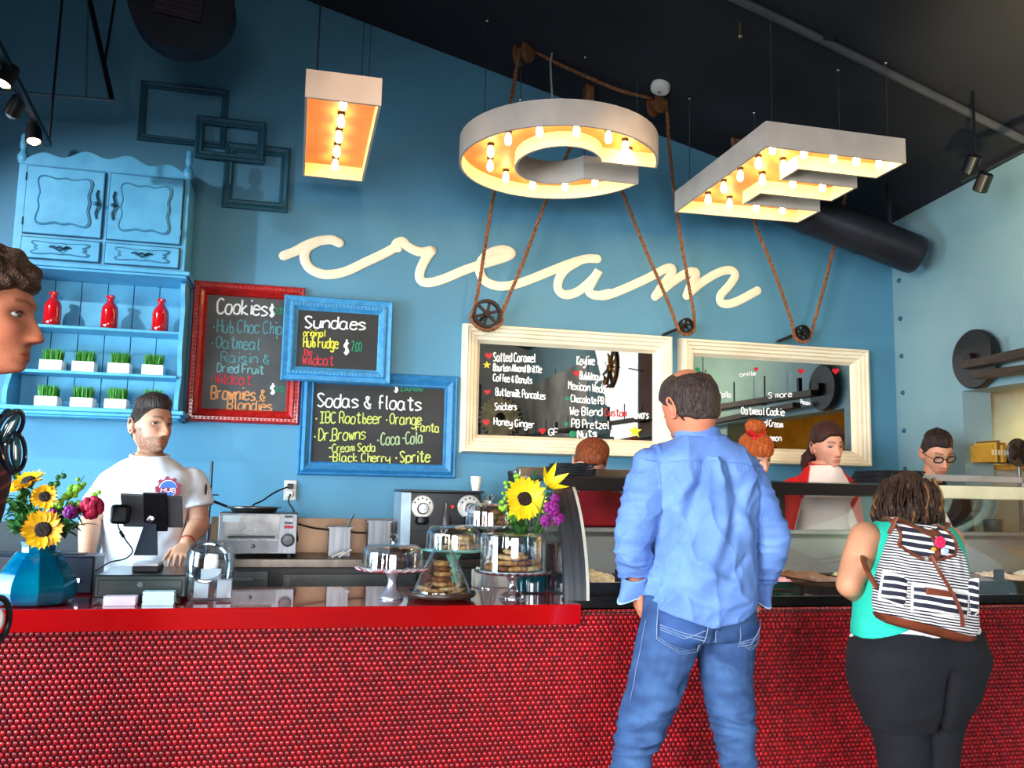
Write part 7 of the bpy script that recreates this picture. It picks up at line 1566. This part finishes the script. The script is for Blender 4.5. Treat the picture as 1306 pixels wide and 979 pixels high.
drape(sh, poly3([(828,592),(860,588),(890,589),(920,591),(950,597)]), .0015, .0015, 'yoke_seam', mat('seam_blue',(92,128,196),rough=.8), sh)
drape(sh, poly3([(829,588),(833,620),(832,665)]), .0015, .0015, 'sleeve_seam', MATS['seam_blue'], sh); drape(sh, poly3([(957,600),(962,640),(959,668)]), .0015, .0015, 'sleeve_seam', MATS['seam_blue'], sh)
for s,lg in zip((-1,1),LEG):
    ft = lg[-1][0]; mb = MB(); p.limb([(ft.x,-.05,.045),(ft.x+s*.01,.06,.042),(ft.x+s*.02,.17,.034)],[.050,.047,.036],mb=mb); meobj('shoe', remesh(mb,.008,2), mat('shoe_brown',(80,52,34),rough=.5), p.o)
def th(P,D):
    x,y,z = P.T; line = np.interp(y,[-.06,-.03,-.012,.01,.045,.062],[-.066,-.058,.0,.012,.05,.09])+.012*sst(np.abs(x),.03,.06)*(y<-.03); m = sst(z-line,-.004,.006)
    bald = gs(x-.003,.036)*gs(y+.040,.034)*sst(z,.060,.085); m = m*(1-.0*bald)
    t = -.006+m*(.013+.006*sst(z,-.03,.05)+.002*vnoise(P*np.array([1,1,.4]),200,17)); return t - bald*.030
hair_shell(p.hd, th, 'hair', GREYB, p.o)
# ---------------------------------------------------------------- woman with striped backpack
yW = 2.82; c0 = at(1165,800,yW)
p = Person('woman in teal tank top and black trousers with a striped backpack, back to viewer', (c0.x,yW), 0, SK2)
L = lambda x,y,d=0: p.L(x,y,yW+d)
def srow(yp, xl, xr, hd_, yo=0):
    a, b = L(xl,yp), L(xr,yp); return ((a.z+b.z)/2, abs(b.x-a.x)/2, hd_, (a.x+b.x)/2, yo)
hc = L(1160,643,.05)
TW = [srow(925,1112,1222,.10),srow(900,1103,1232,.135),srow(870,1093,1242,.155),srow(835,1089,1245,.165,-.01),srow(810,1094,1240,.155,-.0),srow(780,1097,1236,.130,.01),srow(745,1100,1232,.125,.015),srow(710,1104,1228,.120,.02),srow(690,1106,1225,.108,.02),srow(676,1112,1219,.09,.02),srow(666,1124,1206,.07,.02),srow(658,1144,1184,.055,.02)]
p.secs = TW; p.torso(TW[3:], off=-.014); p.limb([L(1163,672,.02), L(1162,660,.03), hc+Vector((0,-.02,-.05))],[.058,.050,.050])
p.head(hc, yaw=0, pitch=-25, roll=0, scale=.97, fem=1)
SHL, ELL, WRL = L(1104,686,.015), L(1083,745,.0), L(1112,768,.22); SHR, ELR, WRR = L(1208,690,.03), L(1214,738,.12), L(1196,745,.30)
for a_,b_,c_,s in ((SHL,ELL,WRL,1),(SHR,ELR,WRR,-1)):
    p.limb([a_, a_.lerp(b_,.4), b_],[.058,.056,.046]); p.limb([b_, b_.lerp(c_,.3), c_],[.046,.044,.028]); hand_mb(p.mb, c_, (.7*s,.7,.15), (0,-.15,1), s, .92, (.4,.4,.4,.4))
LEGW = [[(L(1136,845),.112),(L(1141,890),.108),(L(1150,935),.088),(L(1156,979),.080)],[(L(1203,845),.112),(L(1197,890),.104),(L(1193,935),.086),(L(1190,979),.076)]]
for s,lg in zip((-1,1),LEGW):
    k_ = lg[-1][0]; lg += [(Vector((k_.x,.01,k_.z-.20)),.064),(Vector((k_.x,.0,.30)),.058),(Vector((k_.x,.02,.09)),.045)]
    p.limb([q for q,_ in lg],[r*.80 for _,r in lg]); p.limb([(k_.x,-.02,.045),(k_.x+s*.02,.15,.032)],[.040,.034])
p.body(.005)
mb = MB(); p.torso([r for r in TW if r[0] > L(1160,822).z], mb=mb, off=.002)
TEALC = mat('tank_teal', (40,206,180), (28,186,162), rough=.8, nscale=9)
def clipw(V):
    x,z = V[:,0],V[:,2]; hem = np.interp(x,[L(1092,812).x,L(1130,797).x,L(1236,803).x],[L(1092,813).z,L(1130,797).z,L(1236,806).z])
    out = (x < np.interp(z,[L(1104,712).z,L(1110,690).z,L(1112,664).z],[L(1098,712).x,L(1109,690).x,L(1112,664).x]))&(z > L(1104,712).z)|(z > L(1150,664).z); return (z>hem)&~out
sh = p.cloth(mb, 'tank_top', TEALC, .006, wrinkle(.004,24,51), smooth=4, clip=clipw); sh.modifiers.new('solid','SOLIDIFY').thickness=.002
_hx=[L(1092,812).x,L(1130,797).x,L(1236,803).x]; _hz=[L(1092,813).z,L(1130,797).z,L(1236,806).z]
bm = bmesh.new(); bm.from_mesh(sh.data)
for v in bm.verts:
    if v.is_boundary and abs(v.co.z-np.interp(v.co.x,_hx,_hz))<.02: v.co.z = float(np.interp(v.co.x,_hx,_hz))
bm.to_mesh(sh.data); bm.free()
mb = MB(); rows_=[r for r in TW if r[0]>L(1160,850).z and r[0]<L(1160,790).z]; p.torso([srow(815,1093,1241,.158,-.0),srow(802,1100,1238,.150,.0),srow(792,1104,1236,.14,.005)], mb=mb, off=.002); p.cloth(mb,'undershirt_hem', mat('white_cotton',(238,238,240),rough=.8),.006,smooth=2)
mb = MB(); p.torso([TW[0],TW[1],TW[2],TW[3],srow(815,1094,1240,.158,-.003),srow(800,1104,1236,.146,.0)], mb=mb, off=.008)
for lg in LEGW: p.limb([q for q,_ in lg],[r*1.02+.006 for _,r in lg], mb=mb)
p.cloth(mb,'trousers', mat('black_knit',(13,14,24),(9,10,18),rough=.9,nscale=12,bump=.3,bscale=200), .006, lambda V,N: .004*vnoise(V*np.array([1,1,.6]),18,52)+.003*vnoise(V*np.array([.6,.6,1.4]),40,53)+seg(V,L(1172,840),L(1176,940),.012,-.020), smooth=4)
for s,lg in zip((-1,1),LEGW):
    k_=lg[-1][0]; mb=MB(); p.limb([(k_.x,-.05,.045),(k_.x+s*.01,.06,.042),(k_.x+s*.02,.17,.034)],[.046,.044,.034],mb=mb); meobj('shoe', remesh(mb,.008,2), mat('shoe_black',(30,28,28)), p.o)
# wavy shoulder-length hair: shell plus loose locks
HWM = hair_mat('hair_wavy_brown', (66,43,32), (28,17,14), scale=120); HWM2 = hair_mat('hair_wavy_gold', (150,104,56), (84,54,30), scale=120)
def th(P,D):
    x,y,z = P.T; line = np.interp(y,[-.06,-.02,.02,.05],[-.10,-.09,-.04,.05]); m = sst(z-line,-.003,.006); return -.006+m*(.014+.006*vnoise(P*np.array([1,1,.5]),60,61)+.004*vnoise(P,130,62))
hair_shell(p.hd, th, 'hair', HWM, p.o)
rg = random.Random(5); mbs = [MB(), MB()]
for k in range(300):
    a = rg.uniform(-2.75,2.75); el = rg.uniform(-.15,.9); rr = 1.0
    d = Vector((math.sin(a)*.075, -math.cos(a)*.085, .02+.085*el)); start = hc + Vector((d.x*1.05, d.y*1.05-.0, d.z)); 
    tx = L(1161,600).x + math.sin(a)*.092*rg.uniform(.7,1.12); zb = L(1160,rg.uniform(664,686)).z; ty = -math.cos(a)*.098*rg.uniform(.75,1.1)+.035
    ph = rg.uniform(0,6.28); am = rg.uniform(.006,.014); pts=[]
    for i in range(9):
        f = i/8; q = start.lerp(Vector((tx,ty,zb)), f) + Vector((d.x,d.y,0))*(.36*math.sin(math.pi*min(1,f*1.1))); q += Vector((math.cos(ph+f*9)*am*f, math.sin(ph+f*9)*am*f, 0)); pts.append(tuple(q))
    q = bez(pts,2); r0 = rg.uniform(.0035,.0065); mbs[1 if (math.sin(a)>.35 and rg.random()<.5) or rg.random()<.08 else 0].tube(q,[r0*(1-.75*(i/(len(q)-1))**2) for i in range(len(q))],5)
for m_,mm in zip(mbs,(HWM,HWM2)): tag(m_.build('hair_locks', mm, p.o, fix=False), kind='stuff')
# ---- backpack (carried, a thing of its own)
def stripes(name, period, frac, dark, light, wob=.004, axis='Z'):
    m = bpy.data.materials.new(name); m.use_nodes=True; nt=m.node_tree; N=nt.nodes; K=nt.links; b=N['Principled BSDF']; b.inputs['Roughness'].default_value=.85
    tc=N.new('ShaderNodeTexCoord'); sp=N.new('ShaderNodeSeparateXYZ'); K.new(tc.outputs['Object'],sp.inputs[0]); nz=N.new('ShaderNodeTexNoise'); nz.inputs['Scale'].default_value=9; K.new(tc.outputs['Object'],nz.inputs['Vector'])
    ml=N.new('ShaderNodeMath'); ml.operation='MULTIPLY_ADD'; ml.inputs[1].default_value=wob*3; K.new(nz.outputs['Fac'],ml.inputs[0]); K.new(sp.outputs[axis],ml.inputs[2])
    ts=N.new('ShaderNodeMath'); ts.operation='MULTIPLY_ADD'; ts.inputs[1].default_value=.14; K.new(sp.outputs['X'],ts.inputs[0]); K.new(ml.outputs[0],ts.inputs[2])
    dv=N.new('ShaderNodeMath'); dv.operation='DIVIDE'; dv.inputs[1].default_value=period; K.new(ts.outputs[0],dv.inputs[0]); fr=N.new('ShaderNodeMath'); fr.operation='FRACT'; K.new(dv.outputs[0],fr.inputs[0]); gt=N.new('ShaderNodeMath'); gt.operation='GREATER_THAN'; gt.inputs[1].default_value=frac; K.new(fr.outputs[0],gt.inputs[0])
    mx=N.new('ShaderNodeMix'); mx.data_type='RGBA'; mx.inputs[6].default_value=(*lin(dark),1); mx.inputs[7].default_value=(*lin(light),1); K.new(gt.outputs[0],mx.inputs[0]); K.new(mx.outputs[2],b.inputs['Base Color']); MATS[name]=m; return m
FINE = stripes('fine_stripe_canvas', .0092, .5, (26,26,38), (232,228,226)); WIDE = stripes('wide_stripe_canvas', .0235, .62, (30,32,50), (240,236,234)); LEATH = mat('brown_leather', (128,64,40), (98,46,28), rough=.5, nscale=12, bump=.2)
yB = 2.585; B_ = lambda x,y,Y=yB: at(x,y,Y)
ctr = at(1180,800,yB+.02); T = thing('backpack','navy and white striped canvas backpack with brown leather trim','backpack',(ctr.x,yB+.03,ctr.z)); 
def brow(yp,xl,xr,hd_,Y=yB+.045): a,b = at(xl,yp,Y),at(xr,yp,Y); return ((((a.x+b.x)/2),Y,(a.z+b.z)/2),((b.x-a.x)/2,0,(b.z-a.z)/2),(0,hd_,0))
zb0, zt0, xc0 = at(1178,800,yB).z, at(1178,665,yB).z, at(1178,720,yB).x
def shear(V): V=np.array(V,float); V[:,2] -= .20*(V[:,0]-xc0)*np.clip(1.15-(V[:,2]-zb0)/(zt0-zb0),.35,1.1); return V
mb = MB(); rows_=[brow(786+8,1134,1222,.050),brow(793,1121,1236,.070),brow(780,1119,1241,.078),brow(755,1121,1238,.080),brow(728,1128,1230,.078),brow(700,1135,1221,.070),brow(680,1142,1211,.060),brow(668,1150,1203,.045)]
mb.loft(rows_,48,3.0); me = remesh(mb,.006,2); V=getv(me); N=getn(me); V=V+N*(.004*vnoise(V*np.array([1.2,1,.5]),34,71)-.012*gs(V[:,0]-at(1176,700,yB).x,.006)*sst(V[:,2],at(1176,735,yB).z,at(1176,712,yB).z)*(N[:,1]<0)+.0035*np.sin(V[:,0]*150)*gs(V[:,2]-at(1176,712,yB).z,.03)*(N[:,1]<0))[:,None]; V=shear(V); og=Vector(T['_org']); setv(me,V-np.array(og)); bg=meobj('bag_body',me,FINE,T)
mb = MB(); mb.loft([((c[0],c[1],c[2]-.004),Vector(u)*1.02,Vector(v)*1.06) for c,u,v in [brow(803,1136,1218,.048),brow(799,1124,1230,.064),brow(792,1120,1237,.073)]],48,3.0); mb.v=[tuple(q) for q in shear(mb.v)]; mb.build('leather_base',LEATH,T)
def pocket(nm, quad, Y0, depth, m, ex=3.2):
    a,b,c,d = [at(x,y,Y0) for x,y in quad]; n=16; mb=MB()
    def fn(u,v):
        q=a.lerp(b,u).lerp(d.lerp(c,u),v); e=(1-abs(2*u-1)**ex)*(1-abs(2*v-1)**ex); return (q.x,Y0-depth*max(0,e)**.35+.0,q.z)
    mb.grid(fn,n,n); o=mb.build(nm,m,T,fix=False,ang=60); 
    pts=[Vector(fn(u,v)) for u,v in [(i/10,.0) for i in range(11)]+[(1,i/10) for i in range(1,11)]+[(1-i/10,1) for i in range(1,11)]+[(0,1-i/10) for i in range(1,10)]]
    m_=MB(); m_.tube([q+Vector((0,-.004,0)) for q in pts],.0042,7,closed=True); m_.build('piping',mat('piping_white',(236,232,230),rough=.7),o); return o
fp = pocket('front_pocket',[(1163,743),(1234,756),(1232,787),(1162,779)],yB-.028,.030,WIDE)
a,b,c,d=[at(x,y,yB-.062) for x,y in ((1183,749),(1219,755),(1219,762),(1183,758))]; mb=MB(); mb.add([a,b,c,d]+[q+Vector((0,.02,0)) for q in (a,b,c,d)],[(0,1,2,3),(7,6,5,4),(0,4,5,1),(1,5,6,2),(2,6,7,3),(3,7,4,0)]); mb.build('leather_tab',LEATH,T,bevel=.002)
pocket('side_pocket',[(1126,727),(1157,737),(1153,773),(1120,762)],yB-.012,.022,WIDE,2.6); pocket('side_pocket',[(1229,740),(1246,738),(1246,780),(1232,790)],yB-.015,.02,WIDE,2.6)
# flap
mb=MB(); A_,Bq,Cq,Dq=[at(x,y,yB-.03) for x,y in ((1143,662),(1206,672),(1218,708),(1144,694))]
def fl(u,v):
    q=A_.lerp(Bq,u).lerp(Dq.lerp(Cq,u),v); sag=-.030*math.sin(math.pi*u)**1.2*v**2; return (q.x,yB-.028-.024*math.sin(math.pi*min(1,v*.9+.1))+.05*(1-v)**3+.004*math.sin(u*9+v*5),q.z+sag+.010*math.sin(u*7)*(1-v))
mb.grid(fl,26,16); f_=mb.build('flap',WIDE,T,solid=.006,fix=False)
edge=[Vector(fl(0,v)) for v in np.linspace(0,1,9)]+[Vector(fl(u,1)) for u in np.linspace(.08,1,14)]+[Vector(fl(1,v)) for v in np.linspace(.9,0,9)]; m_=MB(); m_.tube([q+Vector((0,-.004,0)) for q in edge],.0055,7,flat=1); m_.build('leather_edge',LEATH,f_)
m_=MB(); 
def lt(u,v): q=Vector(fl(.40+.30*u,.18+.72*v)) ; return (q.x,q.y-.007,q.z)
m_.grid(lambda u,v: (lambda q:(q.x,q.y-.0065,q.z))(Vector(fl(.60+.09*u,.15+.9*v*.95))),6,10); m_.build('flap_strap',LEATH,f_,solid=.003,fix=False)
m_=MB(); m_.grid(lambda u,v: (lambda q:(q.x,q.y-.0062,q.z))(Vector(fl(.12+.75*u,.02+.32*v*(.6+.4*math.sin(u*3))))),12,6); m_.build('leather_patch',LEATH,f_,solid=.003,fix=False)
m_=MB(); q=[at(x,y,yB-.058) for x,y in ((1143,660),(1138,672),(1134,680))]; m_.tube(bez([tuple(t) for t in q],4),.010,8,flat=.5); m_.build('leather_strap',LEATH,T)
m_=MB(); q=[(1187,708),(1198,728),(1210,748),(1219,765),(1226,782),(1228,798)]; m_.tube(bez([tuple(at(x,y,yB-.072+(.012 if y>790 or y<712 else 0))) for x,y in q],5),.0085,8,flat=.45); m_.build('leather_strap',LEATH,T)
m_=MB(); m_.sphere(at(1182,712,yB-.05),.008,10,8); m_.build('snap_button',mat('snap_metal',(200,196,190),rough=.3,metal=.8),T)
for nm,px,py,r,m in (('rose_badge',1199,691,.020,mat('badge_pink',(230,40,90),(200,20,70),rough=.5,nscale=60)),('round_badge',1191,700,.010,mat('badge_orange',(232,160,40),rough=.4)),('oval_badge',1205,702,.015,mat('badge_white',(236,232,226),(120,160,210),rough=.4,nscale=40))):
    c=at(px,py,yB-.066); m_=MB()
    if 'rose' in nm:
        for k in range(9): a=2*math.pi*k/9; m_.sphere(c+Vector((r*.6*math.cos(a),0,r*.6*math.sin(a))),(r*.45,r*.3,r*.45),8,6)
        m_.sphere(c,(r*.5,r*.5,r*.5),8,6)
    else: m_.sphere(c,(r,.004,r*.72),16,8)
    m_.build(nm,m,T)
# carrying straps
m_=MB(); m_.tube(bez([tuple(at(1119,750,yB+.02)),tuple(at(1110,735,yB+.05)),tuple(at(1102,716,yB+.13)),tuple(at(1103,700,yW+.10))],6),.013,8,flat=.4); m_.build('shoulder_strap',LEATH,T)
m_=MB(); m_.tube(bez([tuple(at(1143,668,yB+.01)),tuple(at(1133,660,yB+.10)),tuple(at(1128,664,yW+.02)),tuple(at(1124,690,yW+.12))],6),.013,8,flat=.4); m_.build('shoulder_strap',LEATH,T)
m_=MB(); m_.tube(bez([tuple(at(1205,674,yB+.01)),tuple(at(1208,668,yB+.10)),tuple(at(1206,670,yW+.02)),tuple(at(1206,690,yW+.12))],6),.013,8,flat=.4); m_.build('shoulder_strap',LEATH,T)
# ---------------------------------------------------------------- man at the left edge, in profile
yL = 1.92; c0 = at(-118,700,yL)
p = Person('man in burgundy plaid shirt in profile at the left edge, facing right', (c0.x,yL), -90, SK4)
hc = p.L(-22,402,yL); sz = p.L(-60,520,yL).z; hz = sz-.52
std_body(p, sz, .20, hz, .02, k=1.04, head_c=hc)
p.head(hc, yaw=-2, pitch=-3, roll=0, scale=1.0, nose=.92, jaw=.7, look=(0,-4))
A1 = (Vector((.205,-.02,sz-.06)), Vector((.25,-.07,sz-.36)), Vector((.24,-.04,sz-.60))); A2 = (Vector((-.205,-.02,sz-.06)), Vector((-.25,-.07,sz-.36)), Vector((-.24,-.05,sz-.60)))
arm(p, *A1, (0,.1,-1), (1,.2,0), -1); arm(p, *A2, (0,.1,-1), (-1,.2,0), 1)
p.body(.0032, shave=.35, brow=(.34,.24,.18), lips=(.78,.46,.42), iris=(.16,.20,.22))
PLAID = stripes('plaid_burgundy', .030, .72, (74,20,34), (150,60,66)); _nt=PLAID.node_tree
_w=_nt.nodes.new('ShaderNodeTexWave'); _w.inputs['Scale'].default_value=9; _w.bands_direction='Y'; _tc=_nt.nodes.new('ShaderNodeTexCoord'); _nt.links.new(_tc.outputs['Object'],_w.inputs['Vector']); _m=_nt.nodes.new('ShaderNodeMix'); _m.data_type='RGBA'; _m.blend_type='MULTIPLY'; _b=_nt.nodes['Principled BSDF']; _s=_b.inputs['Base Color'].links[0].from_socket; _m.inputs[0].default_value=.7; _nt.links.new(_s,_m.inputs[6]); _nt.links.new(_w.outputs['Color'],_m.inputs[7]); _nt.links.new(_m.outputs[2],_b.inputs['Base Color'])
o, m_, pts = tee(p, PLAID, [A1,A2], name='plaid_shirt', folds=.005, long=True, seed=31); m_.build('collar', PLAID, o)
mb=MB(); k=p.k; p.torso([(hz-.10,.13,.115,0,0),(hz-.02,.175,.13,0,0),(hz+.05,.17,.125,0,0)], mb=mb, off=.004)
for s in (-1,1): p.limb([(s*.085,.01,hz-.05),(s*.09,.06,hz-.30),(s*.09,.0,.10)],[.115,.095,.070],mb=mb)
p.cloth(mb,'trousers', mat('khaki_cloth',(150,134,118),(132,116,102),rough=.85), .008, wrinkle(.005,22,33)); shoes(p)
def th(P,D):
    x,y,z=P.T; line=np.interp(y,[-.06,-.03,-.006,.02,.045,.064],[-.062,-.052,-.002,.016,.042,.052]); m=sst(z-line,-.004,.006); c_=vnoise(P,75,41)+.7*vnoise(P,150,42)
    return -.006+m*(.022+.012*sst(z,.05,.1)+.009*c_)
hair_shell(p.hd, th, 'hair', hair_mat('hair_curly_brown',(92,64,46),(52,34,26),scale=200,stretch=(1,1,1)), p.o)
# folded sunglasses hanging from the shirt front
SGM=mat('sunglasses_black',(26,32,38),(18,24,30),rough=.12,coat=1)
q=at(14,565,1.86); T=thing('sunglasses','dark sunglasses hanging open from the shirt of the man at the left','sunglasses',q)
for (ax_,ay_),(rx,rz),tl in (((13,545),(.009,.034),.40),((20,576),(.008,.036),-.12)):
    c=at(ax_,ay_,1.85); m_=MB(); M=Matrix.Rotation(tl,3,'Y'); m_.tube([c+M@Vector((rx*1.5*math.cos(a),.016*math.cos(a),rz*math.sin(a))) for a in np.linspace(0,6.283,29)[:-1]],.0042,8,closed=True); r_=m_.build('lens_rim',SGM,T)
    m_=MB(); m_.sphere(c,(rx*1.25,.006,rz*.92),14,10,M=M); m_.build('lens',mat('dark_lens',(34,60,62),rough=.05,coat=1),r_)
m_=MB(); m_.tube(bez([tuple(at(4,530,1.86)),tuple(at(10,524,1.86)),tuple(at(16,532,1.86))],5),.006,7); m_.build('temple_arm',SGM,T)
m_=MB(); m_.tube(bez([tuple(at(22,598,1.86)),tuple(at(14,602,1.87)),tuple(at(0,580,1.88)),tuple(at(-6,545,1.88)),tuple(at(2,530,1.87))],5),.005,7); m_.build('temple_arm',SGM,T)
# wristwatch ring at his side
c=at(-3,790,1.90); m_=MB(); m_.tube([c+Vector((.026*math.cos(a)*.55,.02*math.cos(a),.040*math.sin(a))) for a in np.linspace(0,6.283,29)[:-1]],.006,8,closed=True); T=m_.build('wristwatch',mat('watch_dark',(40,38,40),rough=.3,metal=.4)); tag(T,'dark round wristwatch on the wrist of the man at the left','watch'); m_=MB(); m_.sphere(c,(.012,.008,.022),16,10); m_.build('watch_face',mat('watch_white',(214,206,200),rough=.3),T)
